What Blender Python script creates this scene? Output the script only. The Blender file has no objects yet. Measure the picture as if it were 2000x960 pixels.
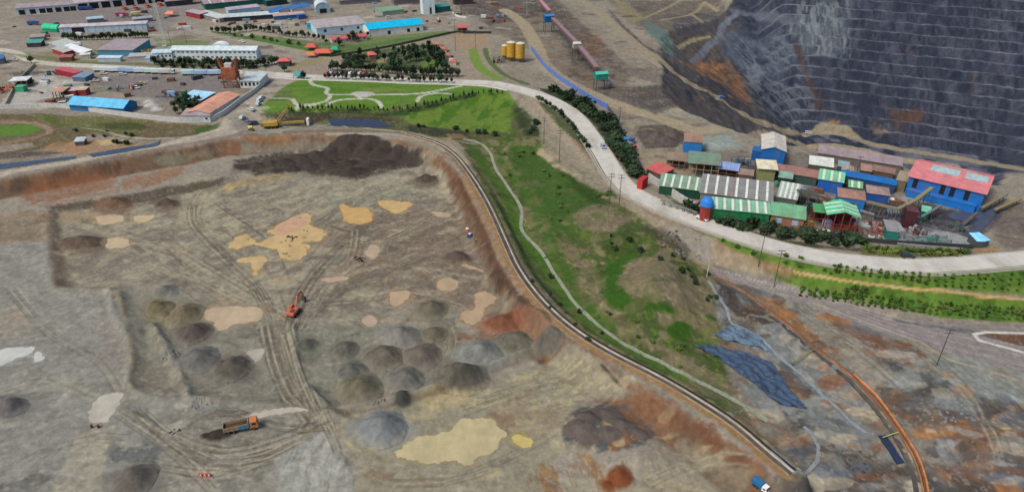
import bpy, math, random
import numpy as np
R = math.radians
C = bpy.data.collections.new('site'); bpy.context.scene.collection.children.link(C)
scene = bpy.context.scene

# ---------------------------------------------------------------- camera, light, exposure
CAM_H, PITCH, F, CX, CY = 126.0, R(30.2), 1333.0, 1000.0, 480.0
cam = bpy.data.cameras.new('camera'); cam.sensor_width = 36; cam.lens = 24.0
cam.clip_start = 1; cam.clip_end = 60000
camo = bpy.data.objects.new('camera', cam); C.objects.link(camo)
camo.location = (0, 0, CAM_H); camo.rotation_euler = (R(90) - PITCH, 0, 0)
scene.camera = camo
SUN_EL, SUN_AZ = R(54), R(-128)         # soft high sun behind thin cloud, from behind the left shoulder
w = bpy.data.worlds.new('World'); scene.world = w; w.use_nodes = True
nt = w.node_tree
sky = nt.nodes.new('ShaderNodeTexSky'); sky.sky_type = 'NISHITA'; sky.sun_disc = False
sky.sun_elevation = SUN_EL; sky.sun_rotation = SUN_AZ; sky.air_density = 1.0; sky.dust_density = 3.0; sky.ozone_density = 1.0
bg = nt.nodes['Background']; bg.inputs[1].default_value = 0.108
nt.links.new(sky.outputs[0], bg.inputs[0])
sun = bpy.data.lights.new('sun', 'SUN'); sun.energy = 1.8; sun.angle = R(16); sun.color = (1, .93, .82)
suno = bpy.data.objects.new('sun', sun); C.objects.link(suno)
# direction to the sun: azimuth measured from +Y towards +X
suno.rotation_euler = (R(90) - SUN_EL, 0, math.pi - SUN_AZ)
scene.view_settings.view_transform = 'Standard'; scene.view_settings.look = 'None'
scene.view_settings.gamma = 1; scene.view_settings.use_curve_mapping = False
scene.view_settings.exposure = 0.34

# ---------------------------------------------------------------- helpers: colour, noise, projection
def lin(c):
    return tuple(((v/255)/12.92 if v/255 <= .04045 else ((v/255+.055)/1.055)**2.4) for v in c)

def _hash(ix, iy, seed):
    h = (ix.astype(np.uint32)*np.uint32(374761393) + iy.astype(np.uint32)*np.uint32(668265263) + np.uint32((seed*974634777) & 0xffffffff))
    h = (h ^ (h >> np.uint32(13))) * np.uint32(1274126177)
    h = h ^ (h >> np.uint32(16))
    return (h & np.uint32(0xffff)).astype(np.float32)/32767.5 - 1.0

def vnoise(x, y, seed=0):
    xf = np.floor(x); yf = np.floor(y)
    xi = xf.astype(np.int64); yi = yf.astype(np.int64)
    u = (x-xf).astype(np.float32); v = (y-yf).astype(np.float32)
    u = u*u*(3-2*u); v = v*v*(3-2*v)
    a = _hash(xi, yi, seed); b = _hash(xi+1, yi, seed); c = _hash(xi, yi+1, seed); d = _hash(xi+1, yi+1, seed)
    return (a*(1-u)+b*u)*(1-v) + (c*(1-u)+d*u)*v

def fbm(x, y, scale, octv=4, seed=0, gain=.55):
    s = 0; a = 1; t = 0; k = 1.0/scale
    ca, sa = math.cos(.6), math.sin(.6)
    for i in range(octv):
        xx = (x*ca - y*sa)*k + 37.1*i + 500; yy = (x*sa + y*ca)*k - 11.7*i + 500
        s = s + a*vnoise(xx, yy, seed+i*17); t += a; a *= gain; k *= 2.03
    return s/t

def sstep(x): 
    x = np.clip(x, 0, 1); return x*x*(3-2*x)

ST, CT = math.sin(PITCH), math.cos(PITCH)
def proj(x, y, z=0.0):
    dz = z - CAM_H
    Z = y*CT - dz*ST
    return CX + F*x/Z, CY - F*(y*ST + dz*CT)/Z
def unproj(px, py, z=0.0):
    dx = (np.asarray(px, float)-CX)/F; dy = (CY-np.asarray(py, float))/F
    vy = CT + dy*ST; vz = -ST + dy*CT
    t = (z-CAM_H)/vz
    return dx*t, vy*t
def U(pts, z=0.0):
    a = np.array(pts, float); x, y = unproj(a[:, 0], a[:, 1], z)
    return np.stack([x, y], 1)

def sdf_poly(X, Y, P):
    d2 = np.full(X.shape, 1e18); ins = np.zeros(X.shape, bool)
    n = len(P)
    for i in range(n):
        ax, ay = P[i]; bx, by = P[(i+1) % n]
        ex, ey = bx-ax, by-ay; L = ex*ex+ey*ey + 1e-12
        wx, wy = X-ax, Y-ay
        t = np.clip((wx*ex+wy*ey)/L, 0, 1)
        d2 = np.minimum(d2, (wx-t*ex)**2 + (wy-t*ey)**2)
        c = ((ay <= Y) & (by > Y)) | ((by <= Y) & (ay > Y))
        with np.errstate(divide='ignore', invalid='ignore'):
            xi = ax + (Y-ay)/(by-ay if by != ay else 1e-9)*ex
        ins ^= c & (X < xi)
    d = np.sqrt(d2)
    return np.where(ins, -d, d)
def dist_line(X, Y, P, side=False):
    d2 = np.full(X.shape, 1e18); sg = np.ones(X.shape)
    for i in range(len(P)-1):
        ax, ay = P[i]; bx, by = P[i+1]
        ex, ey = bx-ax, by-ay; L = ex*ex+ey*ey + 1e-12
        wx, wy = X-ax, Y-ay
        t = np.clip((wx*ex+wy*ey)/L, 0, 1)
        q = (wx-t*ex)**2 + (wy-t*ey)**2
        m = q < d2
        if side: sg = np.where(m, np.sign(ex*wy-ey*wx), sg)
        d2 = np.minimum(d2, q)
    return (np.sqrt(d2), sg) if side else np.sqrt(d2)
def smooth_line(P, step=3.0, closed=False):
    """Catmull-Rom through world points, resampled about every `step` metres"""
    P = [np.array(p, float) for p in P]; out = []
    n = len(P); rng = range(n if closed else n-1)
    for i in rng:
        if closed: p0, p1, p2, p3 = P[i-1], P[i], P[(i+1) % n], P[(i+2) % n]
        else: p0, p1, p2, p3 = P[max(i-1, 0)], P[i], P[i+1], P[min(i+2, n-1)]
        k = max(1, int(np.linalg.norm((p2-p1)[:2])/step))
        for j in range(k):
            t = j/k
            out.append(.5*((2*p1)+(-p0+p2)*t+(2*p0-5*p1+4*p2-p3)*t*t+(-p0+3*p1-3*p2+p3)*t**3))
    if not closed: out.append(P[-1])
    return np.array(out)

# ---------------------------------------------------------------- the ground grid (finer near the viewpoint, coarse to the horizon)
def axis(parts):
    a = []
    for lo, hi, st in parts: a += list(np.arange(lo, hi, st))
    return np.array(a + [parts[-1][1]])
gx = axis([(-9000, -1500, 500), (-1500, -300, 60), (-300, -20, 14), (-20, 2020, 2.0), (2020, 2320, 14), (2320, 3500, 60), (3500, 11000, 500)])
gy = axis([(-292, -260, 4), (-260, -100, 10), (-100, -6, 4), (-6, 30, 1.2), (30, 142, .5), (142, 300, 1.5), (300, 972, 2.0), (972, 1080, 12), (1080, 2000, 90)])
GPX, GPY = np.meshgrid(gx, gy)
X, Y = unproj(GPX, GPY, 0.0)
H = np.zeros_like(X)

def window(P, margin):
    """slice of the grid that covers the world points P plus a margin in metres"""
    P = np.asarray(P); pts = []
    for sx in (-1, 1):
        for sy in (-1, 1):
            q = P + np.array([sx, sy])*margin; q[:, 1] = np.maximum(q[:, 1], -10)
            pts.append(q)
    q = np.concatenate(pts); a, b = proj(q[:, 0], q[:, 1])
    x0, x1 = np.searchsorted(gx, a.min())-1, np.searchsorted(gx, a.max())+1
    y0, y1 = np.searchsorted(gy, b.min())-1, np.searchsorted(gy, b.max())+1
    return slice(max(0, y0), max(1, y1)), slice(max(0, x0), max(1, x1))

def level_poly(pts, z, blend, nz=0.0, world=False, ref=None, seed=5):
    P = np.array(pts, float) if world else U(pts, z if ref is None else ref)
    s = window(P, blend+5); x, y = X[s], Y[s]
    d = sdf_poly(x, y, P)
    if nz: d = d + nz*fbm(x, y, 9, 3, seed)
    m = 1-sstep(d/blend)
    H[s] = H[s]*(1-m) + z*m
def level_line(pts, z, half, blend, zp=None, smooth=True):
    P = U(pts, z if zp is None else zp)
    if smooth: P = smooth_line(P, 6)
    s = window(P, half+blend+5); d = dist_line(X[s], Y[s], P)
    m = 1-sstep((d-half)/blend); H[s] = H[s]*(1-m) + z*m
def bump(px, py, z0, r, h, ry=None, rot=0, p=2):
    x0, y0 = unproj(px, py, z0); ry = ry or r
    s = window(np.array([[x0, y0]]), max(r, ry)*2.6); x, y = X[s]-x0, Y[s]-y0
    c, n = math.cos(rot), math.sin(rot); u, v = (x*c+y*n)/r, (-x*n+y*c)/ry
    H[s] += h*np.exp(-(u*u+v*v))
def ridge(pts, z0, half, h, nz=.25, seed=3):
    P = smooth_line(U(pts, z0), 3); s = window(P, half*3)
    x, y = X[s], Y[s]; d = dist_line(x, y, P)
    H[s] += h*np.exp(-(d/half)**2)*(1+nz*fbm(x, y, 5, 3, seed))

def sampleH(x, y):
    x = np.asarray(x, float); y = np.asarray(y, float)
    a, b = proj(x, y)
    i = np.clip(np.interp(b, gy, np.arange(len(gy))), 0, len(gy)-1.001); j = np.clip(np.interp(a, gx, np.arange(len(gx))), 0, len(gx)-1.001)
    i0 = i.astype(int); j0 = j.astype(int); u = i-i0; v = j-j0
    return (H[i0, j0]*(1-u)*(1-v)+H[i0+1, j0]*u*(1-v)+H[i0, j0+1]*(1-u)*v+H[i0+1, j0+1]*u*v)
_zs = np.concatenate([np.linspace(75, 4, 90), np.linspace(3.9, -14, 160), np.linspace(-14.5, -75, 160)])
def ground(px, py):
    """where the sight line through this place of the photograph meets the terrain: x, y, z"""
    xs, ys = unproj(px, py, 0.0)   # direction only
    t = (CAM_H-_zs)/CAM_H; rx, ry = xs*t, ys*t
    g = sampleH(rx, ry); below = np.nonzero(_zs <= g)[0]
    k = below[0] if len(below) else len(_zs)-1
    if k == 0: return float(rx[0]), float(ry[0]), float(g[0])
    a = _zs[k-1]-g[k-1]; b = _zs[k]-g[k]; f = a/(a-b+1e-9)
    x = rx[k-1]+(rx[k]-rx[k-1])*f; y = ry[k-1]+(ry[k]-ry[k-1])*f
    return float(x), float(y), float(sampleH(x, y))
def G(pts): return np.array([ground(*p)[:2] for p in pts])
# ---------------------------------------------------------------- relief
# the open pit: a narrow floor with benched walls all round, high ground behind it
H += 62*sstep((Y-430)/110)*sstep((X-170)/90)
H[Y > 2500] *= .2
H += np.where(Y > 900, 10*fbm(X, Y, 700, 3, 91), 0)
PIT = np.array([(205, 405), (222, 500), (351, 440), (470, 372), (640, 280), (600, 190), (300, 345)], float)
s = window(PIT, 300); x, y = X[s], Y[s]
dp = np.maximum(sdf_poly(x, y, PIT), 0) + 2.2*fbm(x, y, 45, 3, 11) + .7*fbm(x, y, 9, 2, 12)
run, bh = 8.9, 6.1
k = np.floor(dp/run); fr = dp/run-k
fr0 = fr + .16*fbm(x, y, 11, 3, 15)
prof = -62 + bh*(k + sstep((fr0-.02)/.68))
leftw = sstep((232-x)/24)        # west wall is a smoother slope of loose rock
sm = -62 + .52*dp + 2.0*fbm(x, y, 20, 4, 13) + 2.2*np.abs(fbm(x, y, 11, 3, 14))
prof = prof*(1-.88*leftw) + sm*.88*leftw
PITM = np.zeros_like(H); PITM[s] = np.where(prof < H[s]-.2, 1, 0)*sstep((H[s]-prof)/3)
BENCH = np.zeros_like(H); BENCH[s] = np.where(prof < H[s], sstep((fr0-.62)/.1)*(1-sstep((fr0-.95)/.07)), 0)*(1-.8*leftw)
H[s] = np.minimum(H[s], prof)
# valley of the ditch right of the embankment
DITCH = [(905, 272), (940, 282), (958, 300), (968, 330), (990, 362), (1018, 408), (1020, 450), (1062, 500), (1090, 545), (1128, 597), (1175, 640), (1235, 680), (1300, 712), (1380, 752), (1450, 790)]
P = smooth_line(U(DITCH, -6), 6)
s = window(P, 90); d, sg = dist_line(X[s], Y[s], P, True)
wv = np.where(sg > 0, 11, 40.0)
wv = np.where(sg > 0, 40.0, 40.0)
east = sdf_poly(X[s], Y[s], U(DITCH + [(2400, 790), (2400, 200), (905, 200)], -6)) < 0
wv = np.where(east, 42.0, 11.0)
H[s] -= 6*np.exp(-(d/wv)**2)*(1-sstep((U([(905, 262)], -3)[0][1]-Y[s])/-12))
bump(1160, 425, -3, 17, 4.5, 11, .3); bump(1285, 575, -4, 22, 6, 13, .5); bump(1380, 620, -5, 12, 3, 12); bump(1050, 300, -4, 10, -1.5, 14)
bump(1120, 345, -3, 10, 2.0); bump(1210, 470, -4, 8, 2.5); bump(1080, 470, -5, 9, 1.8, 14)
# pond and slope below the park
level_poly([(500, 240), (560, 236), (640, 230), (740, 228), (790, 240), (880, 255), (960, 262), (990, 255), (975, 268), (900, 268), (780, 256), (700, 250), (600, 248), (500, 256)], -4.5, 14, 1.5)
level_poly([(860, 240), (1000, 215), (1030, 240), (1010, 270), (900, 262)], -4.5, 26, 2)
# low ground in the lower right, below the planted slope
level_poly([(1400, 535), (1480, 548), (1560, 575), (1700, 618), (1800, 632), (2000, 632), (2600, 640), (2600, 1500), (1680, 1500), (1600, 930), (1530, 830), (1450, 720), (1420, 620)], -7, 26, 3)
bump(1700, 700, -7, 25, 2.5, 12, -.4); bump(1830, 800, -7, 15, 2); bump(1950, 880, -7, 20, 3); bump(1600, 900, -7, 12, 1.6); bump(1930, 700, -7, 22, 1.2)
# the slope terrace with grass planted between concrete road and service road
# left: shallow marsh and lined pond
level_poly([(-200, 300), (60, 290), (170, 275), (290, 272), (300, 285), (160, 300), (0, 325), (-200, 340)], -1.5, 9, 1)
level_poly([(-200, 250), (60, 240), (90, 255), (60, 262), (-200, 285)], -1.2, 6)
level_poly([(120, 235), (330, 250), (420, 248), (400, 262), (300, 262), (140, 245)], -1.8, 10)
# the quarry
RIM = [(-300, 408), (0, 346), (120, 326), (240, 303), (350, 285), (440, 268), (500, 264), (600, 262), (700, 262), (800, 272), (858, 294), (892, 325), (922, 370), (945, 415), (968, 470), (992, 525), (1030, 585), (1080, 632), (1130, 668), (1190, 705), (1270, 748), (1350, 798), (1420, 845), (1490, 900), (1530, 940), (1560, 1010), (1600, 1400), (-800, 1400), (-900, 500)]
RQ = U(RIM, 0)
inset = U(RIM, 0)
s = window(np.clip(RQ, -400, 400), 20); x, y = X[s], Y[s]
dq = sdf_poly(x, y, RQ) + 1.2*fbm(x, y, 14, 3, 21)
QD = np.full(H.shape, 50.0); QD[s] = dq
m = sstep(-dq/9.5); H[s] = H[s]*(1-m) + -6*m
INNER = [(88, 404), (150, 394), (235, 380), (330, 362), (440, 345), (455, 312), (520, 300), (620, 290), (740, 290), (820, 305), (870, 345), (915, 410), (935, 470), (960, 540), (1010, 605), (1080, 655), (1112, 664), (1030, 695), (940, 735), (850, 765), (740, 795), (640, 815), (600, 770), (560, 800), (430, 786), (330, 784), (252, 768), (246, 700), (250, 640), (225, 572), (105, 566), (92, 500)]
IQ = U(INNER, -6.5)
s = window(IQ, 20); x, y = X[s], Y[s]
di = sdf_poly(x, y, IQ) + .8*fbm(x, y, 8, 3, 22)
ID = np.full(H.shape, 50.0); ID[s] = di
m = sstep(-di/6.5); H[s] = H[s]*(1-m) + -7.4*m
# banks and berms
ridge([(100, 420), (98, 500), (112, 565), (160, 568), (212, 566)], -6, 2.2, .5)
ridge([(235, 575), (248, 640), (262, 700), (252, 750), (275, 775), (340, 785), (430, 786)], -6.5, 1.5, .7)
ridge([(215, 570), (228, 620), (246, 655)], -6.5, 1.3, .8)
ridge([(640, 815), (720, 800), (840, 768), (940, 732), (1040, 690), (1115, 662)], -7, 1.7, 2.2)
ridge([(855, 750), (900, 740), (960, 720)], -7.5, 1.2, .9)
ridge([(575, 640), (580, 700), (600, 760), (640, 800)], -8.5, 1.0, .9)
ridge([(300, 640), (330, 690), (355, 740), (372, 782)], -8, 1.6, 1.2, .9)
ridge([(372, 782), (420, 790), (480, 770), (530, 750)], -8, 1.2, .8, .9)
ridge([(95, 402), (160, 396), (230, 384)], -6, 1.4, -.3)
ridge([(560, 830), (590, 810), (600, 780), (575, 720)], -8.5, 1.2, -.5)
bump(20, 790, -6, 5, 1.3, 3)
bump(1190, 850, -6, 14, 2.3, 8, -.5); bump(1240, 905, -6, 8, 1.8, 4); bump(1090, 930, -6, 10, -1); bump(1130, 840, -6, 4, 1.2)
for q in [(270, 650), (300, 660), (325, 672), (375, 800), (385, 808), (430, 802), (228, 580), (240, 590)]: bump(q[0], q[1], -7, 1.6, .8)
# flat embankment crest, roads and paths
EMB = [(560, 258), (700, 255), (790, 262), (850, 280), (885, 303), (912, 335), (940, 378), (962, 420), (985, 472), (1010, 525), (1048, 578), (1095, 625), (1145, 662), (1205, 697), (1285, 738), (1365, 785), (1435, 832), (1500, 888), (1545, 925)]
level_line(EMB, 0, 2.6, 5)
MAIN = [(500, 142), (600, 150), (700, 153), (800, 157), (900, 160), (960, 163), (1005, 172), (1050, 185), (1090, 203), (1125, 228), (1152, 262), (1178, 302), (1205, 345), (1240, 378), (1290, 403), (1350, 427), (1430, 455), (1520, 483), (1620, 504), (1720, 515), (1800, 519), (1880, 515), (1960, 508), (2060, 500), (2300, 480)]
level_line(MAIN, 0, 7, 10)
# surface roughness
inq = sstep(-QD/6)
H += (1-PITM)*.22*fbm(X, Y, 14, 4, 31)*np.where(Y < 800, 1, 0)
H += inq*(.20*fbm(X, Y, 2.6, 4, 32, .65))
rough = 1-sstep((sdf_poly(X, Y, U([(1400, 560), (1560, 600), (1700, 660), (2100, 800), (2300, 1300), (1500, 1300), (1440, 700)], -7)))/10)
H += rough*(.9*fbm(X, Y, 9, 4, 33)+.25*fbm(X, Y, 2.0, 3, 34))
veg = 1-sstep(sdf_poly(X, Y, U([(880, 280), (1010, 200), (1250, 400), (1400, 520), (1400, 740), (1100, 600)], -3))/8)
H += veg*(.5*fbm(X, Y, 6, 4, 35)+.2*fbm(X, Y, 1.6, 2, 36))
pr = PITM*(.9*fbm(X, Y, 7, 3, 37)); H += pr
for L, z, hw in ((MAIN, 0, 5.2), (EMB, 0, 2.2)):
    level_line(L, z, hw, 3)
# level beds for the puddles are added where the puddles are built
# ---------------------------------------------------------------- soil, grass and rock colours of the ground
N1 = fbm(X, Y, 30, 5, 51); N2 = fbm(X, Y, 6, 4, 52); N3 = fbm(X, Y, 1.6, 3, 53)
WX = X + 6*fbm(X, Y, 12, 3, 54); WY = Y + 6*fbm(X, Y, 12, 3, 55)
N4 = fbm(WX, WY*1.0, 5, 4, 56)
COL = np.zeros(X.shape+(3,))
COL[:] = lin((132, 124, 112))
def tint(m, c):
    for i in range(3): COL[..., i] = COL[..., i]*(1-m) + c[i]*m
def tints(s, m, c):
    for i in range(3): COL[s][..., i] = COL[s][..., i]*(1-m) + c[i]*m
def zdepth(P):
    return float(np.mean(P[:, 1])*CT + CAM_H*ST)
def paint(c, pts, soft=4, nz=3, a=1.0, mott=.35, world=None):
    """a patch of soil of one colour; soft edge and ragged outline, both a few decimetres to metres"""
    P = world if world is not None else G(pts)
    k = zdepth(P)/F; so = soft*k; na = nz*k*1.6
    s = window(P, so*3+na+2); x, y = X[s], Y[s]
    d = sdf_poly(x, y, P) + na*(N2[s]+.6*N3[s])*1.3
    m = (1-sstep(d/so*.5+.5))*a*(1-mott*np.clip(.1-1.5*N4[s], 0, 1))
    tints(s, np.clip(m, 0, 1), lin(c))
def stroke(c, pts, wm, soft=.5, a=1.0, nz=.5, smooth=True, patchy=0.0):
    P = G(pts); P = smooth_line(P, 4) if smooth else P
    s = window(P, wm+soft*3+2); x, y = X[s], Y[s]
    d = dist_line(x, y, P) + nz*N3[s]
    m = (1-sstep((d-wm/2)/soft+.5))*a
    if patchy: m = m*np.clip(1-patchy+patchy*1.6*(N2[s]+.4), 0, 1)
    tints(s, np.clip(m, 0, 1), lin(c))
def streaks(c, pts, ang, L, wd, a, seed, thr=.1, soft=10):
    """stripes of drier or wetter soil running one way inside an area"""
    P = G(pts); k = zdepth(P)/F; s = window(P, soft*k*2); x, y = X[s], Y[s]
    ca, sa = math.cos(ang), math.sin(ang); u = (x*ca+y*sa); v = (-x*sa+y*ca) + 1.5*N2[s]
    n = fbm(u/L, v/wd, 1.0, 4, seed)
    d = sdf_poly(x, y, P)
    m = (1-sstep(d/(soft*k)+.5))*sstep((n-thr)/.14)*a
    tints(s, np.clip(m, 0, 1), lin(c))
def cmix(c, n, a): tint(np.clip(n, 0, 1)*a, lin(c))
# general variation
NF = fbm(X, Y, 1.5, 3, 57, .7)
cmix((150, 142, 128), N1*1.4, .6); cmix((104, 96, 86), -N1*1.4, .6); cmix((96, 88, 80), -N4*1.2, .4); cmix((160, 152, 136), N4*1.2, .3)
# ---- town: yards
paint((146, 138, 128), [(-300, 60), (400, 40), (900, 20), (960, 100), (900, 160), (500, 160), (-300, 120)], 10, 4, .5)
paint((128, 120, 118), [(40, 18), (300, 0), (400, 0), (330, 60), (100, 70)], 4, 2, .8)
paint((120, 112, 110), [(170, 150), (330, 145), (450, 140), (470, 170), (350, 205), (220, 180)], 4, 2, .9)
paint((168, 164, 158), [(40, 150), (110, 140), (180, 160), (120, 190), (30, 212), (0, 205)], 4, 2, .9)
paint((140, 128, 112), [(560, 130), (640, 112), (760, 88), (890, 62), (960, 66), (960, 160), (560, 160)], 3, 1, .8)
paint((150, 140, 124), [(420, 30), (620, 45), (610, 80), (500, 72), (400, 60)], 4, 2, .6)
paint((86, 112, 54), [(415, 62), (500, 68), (620, 82), (880, 60), (880, 68), (750, 92), (640, 112), (600, 108), (500, 84), (420, 70)], 3, 2, .85)
paint((66, 100, 42), [(440, 66), (540, 78), (620, 90), (620, 102), (500, 80)], 3, 2, .7)
paint((58, 76, 44), [(665, 120), (700, 105), (760, 95), (845, 86), (880, 135), (870, 140), (670, 134)], 2, 2, .95)
paint((92, 118, 52), [(820, 118), (860, 116), (868, 132), (825, 132)], 2, 1, .9)
paint((150, 140, 104), [(735, 115), (758, 110), (756, 122), (738, 124)], 2, 1, .7)
paint((94, 114, 60), [(300, 75), (410, 80), (405, 92), (310, 92)], 2, 1, .7)
paint((112, 104, 70), [(0, 100), (190, 118), (420, 120), (540, 112), (540, 122), (300, 130), (120, 122), (60, 108)], 3, 2, .7)
stroke((186, 180, 166), [(-60, 92), (20, 100), (60, 118), (110, 126), (180, 130), (330, 136), (500, 142)], 7, 1, .85)
stroke((150, 142, 128), [(300, 40), (360, 55), (430, 72), (520, 88), (600, 105), (640, 112)], 9, 2, .8)
stroke((165, 158, 142), [(60, 75), (150, 74), (260, 70), (330, 68)], 6, 2, .6)
paint((150, 124, 94), [(880, 70), (930, 66), (960, 70), (940, 95), (900, 98)], 5, 3, .6)
stroke((104, 132, 56), [(924, 98), (930, 120), (945, 138), (975, 155)], 7, 1.5, .95)
stroke((150, 142, 124), [(950, 98), (955, 120), (975, 140), (1010, 160)], 5, 1.5, .7)
stroke((74, 92, 48), [(948, 96), (955, 118), (985, 146), (1030, 165)], 4, 1.5, .9)
# side road down to the quarry and its wall
stroke((156, 147, 134), [(560, 150), (545, 165), (520, 185), (490, 215), (470, 235), (440, 255), (380, 275)], 15, 2, .95)
stroke((150, 140, 128), [(500, 222), (488, 244), (560, 256)], 10, 3, .6)
# upper middle, between the silos and the pit
paint((104, 94, 84), [(960, 0), (1080, 0), (1200, 100), (1240, 190), (1130, 180), (1060, 110), (960, 60)], 8, 6, .85, .9)
paint((78, 70, 66), [(880, 0), (1050, 0), (1060, 30), (960, 50), (900, 20)], 6, 6, .9, .6)
paint((74, 66, 62), [(1110, 90), (1160, 120), (1200, 150), (1180, 165), (1110, 150)], 5, 6, .7, 1)
paint((128, 92, 66), [(1130, 65), (1175, 70), (1190, 110), (1150, 110)], 5, 5, .7, 1)
paint((84, 78, 72), [(1150, 180), (1260, 170), (1400, 215), (1500, 245), (1470, 262), (1250, 225)], 5, 5, .9, .8)
paint((150, 140, 120), [(1180, 170), (1215, 185), (1250, 205), (1200, 200)], 4, 5, .8, .8)
stroke((146, 134, 114), [(985, 20), (1020, 45), (1045, 85), (1062, 125), (1105, 160), (1180, 195), (1280, 228), (1400, 250), (1500, 265), (1620, 285), (1750, 312), (1860, 325)], 11, 2, .95)
stroke((132, 124, 112), [(1060, -20), (1140, 5), (1200, 50), (1260, 100), (1320, 145), (1400, 190), (1480, 238), (1600, 258), (1720, 285), (1850, 305), (2080, 345)], 10, 2, .95)
stroke((146, 136, 112), [(1210, 62), (1290, 128), (1350, 170), (1430, 212)], 6, 2, .8)
stroke((72, 64, 60), [(1480, 246), (1600, 272), (1750, 300), (1900, 328), (2080, 358)], 4, 2, .9, 1)
stroke((160, 150, 130), [(1120, -5), (1180, 30), (1240, 78)], 2, 1, .5)
paint((84, 76, 70), [(1250, 245), (1330, 245), (1345, 262), (1320, 288), (1260, 290), (1245, 268)], 4, 3, .95, .4)
paint((132, 150, 146), [(1370, 268), (1430, 262), (1440, 285), (1400, 295), (1370, 290)], 4, 3, .7)
paint((142, 124, 102), [(1225, 300), (1300, 290), (1340, 300), (1340, 340), (1280, 335), (1240, 330)], 5, 4, .7)
paint((104, 98, 94), [(1380, 300), (1600, 300), (1760, 340), (1740, 420), (1600, 460), (1480, 400), (1400, 350)], 5, 4, .7)
paint((66, 66, 74), [(1660, 400), (1760, 385), (1900, 420), (1960, 395), (1990, 400), (1900, 478), (1800, 450), (1720, 440)], 4, 3, .95)
paint((132, 134, 138), [(1640, 430), (1720, 425), (1800, 440), (1900, 468), (1890, 482), (1740, 470), (1650, 460)], 3, 2, .9)
paint((104, 96, 88), [(1960, 400), (2060, 380), (2060, 480), (1960, 485), (1940, 460)], 5, 3, .9)
# ---- grass park
paint((82, 116, 40), [(505, 215), (560, 165), (600, 152), (900, 163), (990, 178), (1010, 205), (1000, 225), (880, 205), (760, 215), (620, 218), (520, 222)], 3, 1.5, 1, .1)
cm = [(505, 215), (560, 165), (600, 152), (900, 163), (990, 178), (1010, 205), (1000, 225), (880, 205), (760, 215), (620, 218), (520, 222)]
streaks((104, 124, 54), cm, .1, 26, 6, .4, 61, -.05)
streaks((70, 104, 30), cm, .1, 20, 5, .6, 62, .05)
paint((122, 124, 72), [(700, 172), (760, 170), (800, 178), (720, 182)], 4, 3, .5)
P_ = [[(604, 153), (612, 166), (640, 172), (640, 184), (700, 185), (800, 184), (850, 178), (900, 168)], [(645, 186), (636, 198), (584, 206), (572, 194), (560, 192), (530, 192)], [(584, 206), (580, 212)], [(640, 205), (665, 195), (720, 193), (740, 200), (745, 208)], [(700, 186), (704, 194)], [(815, 198), (822, 188), (850, 182), (880, 184)]]
for q in P_: stroke((178, 176, 164), q, 2.4, .8, .95, .1)
paint((176, 170, 168), [(685, 182), (700, 179), (725, 180), (734, 184), (715, 190), (695, 189)], 1.5, .3, 1, 0)
# slopes below the park
SLP = [(500, 222), (620, 216), (700, 212), (760, 214), (880, 200), (1010, 200), (1035, 235), (1060, 262), (1000, 285), (900, 275), (800, 258), (650, 245), (600, 240)]
paint((78, 80, 50), SLP, 4, 3, 1, .2)
paint((96, 120, 46), [(780, 215), (880, 195), (960, 180), (1000, 200), (1000, 262), (900, 255), (800, 242)], 5, 4, .95, .3)
streaks((60, 96, 30), [(780, 225), (880, 200), (960, 180), (1010, 205), (1010, 270), (900, 258)], 1.2, 14, 4, .8, 63, 0)
paint((42, 60, 32), [(560, 215), (700, 214), (790, 216), (860, 196), (930, 180), (935, 186), (860, 206), (800, 224), (700, 222), (570, 222)], 3, 3, .95, .4)
paint((60, 54, 42), [(540, 225), (640, 222), (760, 228), (770, 238), (640, 232), (600, 248), (540, 245)], 4, 3, .85, .5)
paint((52, 54, 40), [(800, 243), (900, 255), (930, 270), (880, 270), (790, 255)], 4, 4, .9, .5)
paint((46, 58, 34), [(1000, 190), (1030, 215), (1060, 250), (1070, 290), (1030, 290), (1010, 240)], 5, 4, .85, .7)
paint((132, 104, 74), [(870, 262), (905, 262), (915, 272), (880, 270)], 3, 2, .8)
# ---- valley greenery
VAL = [(895, 278), (1000, 262), (1060, 268), (1110, 320), (1180, 360), (1250, 420), (1330, 480), (1400, 520), (1410, 600), (1440, 640), (1430, 720), (1470, 830), (1400, 800), (1260, 735), (1150, 668), (1075, 600), (1010, 510), (975, 425), (935, 350)]
paint((84, 84, 56), VAL, 6, 4, 1, .2)
s = window(G(VAL), 5); d = sdf_poly(X[s], Y[s], G(VAL)); mv = (1-sstep(d/4+.5))
tints(s, np.clip(mv*sstep((N4[s]+.02)/.12), 0, 1)*.6, lin((122, 110, 86)))
tints(s, np.clip(mv*sstep((-N4[s]-.02)/.12), 0, 1)*.7, lin((54, 76, 30)))
tints(s, np.clip(mv*sstep((N3[s]-.12)/.12), 0, 1)*.5, lin((96, 112, 40)))
paint((56, 84, 32), [(1000, 275), (1060, 300), (1120, 345), (1190, 372), (1160, 400), (1120, 425), (1130, 460), (1090, 450), (1050, 400), (1020, 350), (990, 300)], 9, 7, .95, .5)
paint((44, 62, 26), [(1080, 310), (1140, 340), (1220, 380), (1180, 400), (1120, 370)], 8, 6, .8, .5)
paint((46, 82, 20), [(1165, 560), (1180, 515), (1230, 490), (1255, 500), (1225, 530), (1210, 560), (1230, 585), (1290, 590), (1325, 600), (1310, 612), (1240, 615), (1190, 600)], 7, 5, .97, .25)
paint((44, 78, 20), [(1300, 640), (1320, 627), (1345, 630), (1358, 648), (1340, 662), (1310, 662)], 6, 4, .97, .2)
paint((44, 66, 24), [(1170, 450), (1240, 470), (1270, 490), (1220, 500), (1180, 500)], 6, 6, .8, .5)
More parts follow.
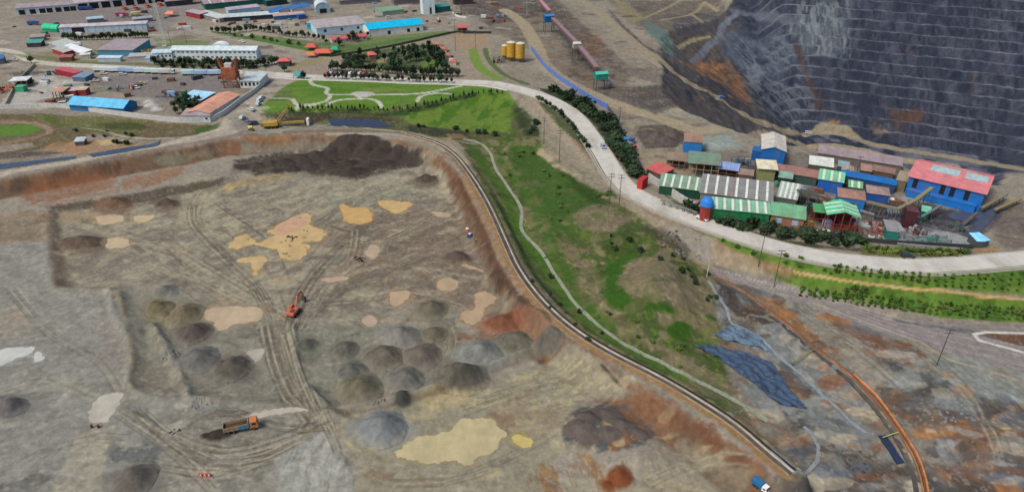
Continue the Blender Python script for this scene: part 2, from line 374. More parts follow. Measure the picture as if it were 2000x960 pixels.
stroke((66, 98, 34), [(925, 290), (955, 340), (985, 380), (1015, 450), (1070, 530), (1120, 600), (1170, 645), (1240, 695), (1320, 735)], 6, 2.5, .85, 2)
stroke((58, 92, 28), [(975, 310), (1010, 355), (1040, 400), (1060, 440), (1100, 520), (1150, 600), (1200, 648)], 5, 3, .8, 2, patchy=.6)
paint((112, 100, 82), [(1115, 425), (1150, 400), (1200, 405), (1235, 430), (1200, 450), (1140, 450)], 7, 6, .9, .5)
paint((118, 106, 84), [(1210, 555), (1215, 520), (1260, 500), (1330, 520), (1385, 560), (1395, 610), (1350, 620), (1300, 585), (1240, 580)], 7, 5, .95, .4)
paint((126, 110, 88), [(1130, 500), (1170, 530), (1180, 600), (1250, 640), (1300, 680), (1370, 700), (1380, 730), (1300, 700), (1200, 640), (1130, 560)], 8, 8, .7, .7)
stroke((96, 90, 78), [(990, 470), (1010, 510), (1050, 560), (1095, 615)], 4.5, 2, .7, 1)
paint((160, 144, 118), [(1055, 290), (1085, 300), (1130, 335), (1140, 345), (1120, 345), (1080, 325), (1050, 298)], 4, 2, .95, .2)
paint((128, 120, 104), [(1010, 178), (1040, 195), (1075, 240), (1110, 290), (1160, 335), (1190, 365), (1180, 375), (1120, 345), (1060, 290), (1050, 240), (1020, 200)], 4, 3, .85, .5)
stroke((140, 128, 110), [(1035, 190), (1070, 225), (1115, 280), (1165, 330), (1215, 382), (1280, 425), (1360, 465), (1420, 505)], 4, 1.5, .8, 1)
stroke((118, 92, 68), [(1060, 200), (1120, 268), (1180, 335), (1240, 388), (1310, 425), (1380, 455)], 3, 2, .6, 1, patchy=.4)
# verges of the concrete road
paint((38, 52, 30), [(1050, 172), (1100, 178), (1150, 205), (1190, 225), (1215, 270), (1245, 330), (1262, 355), (1235, 350), (1195, 300), (1165, 250), (1130, 215), (1080, 190)], 4, 2, .95, .3)
paint((58, 72, 42), [(1048, 192), (1090, 215), (1130, 250), (1152, 290), (1140, 292), (1110, 262), (1070, 222)], 4, 3, .9, .3)
paint((92, 84, 72), [(1150, 290), (1180, 330), (1230, 380), (1330, 428), (1400, 455), (1380, 462), (1280, 425), (1200, 372), (1160, 320)], 4, 3, .8, .5)
paint((50, 60, 40), [(1290, 375), (1380, 425), (1500, 460), (1600, 478), (1690, 485), (1690, 492), (1560, 480), (1420, 445), (1330, 408)], 3, 2, .9, .4)
paint((86, 92, 50), [(1680, 480), (1780, 486), (1880, 488), (1905, 494), (1870, 502), (1760, 503), (1680, 498)], 3, 2, .9, .3)
paint((138, 108, 66), [(1895, 484), (1955, 480), (1945, 492), (1905, 495)], 3, 2, .7)
# planted slopes
S1 = [(1372, 455), (1450, 472), (1560, 498), (1680, 518), (1800, 530), (1900, 528), (2100, 515), (2100, 582), (1960, 572), (1800, 565), (1660, 549), (1540, 529), (1460, 510)]
S2 = [(1500, 527), (1600, 541), (1750, 562), (1900, 576), (2100, 588), (2100, 632), (1960, 628), (1840, 620), (1740, 598), (1640, 582), (1560, 560), (1520, 545)]
for q in (S1, S2): paint((86, 114, 44), q, 1.5, .3, 1, 0); streaks((54, 80, 28), q, .3, 4, 2.2, .6, 64, .0); streaks((108, 122, 58), q, .1, 5, 3, .5, 65, .1)
paint((62, 84, 38), [(1940, 530), (2100, 520), (2100, 570), (1960, 560)], 4, 3, .4, .5)
stroke((186, 150, 106), [(1470, 514), (1560, 533), (1660, 549), (1780, 564), (1900, 575), (2060, 588)], .75, .35, .95, .15)
stroke((128, 104, 78), [(1375, 465), (1420, 490), (1480, 515), (1540, 530)], 3, 1.5, .8, 1)
paint((142, 128, 108), [(1180, 385), (1250, 400), (1340, 440), (1400, 475), (1480, 520), (1500, 545), (1400, 540), (1330, 480), (1250, 430)], 5, 6, .85, .6)
paint((128, 126, 122), [(1290, 440), (1350, 450), (1400, 480), (1390, 510), (1340, 490), (1300, 460)], 6, 6, .7, .9)
paint((62, 56, 50), [(1250, 428), (1300, 445), (1350, 490), (1330, 500), (1280, 465)], 6, 6, .7, .8)
# lower right, disturbed ground
LR = [(1395, 520), (1500, 545), (1600, 585), (1720, 640), (1800, 690), (2100, 760), (2100, 1200), (1560, 1200), (1540, 930), (1440, 830), (1420, 720), (1400, 620)]
paint((116, 110, 100), LR, 6, 4, 1, .1)
s = window(G(LR), 8); d = sdf_poly(X[s], Y[s], G(LR)); mv = (1-sstep(d/4+.5))
NW = fbm(X[s]+.6*Y[s]+4*N2[s], (Y[s]-.6*X[s])*.5, 9, 5, 71); NV = fbm(X[s]+5*N2[s], Y[s], 7, 4, 72)
tints(s, np.clip(mv*sstep((NW-.08)/.2), 0, 1)*.75, lin((118, 86, 60)))
tints(s, np.clip(mv*sstep((-NW-.05)/.2), 0, 1)*.7, lin((116, 122, 124)))
tints(s, np.clip(mv*sstep((NV-.1)/.18), 0, 1)*.6, lin((66, 60, 58)))
tints(s, np.clip(mv*sstep((-NV-.25)/.25), 0, 1)*.6, lin((164, 154, 136)))
paint((116, 80, 56), [(1590, 598), (1680, 640), (1780, 670), (1820, 700), (1770, 712), (1680, 672), (1600, 625)], 6, 6, .85, .5)
paint((136, 98, 62), [(1465, 570), (1530, 590), (1560, 625), (1640, 690), (1600, 685), (1520, 620)], 7, 6, .8, .6)
paint((56, 48, 46), [(1400, 545), (1470, 580), (1520, 625), (1500, 640), (1440, 620), (1410, 590)], 6, 6, .85, .7)
paint((140, 136, 124), [(1560, 570), (1640, 640), (1760, 740), (1700, 760), (1620, 680), (1540, 600)], 9, 8, .7, .7)
paint((132, 136, 130), [(1820, 690), (1950, 690), (2100, 760), (2100, 800), (1900, 770), (1830, 740)], 9, 7, .8, .5)
paint((56, 56, 54), [(1800, 740), (1850, 745), (1870, 780), (1800, 770)], 6, 8, .8, .8)
paint((116, 82, 58), [(1790, 790), (1870, 800), (1930, 830), (1960, 900), (1900, 900), (1840, 840)], 8, 8, .8, .7)
paint((136, 138, 140), [(1820, 850), (1870, 860), (1880, 920), (1840, 900)], 6, 6, .8, .7)
paint((84, 80, 78), [(1940, 850), (2100, 820), (2100, 1000), (1980, 1000), (1935, 910)], 8, 5, .9, .4)
paint((74, 66, 62), [(1560, 930), (1700, 900), (1800, 900), (2000, 930), (2000, 1050), (1500, 1050), (1500, 950)], 9, 7, .8, .6)
paint((196, 176, 130), [(1938, 815), (1962, 825), (1974, 836), (1955, 838), (1940, 826)], 3, 2, .9)
paint((104, 112, 60), [(1610, 560), (1680, 570), (1700, 590), (1640, 582)], 4, 4, .6)
paint((112, 98, 74), [(1430, 800), (1500, 850), (1560, 900), (1570, 920), (1500, 880), (1430, 830)], 4, 4, .8, .6)
paint((84, 86, 62), [(1360, 725), (1440, 770), (1480, 820), (1440, 810), (1360, 750)], 5, 5, .8, .6)
# ---- tracks road in the lower right, striped by vehicles
RT = G([(1392, 522), (1470, 542), (1560, 566), (1650, 592), (1760, 625), (1860, 634), (2100, 640), (2100, 770), (1980, 722), (1860, 690), (1740, 655), (1620, 612), (1500, 570), (1400, 540)])
paint((132, 124, 122), None, 3, 2, 1, .15, world=RT)
for off in np.linspace(0, 1, 9):
    q = [(1400+0*off, 524+12*off), (1560, 568+14*off), (1660, 592+22*off), (1780, 622+36*off), (1880, 640+50*off), (2080, 645+105*off)]
    stroke((156, 149, 145) if int(off*8) % 2 else (112, 105, 102), q, .45, .4, .5, .1)
paint((72, 78, 86), [(1745, 625), (1860, 645), (1960, 665), (2100, 700), (2100, 690), (1960, 652), (1850, 640)], 4, 3, .8)
paint((104, 72, 52), [(1915, 650), (2100, 655), (2100, 700), (1980, 672)], 2, 2, .95)
stroke((196, 192, 184), [(2100, 646), (1990, 650), (1925, 648), (1902, 652), (1912, 664), (1980, 682), (2100, 720)], 1.2, .5, .97, .1)
stroke((168, 158, 132), [(1590, 592), (1700, 632), (1800, 668), (1850, 700), (1980, 740)], .9, .6, .7, .2)
# ---- left: lower bank, marsh, ponds
paint((92, 82, 56), [(-200, 225), (60, 222), (200, 226), (330, 240), (420, 244), (400, 262), (320, 272), (180, 262), (120, 285), (60, 296), (-200, 320)], 4, 3, .95, .3)
paint((92, 104, 46), [(60, 225), (180, 228), (280, 240), (260, 262), (180, 256), (100, 245)], 4, 5, .75, .6)
paint((50, 52, 34), [(180, 240), (250, 238), (300, 248), (260, 255), (200, 252)], 4, 4, .7, .6)
paint((56, 84, 36), [(380, 250), (430, 240), (420, 258), (385, 268)], 4, 2, .8)
paint((84, 118, 46), [(-200, 250), (60, 243), (85, 252), (60, 262), (-200, 290)], 2, 1.5, .98, .15)
paint((150, 116, 84), [(100, 278), (180, 272), (260, 278), (280, 290), (200, 298), (140, 300), (80, 292)], 4, 4, .85, .5)
paint((180, 160, 120), [(190, 274), (240, 272), (230, 284), (195, 284)], 3, 4, .7, .6)
paint((150, 140, 134), [(-50, 290), (60, 280), (70, 286), (0, 298), (-50, 302)], 3, 3, .6)
paint((70, 56, 54), [(-50, 302), (60, 296), (130, 298), (60, 306), (-50, 318)], 3, 3, .8, .4)
stroke((160, 152, 132), [(160, 250), (195, 254), (230, 264), (280, 270), (340, 270)], 1.6, .6, .9, .2)
stroke((142, 116, 102), [(-120, 240), (40, 239), (72, 243), (94, 252), (96, 260), (70, 268), (0, 282), (-120, 300)], 3.0, .8, .8, .4, patchy=.3)
stroke((168, 158, 142), [(-300, 390), (-60, 358), (20, 336), (130, 318), (240, 296), (340, 278), (400, 262), (450, 248)], 5.5, 1.2, .9)
stroke((120, 104, 94), [(-60, 366), (60, 345), (180, 320), (300, 294), (400, 275), (470, 262)], 4, 1.5, .8)
# ---- quarry walls and floor
m = sstep(-QD/4)*sstep((ID+4)/3); tint(m, lin((138, 130, 120)))
slope = sstep((QD+12)/3)*sstep(-(QD+.5)/3); west = sstep((80-X)/60)
tint(slope*.95, lin((100, 80, 66)))
tint(np.clip(slope*sstep((N2+.1)/.3), 0, 1)*.5, lin((124, 86, 62)))
tint(np.clip(slope*sstep((-N4-.0)/.3), 0, 1)*.6, lin((76, 58, 50)))
paint((126, 82, 56), [(40, 385), (60, 352), (160, 340), (230, 340), (225, 368), (100, 392), (60, 402)], 5, 5, .7, .5)
paint((132, 90, 62), [(235, 352), (300, 335), (360, 325), (360, 340), (290, 365), (240, 370)], 5, 4, .7, .5)
paint((124, 122, 104), [(300, 312), (400, 292), (450, 280), (440, 295), (330, 325)], 5, 5, .7, .5)
paint((138, 118, 104), [(60, 400), (130, 388), (235, 360), (236, 376), (140, 396), (88, 404)], 3, 2, .9, .2)
paint((130, 112, 92), [(-100, 440), (60, 410), (88, 420), (90, 470), (-100, 500)], 8, 5, .8, .4)
paint((100, 92, 82), [(-100, 430), (80, 430), (85, 462), (-100, 480)], 6, 6, .5, .6)
paint((112, 84, 64), [(470, 262), (640, 262), (780, 275), (880, 310), (850, 330), (760, 290), (640, 282), (540, 280), (480, 285)], 6, 4, .75, .5)
paint((126, 120, 110), [(470, 280), (600, 275), (620, 285), (500, 300), (460, 312)], 5, 4, .8, .3)
paint((142, 134, 118), [(640, 275), (760, 272), (860, 295), (850, 310), (760, 285), (640, 285)], 5, 4, .6, .5)
paint((142, 104, 66), [(480, 268), (540, 268), (600, 262), (560, 280), (500, 280)], 4, 4, .6, .6)
# inner floor base
mi = sstep(-ID/3)
tint(mi, lin((129, 122, 111)))
tint(np.clip(mi*sstep((N4-.05)/.14), 0, 1)*.45, lin((152, 142, 122)))
tint(np.clip(mi*sstep((-N4-.05)/.14), 0, 1)*.45, lin((98, 88, 78)))
paint((112, 94, 80), [(640, 430), (900, 380), (960, 520), (1060, 630), (900, 600), (700, 560), (620, 500)], 25, 14, .6, .6)
paint((122, 120, 110), [(250, 560), (540, 600), (560, 800), (340, 780), (250, 640)], 15, 8, .7, .5)
paint((120, 118, 108), [(560, 630), (900, 640), (1080, 660), (900, 740), (640, 810), (560, 720)], 15, 8, .85, .4)
paint((150, 142, 122), [(370, 345), (430, 345), (420, 400), (470, 440), (480, 500), (360, 440), (330, 430), (360, 380)], 10, 10, .8, .8)
paint((154, 146, 128), [(520, 380), (700, 340), (860, 320), (880, 350), (760, 385), (640, 400), (560, 410)], 10, 10, .7, .9)
paint((112, 116, 106), [(640, 385), (740, 380), (850, 360), (840, 380), (740, 400), (650, 405)], 8, 8, .6, .6)
paint((96, 70, 54), [(870, 320), (905, 350), (945, 440), (985, 530), (1050, 610), (1085, 655), (1040, 640), (960, 545), (920, 460), (880, 380)], 8, 5, .9, .5)
paint((56, 48, 44), [(950, 480), (985, 540), (1040, 600), (1010, 600), (960, 540)], 7, 6, .6, .7)
paint((118, 82, 58), [(1040, 600), (1100, 650), (1200, 712), (1180, 715), (1090, 668), (1040, 625)], 5, 4, .8, .5)
paint((120, 78, 54), [(880, 650), (960, 650), (1060, 660), (1000, 680), (900, 675)], 6, 5, .6, .5)
IN1 = [(160, 400), (460, 350), (880, 350), (960, 560), (600, 600), (260, 560)]
streaks((160, 150, 128), IN1, .5, 8, 2.2, .5, 81, .12, 30)
streaks((90, 80, 72), IN1, .9, 9, 1.6, .35, 82, .12, 30)
streaks((94, 82, 74), [(560, 440), (900, 400), (980, 540), (620, 600)], .75, 14, 1.1, .3, 83, .08, 20)
paint((60, 54, 50), [(455, 312), (520, 300), (700, 282), (800, 296), (830, 312), (780, 330), (700, 350), (560, 335), (500, 345)], 5, 5, .9, .4)
paint((170, 148, 104), [(430, 365), (500, 348), (560, 338), (540, 352), (470, 362), (440, 372)], 4, 5, .85, .7)
paint((70, 62, 54), [(90, 404), (235, 382), (440, 346), (430, 362), (250, 400), (120, 412)], 4, 4, .85, .3)  # shadow along the inner floor's top bank, painted into the ground colour
paint((100, 76, 58), [(170, 405), (210, 388), (260, 400), (240, 412)], 4, 3, .7)
paint((150, 128, 98), [(110, 412), (200, 412), (230, 425), (160, 440), (110, 430)], 6, 7, .6, .9)
paint((104, 86, 70), [(82, 410), (112, 412), (135, 560), (98, 565)], 5, 4, .7, .6)
paint((108, 98, 76), [(215, 575), (240, 575), (268, 690), (262, 750), (280, 778), (430, 782), (430, 792), (255, 780), (244, 740), (246, 690)], 4, 3, .6, .5)
paint((84, 72, 58), [(300, 388), (350, 385), (345, 402), (300, 405)], 5, 4, .7, .5)
# vehicle tracks on the quarry floor
trk = [[(150, 470), (260, 480), (340, 500), (400, 550), (470, 600), (520, 630)], [(200, 560), (330, 470), (460, 420), (600, 380)], [(560, 620), (620, 560), (680, 490), (760, 440), (860, 400)], [(575, 640), (660, 570), (740, 500), (780, 440)], [(500, 640), (580, 540), (640, 470), (700, 400)],
 [(620, 580), (700, 530), (800, 520), (950, 540)], [(600, 600), (720, 560), (860, 520), (960, 500)], [(530, 640), (545, 700), (575, 760), (600, 810)], [(545, 640), (570, 720), (590, 780)], [(560, 650), (560, 700), (600, 790), (590, 850)], [(520, 650), (540, 740), (560, 800), (600, 830)],
 [(700, 800), (850, 755), (880, 700), (875, 660), (890, 640)], [(160, 430), (300, 470), (360, 520)], [(640, 440), (760, 470), (900, 470)], [(380, 420), (480, 480), (540, 560), (560, 620)], [(420, 400), (520, 470), (560, 540)]]
rs = random.Random(5)
for i, q in enumerate(trk):
    for o in (-4, 0, 4):
        c = rs.choice([(92, 82, 72), (100, 90, 80), (156, 146, 126), (84, 76, 68)])
        stroke(c, [(a+o*1.2+rs.uniform(-3, 3), b+o*.8+rs.uniform(-2, 2)) for a, b in q], rs.uniform(.35, .8), .6, .5, .4, patchy=.4)
stroke((142, 134, 118), [(855, 760), (850, 735), (870, 705), (880, 670), (885, 645)], 3.4, 1, .8)
for i_ in range(34):
    o = rs.uniform(-24, 52); e = rs.uniform(-60, 70) if i_ % 3 == 0 else rs.uniform(-16, 30)
    stroke(rs.choice([(98, 92, 82), (144, 137, 122), (108, 101, 90), (92, 88, 80)]), [(500+o*1.3+rs.uniform(-18, 18), rs.uniform(560, 640)), (528+o*.9+rs.uniform(-4, 4), 665), (548+o*.8+rs.uniform(-4, 4), 725), (578+o*.6+rs.uniform(-4, 4), 785), (612+o*.5+rs.uniform(-5, 5), 830), (630+e, rs.uniform(850, 930))], rs.uniform(.25, .55), .5, rs.uniform(.2, .45), .4, patchy=.5)
for i_ in range(46):
    a = rs.uniform(520, 900); b = rs.uniform(395, 570); dx = rs.uniform(60, 150); dy = -dx*rs.uniform(.35, .95); stroke(rs.choice([(96, 86, 78), (104, 92, 82), (148, 138, 120), (112, 90, 76)]), [(a, b), (a+dx*.5, b+dy*.5+rs.uniform(-8, 8)), (a+dx, b+dy*.8)], rs.uniform(.4, .8), .4, rs.uniform(.35, .65), .2, patchy=.3)
for i_ in range(30):
    a = rs.uniform(180, 460); b = rs.uniform(430, 540); dx = rs.uniform(60, 150); stroke(rs.choice([(96, 88, 80), (152, 144, 126), (104, 96, 88)]), [(a, b), (a+dx*.5, b+dx*.2+rs.uniform(-6, 6)), (a+dx, b+dx*.55)], rs.uniform(.3, .7), .5, rs.uniform(.35, .6), .3, patchy=.4)
# outer floors, lower left
LL = [(-400, 480), (90, 470), (105, 565), (215, 570), (250, 640), (250, 765), (430, 788), (560, 815), (560, 1200), (-400, 1200)]
paint((128, 127, 122), LL, 10, 4, .9, .15)
streaks((118, 116, 110), LL, -.6, 16, 3, .3, 84, 0, 20); streaks((150, 146, 134), LL, .4, 6, 2, .4, 85, .3, 20)
paint((132, 122, 116), [(180, 600), (240, 640), (250, 760), (190, 700)], 14, 6, .6, .3)
paint((150, 132, 112), [(0, 590), (50, 600), (60, 640), (0, 660)], 10, 6, .5, .5)
paint((92, 90, 88), [(-50, 780), (30, 770), (50, 790), (20, 815), (-50, 810)], 6, 4, .8, .4)
paint((146, 140, 126), [(150, 850), (225, 830), (195, 960), (160, 1080), (60, 1080), (100, 960)], 6, 3, .9, .2)
paint((84, 86, 88), [(210, 870), (330, 862), (300, 905), (215, 900)], 6, 5, .7, .5)
paint((98, 92, 84), [(225, 920), (300, 905), (330, 960), (260, 1000), (215, 970)], 7, 6, .7, .5)
paint((70, 70, 70), [(-50, 960), (100, 915), (110, 930), (0, 990)], 5, 6, .6, .7)
LM = [(330, 800), (560, 815), (640, 830), (700, 900), (720, 1050), (300, 1050)]
paint((128, 122, 112), LM, 10, 5, .8, .3)
for q in [[(330, 830), (430, 850), (560, 870), (640, 830), (640, 790)], [(260, 800), (330, 860), (400, 910), (520, 900), (600, 860), (640, 820)], [(340, 850), (420, 905), (540, 900)], [(420, 800), (560, 820), (620, 830)], [(200, 780), (300, 830), (380, 900), (420, 960)], [(380, 860), (420, 825), (500, 800), (600, 800)], [(300, 900), (420, 930), (560, 900), (640, 850)], [(280, 870), (420, 870), (560, 850)]]:
    for o in (-7, 0, 7): stroke(rs.choice([(84, 80, 74), (92, 88, 80), (152, 146, 134), (100, 96, 88)]), [(a+rs.uniform(-4, 4), b+o+rs.uniform(-2, 2)) for a, b in q], rs.uniform(.3, .7), .5, .42, .35, patchy=.5)
stroke((72, 70, 64), [(585, 730), (605, 770), (625, 800), (680, 810)], 1.3, .8, .8, .3)
paint((92, 90, 82), [(575, 700), (600, 730), (640, 800), (670, 825), (640, 840), (600, 800), (585, 760)], 6, 4, .6, .4)
stroke((66, 64, 60), [(640, 830), (665, 880), (690, 930), (700, 1000)], 1.0, .8, .6, .6)
paint((148, 149, 144), [(560, 850), (640, 830), (690, 900), (700, 1050), (530, 1050), (540, 940)], 45, 26, .75, .9)
streaks((178, 180, 178), [(560, 860), (640, 840), (690, 920), (700, 1050), (540, 1050)], 1.5, 14, 1.4, .3, 86, -.1, 50)
streaks((96, 98, 98), [(560, 860), (640, 840), (690, 920), (700, 1050), (540, 1050)], 1.6, 12, 1.0, .5, 87, .12, 50)
paint((150, 142, 118), [(1230, 1200), (1230, 920), (1000, 930), (840, 960), (840, 1200)], 10, 8, .5, .8)
# lower middle floor
LB = [(640, 830), (740, 800), (860, 770), (960, 738), (1110, 668), (1180, 712), (1270, 760), (1160, 780), (1090, 850), (1080, 900), (1000, 1100), (690, 1100), (690, 900)]
paint((136, 129, 112), LB, 8, 4, .95, .15)
streaks((164, 154, 122), [(880, 760), (1110, 690), (1250, 760), (1130, 800), (900, 800)], .35, 5, .8, .6, 88, .1, 10)
paint((170, 154, 112), [(720, 760), (900, 760), (960, 740), (900, 790), (860, 800), (800, 790)], 6, 6, .6, .7)
paint((112, 112, 104), [(680, 815), (740, 798), (790, 820), (790, 850), (740, 862), (690, 850)], 6, 3, .5)
paint((128, 114, 94), [(950, 780), (1090, 790), (1100, 830), (1000, 870), (960, 830)], 15, 8, .6, .4)
paint((110, 86, 66), [(640, 812), (720, 796), (840, 765), (940, 728), (1040, 688), (1115, 660), (1120, 668), (1040, 700), (940, 740), (840, 775), (720, 806)], 3, 2, .6, .5)
paint((72, 74, 76), [(1095, 850), (1130, 790), (1220, 785), (1290, 850), (1250, 870), (1180, 880), (1110, 870)], 6, 5, .92, .4)
paint((124, 84, 54), [(1150, 795), (1230, 800), (1280, 850), (1240, 860), (1190, 880), (1200, 850), (1170, 820)], 7, 6, .85, .5)
paint((60, 66, 76), [(1095, 850), (1130, 830), (1140, 870), (1105, 868)], 5, 4, .7, .5)
paint((112, 74, 50), [(1180, 940), (1215, 900), (1245, 935), (1210, 955)], 4, 3, .9, .3)
streaks((134, 102, 70), [(1080, 870), (1170, 890), (1200, 960), (1150, 1060), (1020, 1060), (1010, 960)], 1.7, 9, 1.2, .8, 89, -.05, 10)
paint((136, 126, 108), [(1260, 860), (1340, 850), (1480, 900), (1440, 980), (1300, 1000), (1240, 960)], 8, 6, .6, .5)
paint((114, 82, 62), [(1180, 720), (1290, 770), (1400, 840), (1490, 905), (1500, 925), (1420, 900), (1330, 850), (1260, 820), (1230, 770)], 6, 6, .85, .6)
paint((98, 66, 50), [(1270, 775), (1380, 840), (1460, 900), (1440, 905), (1350, 850)], 5, 5, .7, .7)
stroke((142, 134, 112), [(1230, 960), (1320, 920), (1420, 880)], 2.5, 1.5, .6, 1)
stroke((52, 46, 42), [(1175, 712), (1200, 740), (1212, 752)], .7, .4, .8, .1)
# ---- embankment crest
stroke((112, 100, 82), EMB, 4.5, 1, .9, .4)
stroke((142, 112, 76), [(a-7, b+6) for a, b in EMB[5:]], 2.2, 1, .8, .6)
stroke((160, 152, 136), [(640, 262), (760, 262), (830, 275), (870, 295)], 2.5, 1, .7, .5)
paint((152, 138, 116), [(790, 258), (880, 268), (905, 290), (930, 330), (905, 320), (860, 285), (800, 268)], 4, 3, .75, .4)
# ---- the pit walls
pm = sstep(PITM*1.5)
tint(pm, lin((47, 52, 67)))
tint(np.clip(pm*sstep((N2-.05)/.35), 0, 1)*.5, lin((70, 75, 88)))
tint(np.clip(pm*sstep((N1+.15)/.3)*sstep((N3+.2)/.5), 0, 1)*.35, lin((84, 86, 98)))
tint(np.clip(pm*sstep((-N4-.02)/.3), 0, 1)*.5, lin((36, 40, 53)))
tint(np.clip(pm*BENCH*(.75+.8*N1+.35*N2), 0, 1), lin((104, 106, 116)))
tint(np.clip(pm*sstep((205-X)/30)*.7*(.7+N4), 0, 1), lin((88, 82, 76)))
def ppaint(*a, **k): paint(*a, **k)
ppaint((84, 78, 72), [(1190, 0), (1400, -20), (1420, 20), (1440, 60), (1400, 110), (1350, 125), (1290, 80), (1230, 40)], 8, 6, .85, .6)
ppaint((62, 62, 72), [(1300, 30), (1400, 20), (1410, 60), (1320, 70)], 6, 6, .7, .7)
ppaint((88, 108, 104), [(1255, 35), (1275, 45), (1310, 75), (1328, 115), (1300, 105), (1272, 70)], 6, 4, .9, .5)
ppaint((132, 122, 94), [(1200, 0), (1225, 5), (1258, 35), (1240, 45), (1210, 25)], 5, 3, .8, .4)
for q in [[(1260, 35), (1310, 12), (1330, 0)], [(1375, 5), (1350, 28), (1290, 40)], [(1375, 5), (1402, 22)], [(1350, 28), (1370, 42)], [(1325, 92), (1350, 80), (1385, 72)]]:
    stroke((140, 128, 100), q, 3.5, 1.5, .8, .8)
stroke((104, 110, 124), [(1350, 122), (1380, 95), (1402, 75), (1412, 50), (1440, 25)], 5, 2, .8, .8)
stroke((92, 98, 110), [(1430, 22), (1480, 32), (1540, 42), (1640, 50)], 6, 2, .7, 1)
ppaint((72, 82, 98), [(1420, 60), (1530, 60), (1560, 120), (1500, 160), (1440, 130), (1400, 90)], 10, 8, .75, .9)
ppaint((92, 100, 108), [(1590, 10), (1650, 20), (1650, 100), (1610, 110), (1570, 90), (1530, 60), (1560, 45)], 8, 9, .7, .9)
streaks((134, 140, 144), [(1560, 0), (1660, 0), (1660, 110), (1600, 110), (1540, 60)], 1.5, 9, 2, .4, 92, .0, 12)
streaks((110, 118, 126), [(1400, 60), (1560, 50), (1600, 200), (1500, 230), (1420, 130)], 2.2, 12, 2.5, .35, 93, .05, 14)
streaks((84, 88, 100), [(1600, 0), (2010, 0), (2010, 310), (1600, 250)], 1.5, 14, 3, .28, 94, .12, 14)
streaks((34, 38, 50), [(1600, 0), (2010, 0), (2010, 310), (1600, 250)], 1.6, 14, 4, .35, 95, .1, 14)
ppaint((112, 118, 130), [(1450, 120), (1490, 130), (1500, 160), (1470, 160)], 6, 8, .6, 1)
ppaint((122, 88, 64), [(1330, 122), (1370, 118), (1420, 122), (1455, 160), (1470, 205), (1450, 200), (1420, 165), (1380, 150)], 6, 8, .85, .9)
ppaint((150, 108, 72), [(1355, 125), (1400, 120), (1410, 132), (1370, 138)], 4, 4, .7, .5)
ppaint((72, 58, 54), [(1550, 90), (1562, 90), (1600, 190), (1612, 215), (1590, 215), (1580, 180)], 4, 4, .8, .5)
ppaint((140, 110, 74), [(1610, 236), (1640, 234), (1642, 240), (1615, 244)], 3, 2, .9)
ppaint((84, 64, 56), [(1740, 220), (1800, 210), (1800, 240), (1750, 250)], 6, 7, .8, .9)
ppaint((120, 104, 92), [(1700, 245), (1740, 245), (1740, 262), (1705, 262)], 5, 6, .7, .9)
ppaint((58, 54, 60), [(1380, 150), (1440, 190), (1480, 235), (1400, 195), (1350, 165)], 5, 5, .7, .6)
rs = random.Random(9)
for i in range(26):
    a = rs.uniform(1600, 2000); b = rs.uniform(0, 280); L = rs.uniform(14, 40)
    stroke(rs.choice([(84, 86, 100), (98, 100, 112), (104, 92, 92), (30, 33, 48)]), [(a, b), (a+rs.uniform(-6, 6), b+L*.5), (a+rs.uniform(-10, 10), b+L)], rs.uniform(2, 6), 3, rs.uniform(.15, .35), 1.5, patchy=.5)

# oil, mud, ash and spilled ore: small stains over the yards and working ground
rs = random.Random(77)
def blots(poly, n, cols, lo, hi, seed, a=.6, stretch=2.2):
    r = random.Random(seed); P = np.array(poly, float); c = 0
    while c < n:
        px = r.uniform(P[:, 0].min(), P[:, 0].max()); py = r.uniform(P[:, 1].min(), P[:, 1].max())
        if sdf_poly(np.array([[px]]), np.array([[py]]), P)[0, 0] > 0: continue
        c += 1; x0, y0, _ = ground(px, py); rx = r.uniform(lo, hi)*stretch; ry = r.uniform(lo, hi); t = r.uniform(-.5, .5)
        W0 = np.array([(x0+rx*math.cos(a_)*math.cos(t)-ry*math.sin(a_)*math.sin(t), y0+rx*math.cos(a_)*math.sin(t)+ry*math.sin(a_)*math.cos(t)) for a_ in np.linspace(0, 6.28, 9)[:-1]])
        W0 += np.array([[r.uniform(-.3, .3)*lo, r.uniform(-.3, .3)*lo] for _ in W0])
        paint(r.choice(cols), None, 3, 2.5, r.uniform(.4, 1)*a, .6, world=W0)
yard = [(98, 90, 90), (84, 78, 80), (160, 154, 146), (176, 168, 158), (108, 96, 82), (72, 68, 70), (120, 112, 92)]
blots([(0, 0), (560, 0), (560, 200), (420, 235), (0, 210)], 190, yard, 1.5, 5, 1, .75)
blots([(560, 0), (1040, 0), (1040, 60), (880, 60), (640, 110), (560, 100)], 90, yard+[(70, 62, 60)], 1.5, 5, 2, .8)
blots([(880, 0), (1240, 0), (1480, 240), (1300, 300), (1120, 180), (1040, 80), (880, 60)], 130, [(70, 62, 60), (84, 74, 68), (128, 98, 74), (150, 138, 118), (96, 92, 88), (60, 54, 52)], 1.5, 5, 3, .75)
blots([(1260, 300), (1500, 290), (1760, 330), (1960, 400), (1880, 470), (1600, 450), (1300, 370)], 90, [(70, 68, 72), (60, 58, 62), (132, 122, 108), (96, 88, 84), (150, 146, 140)], 1, 3, 4, .85)
blots([(110, 410), (460, 360), (860, 360), (960, 560), (1060, 650), (900, 640), (560, 620), (260, 560), (110, 560)], 150, [(156, 148, 128), (164, 154, 130), (104, 94, 84), (92, 84, 76), (150, 128, 104), (112, 116, 106)], .8, 3.2, 5, .65)
blots([(0, 480), (90, 480), (110, 570), (240, 600), (250, 780), (430, 800), (560, 960), (0, 960)], 60, [(150, 148, 140), (108, 106, 100), (162, 158, 146), (116, 112, 104)], .5, 2.2, 6, .6, 3)
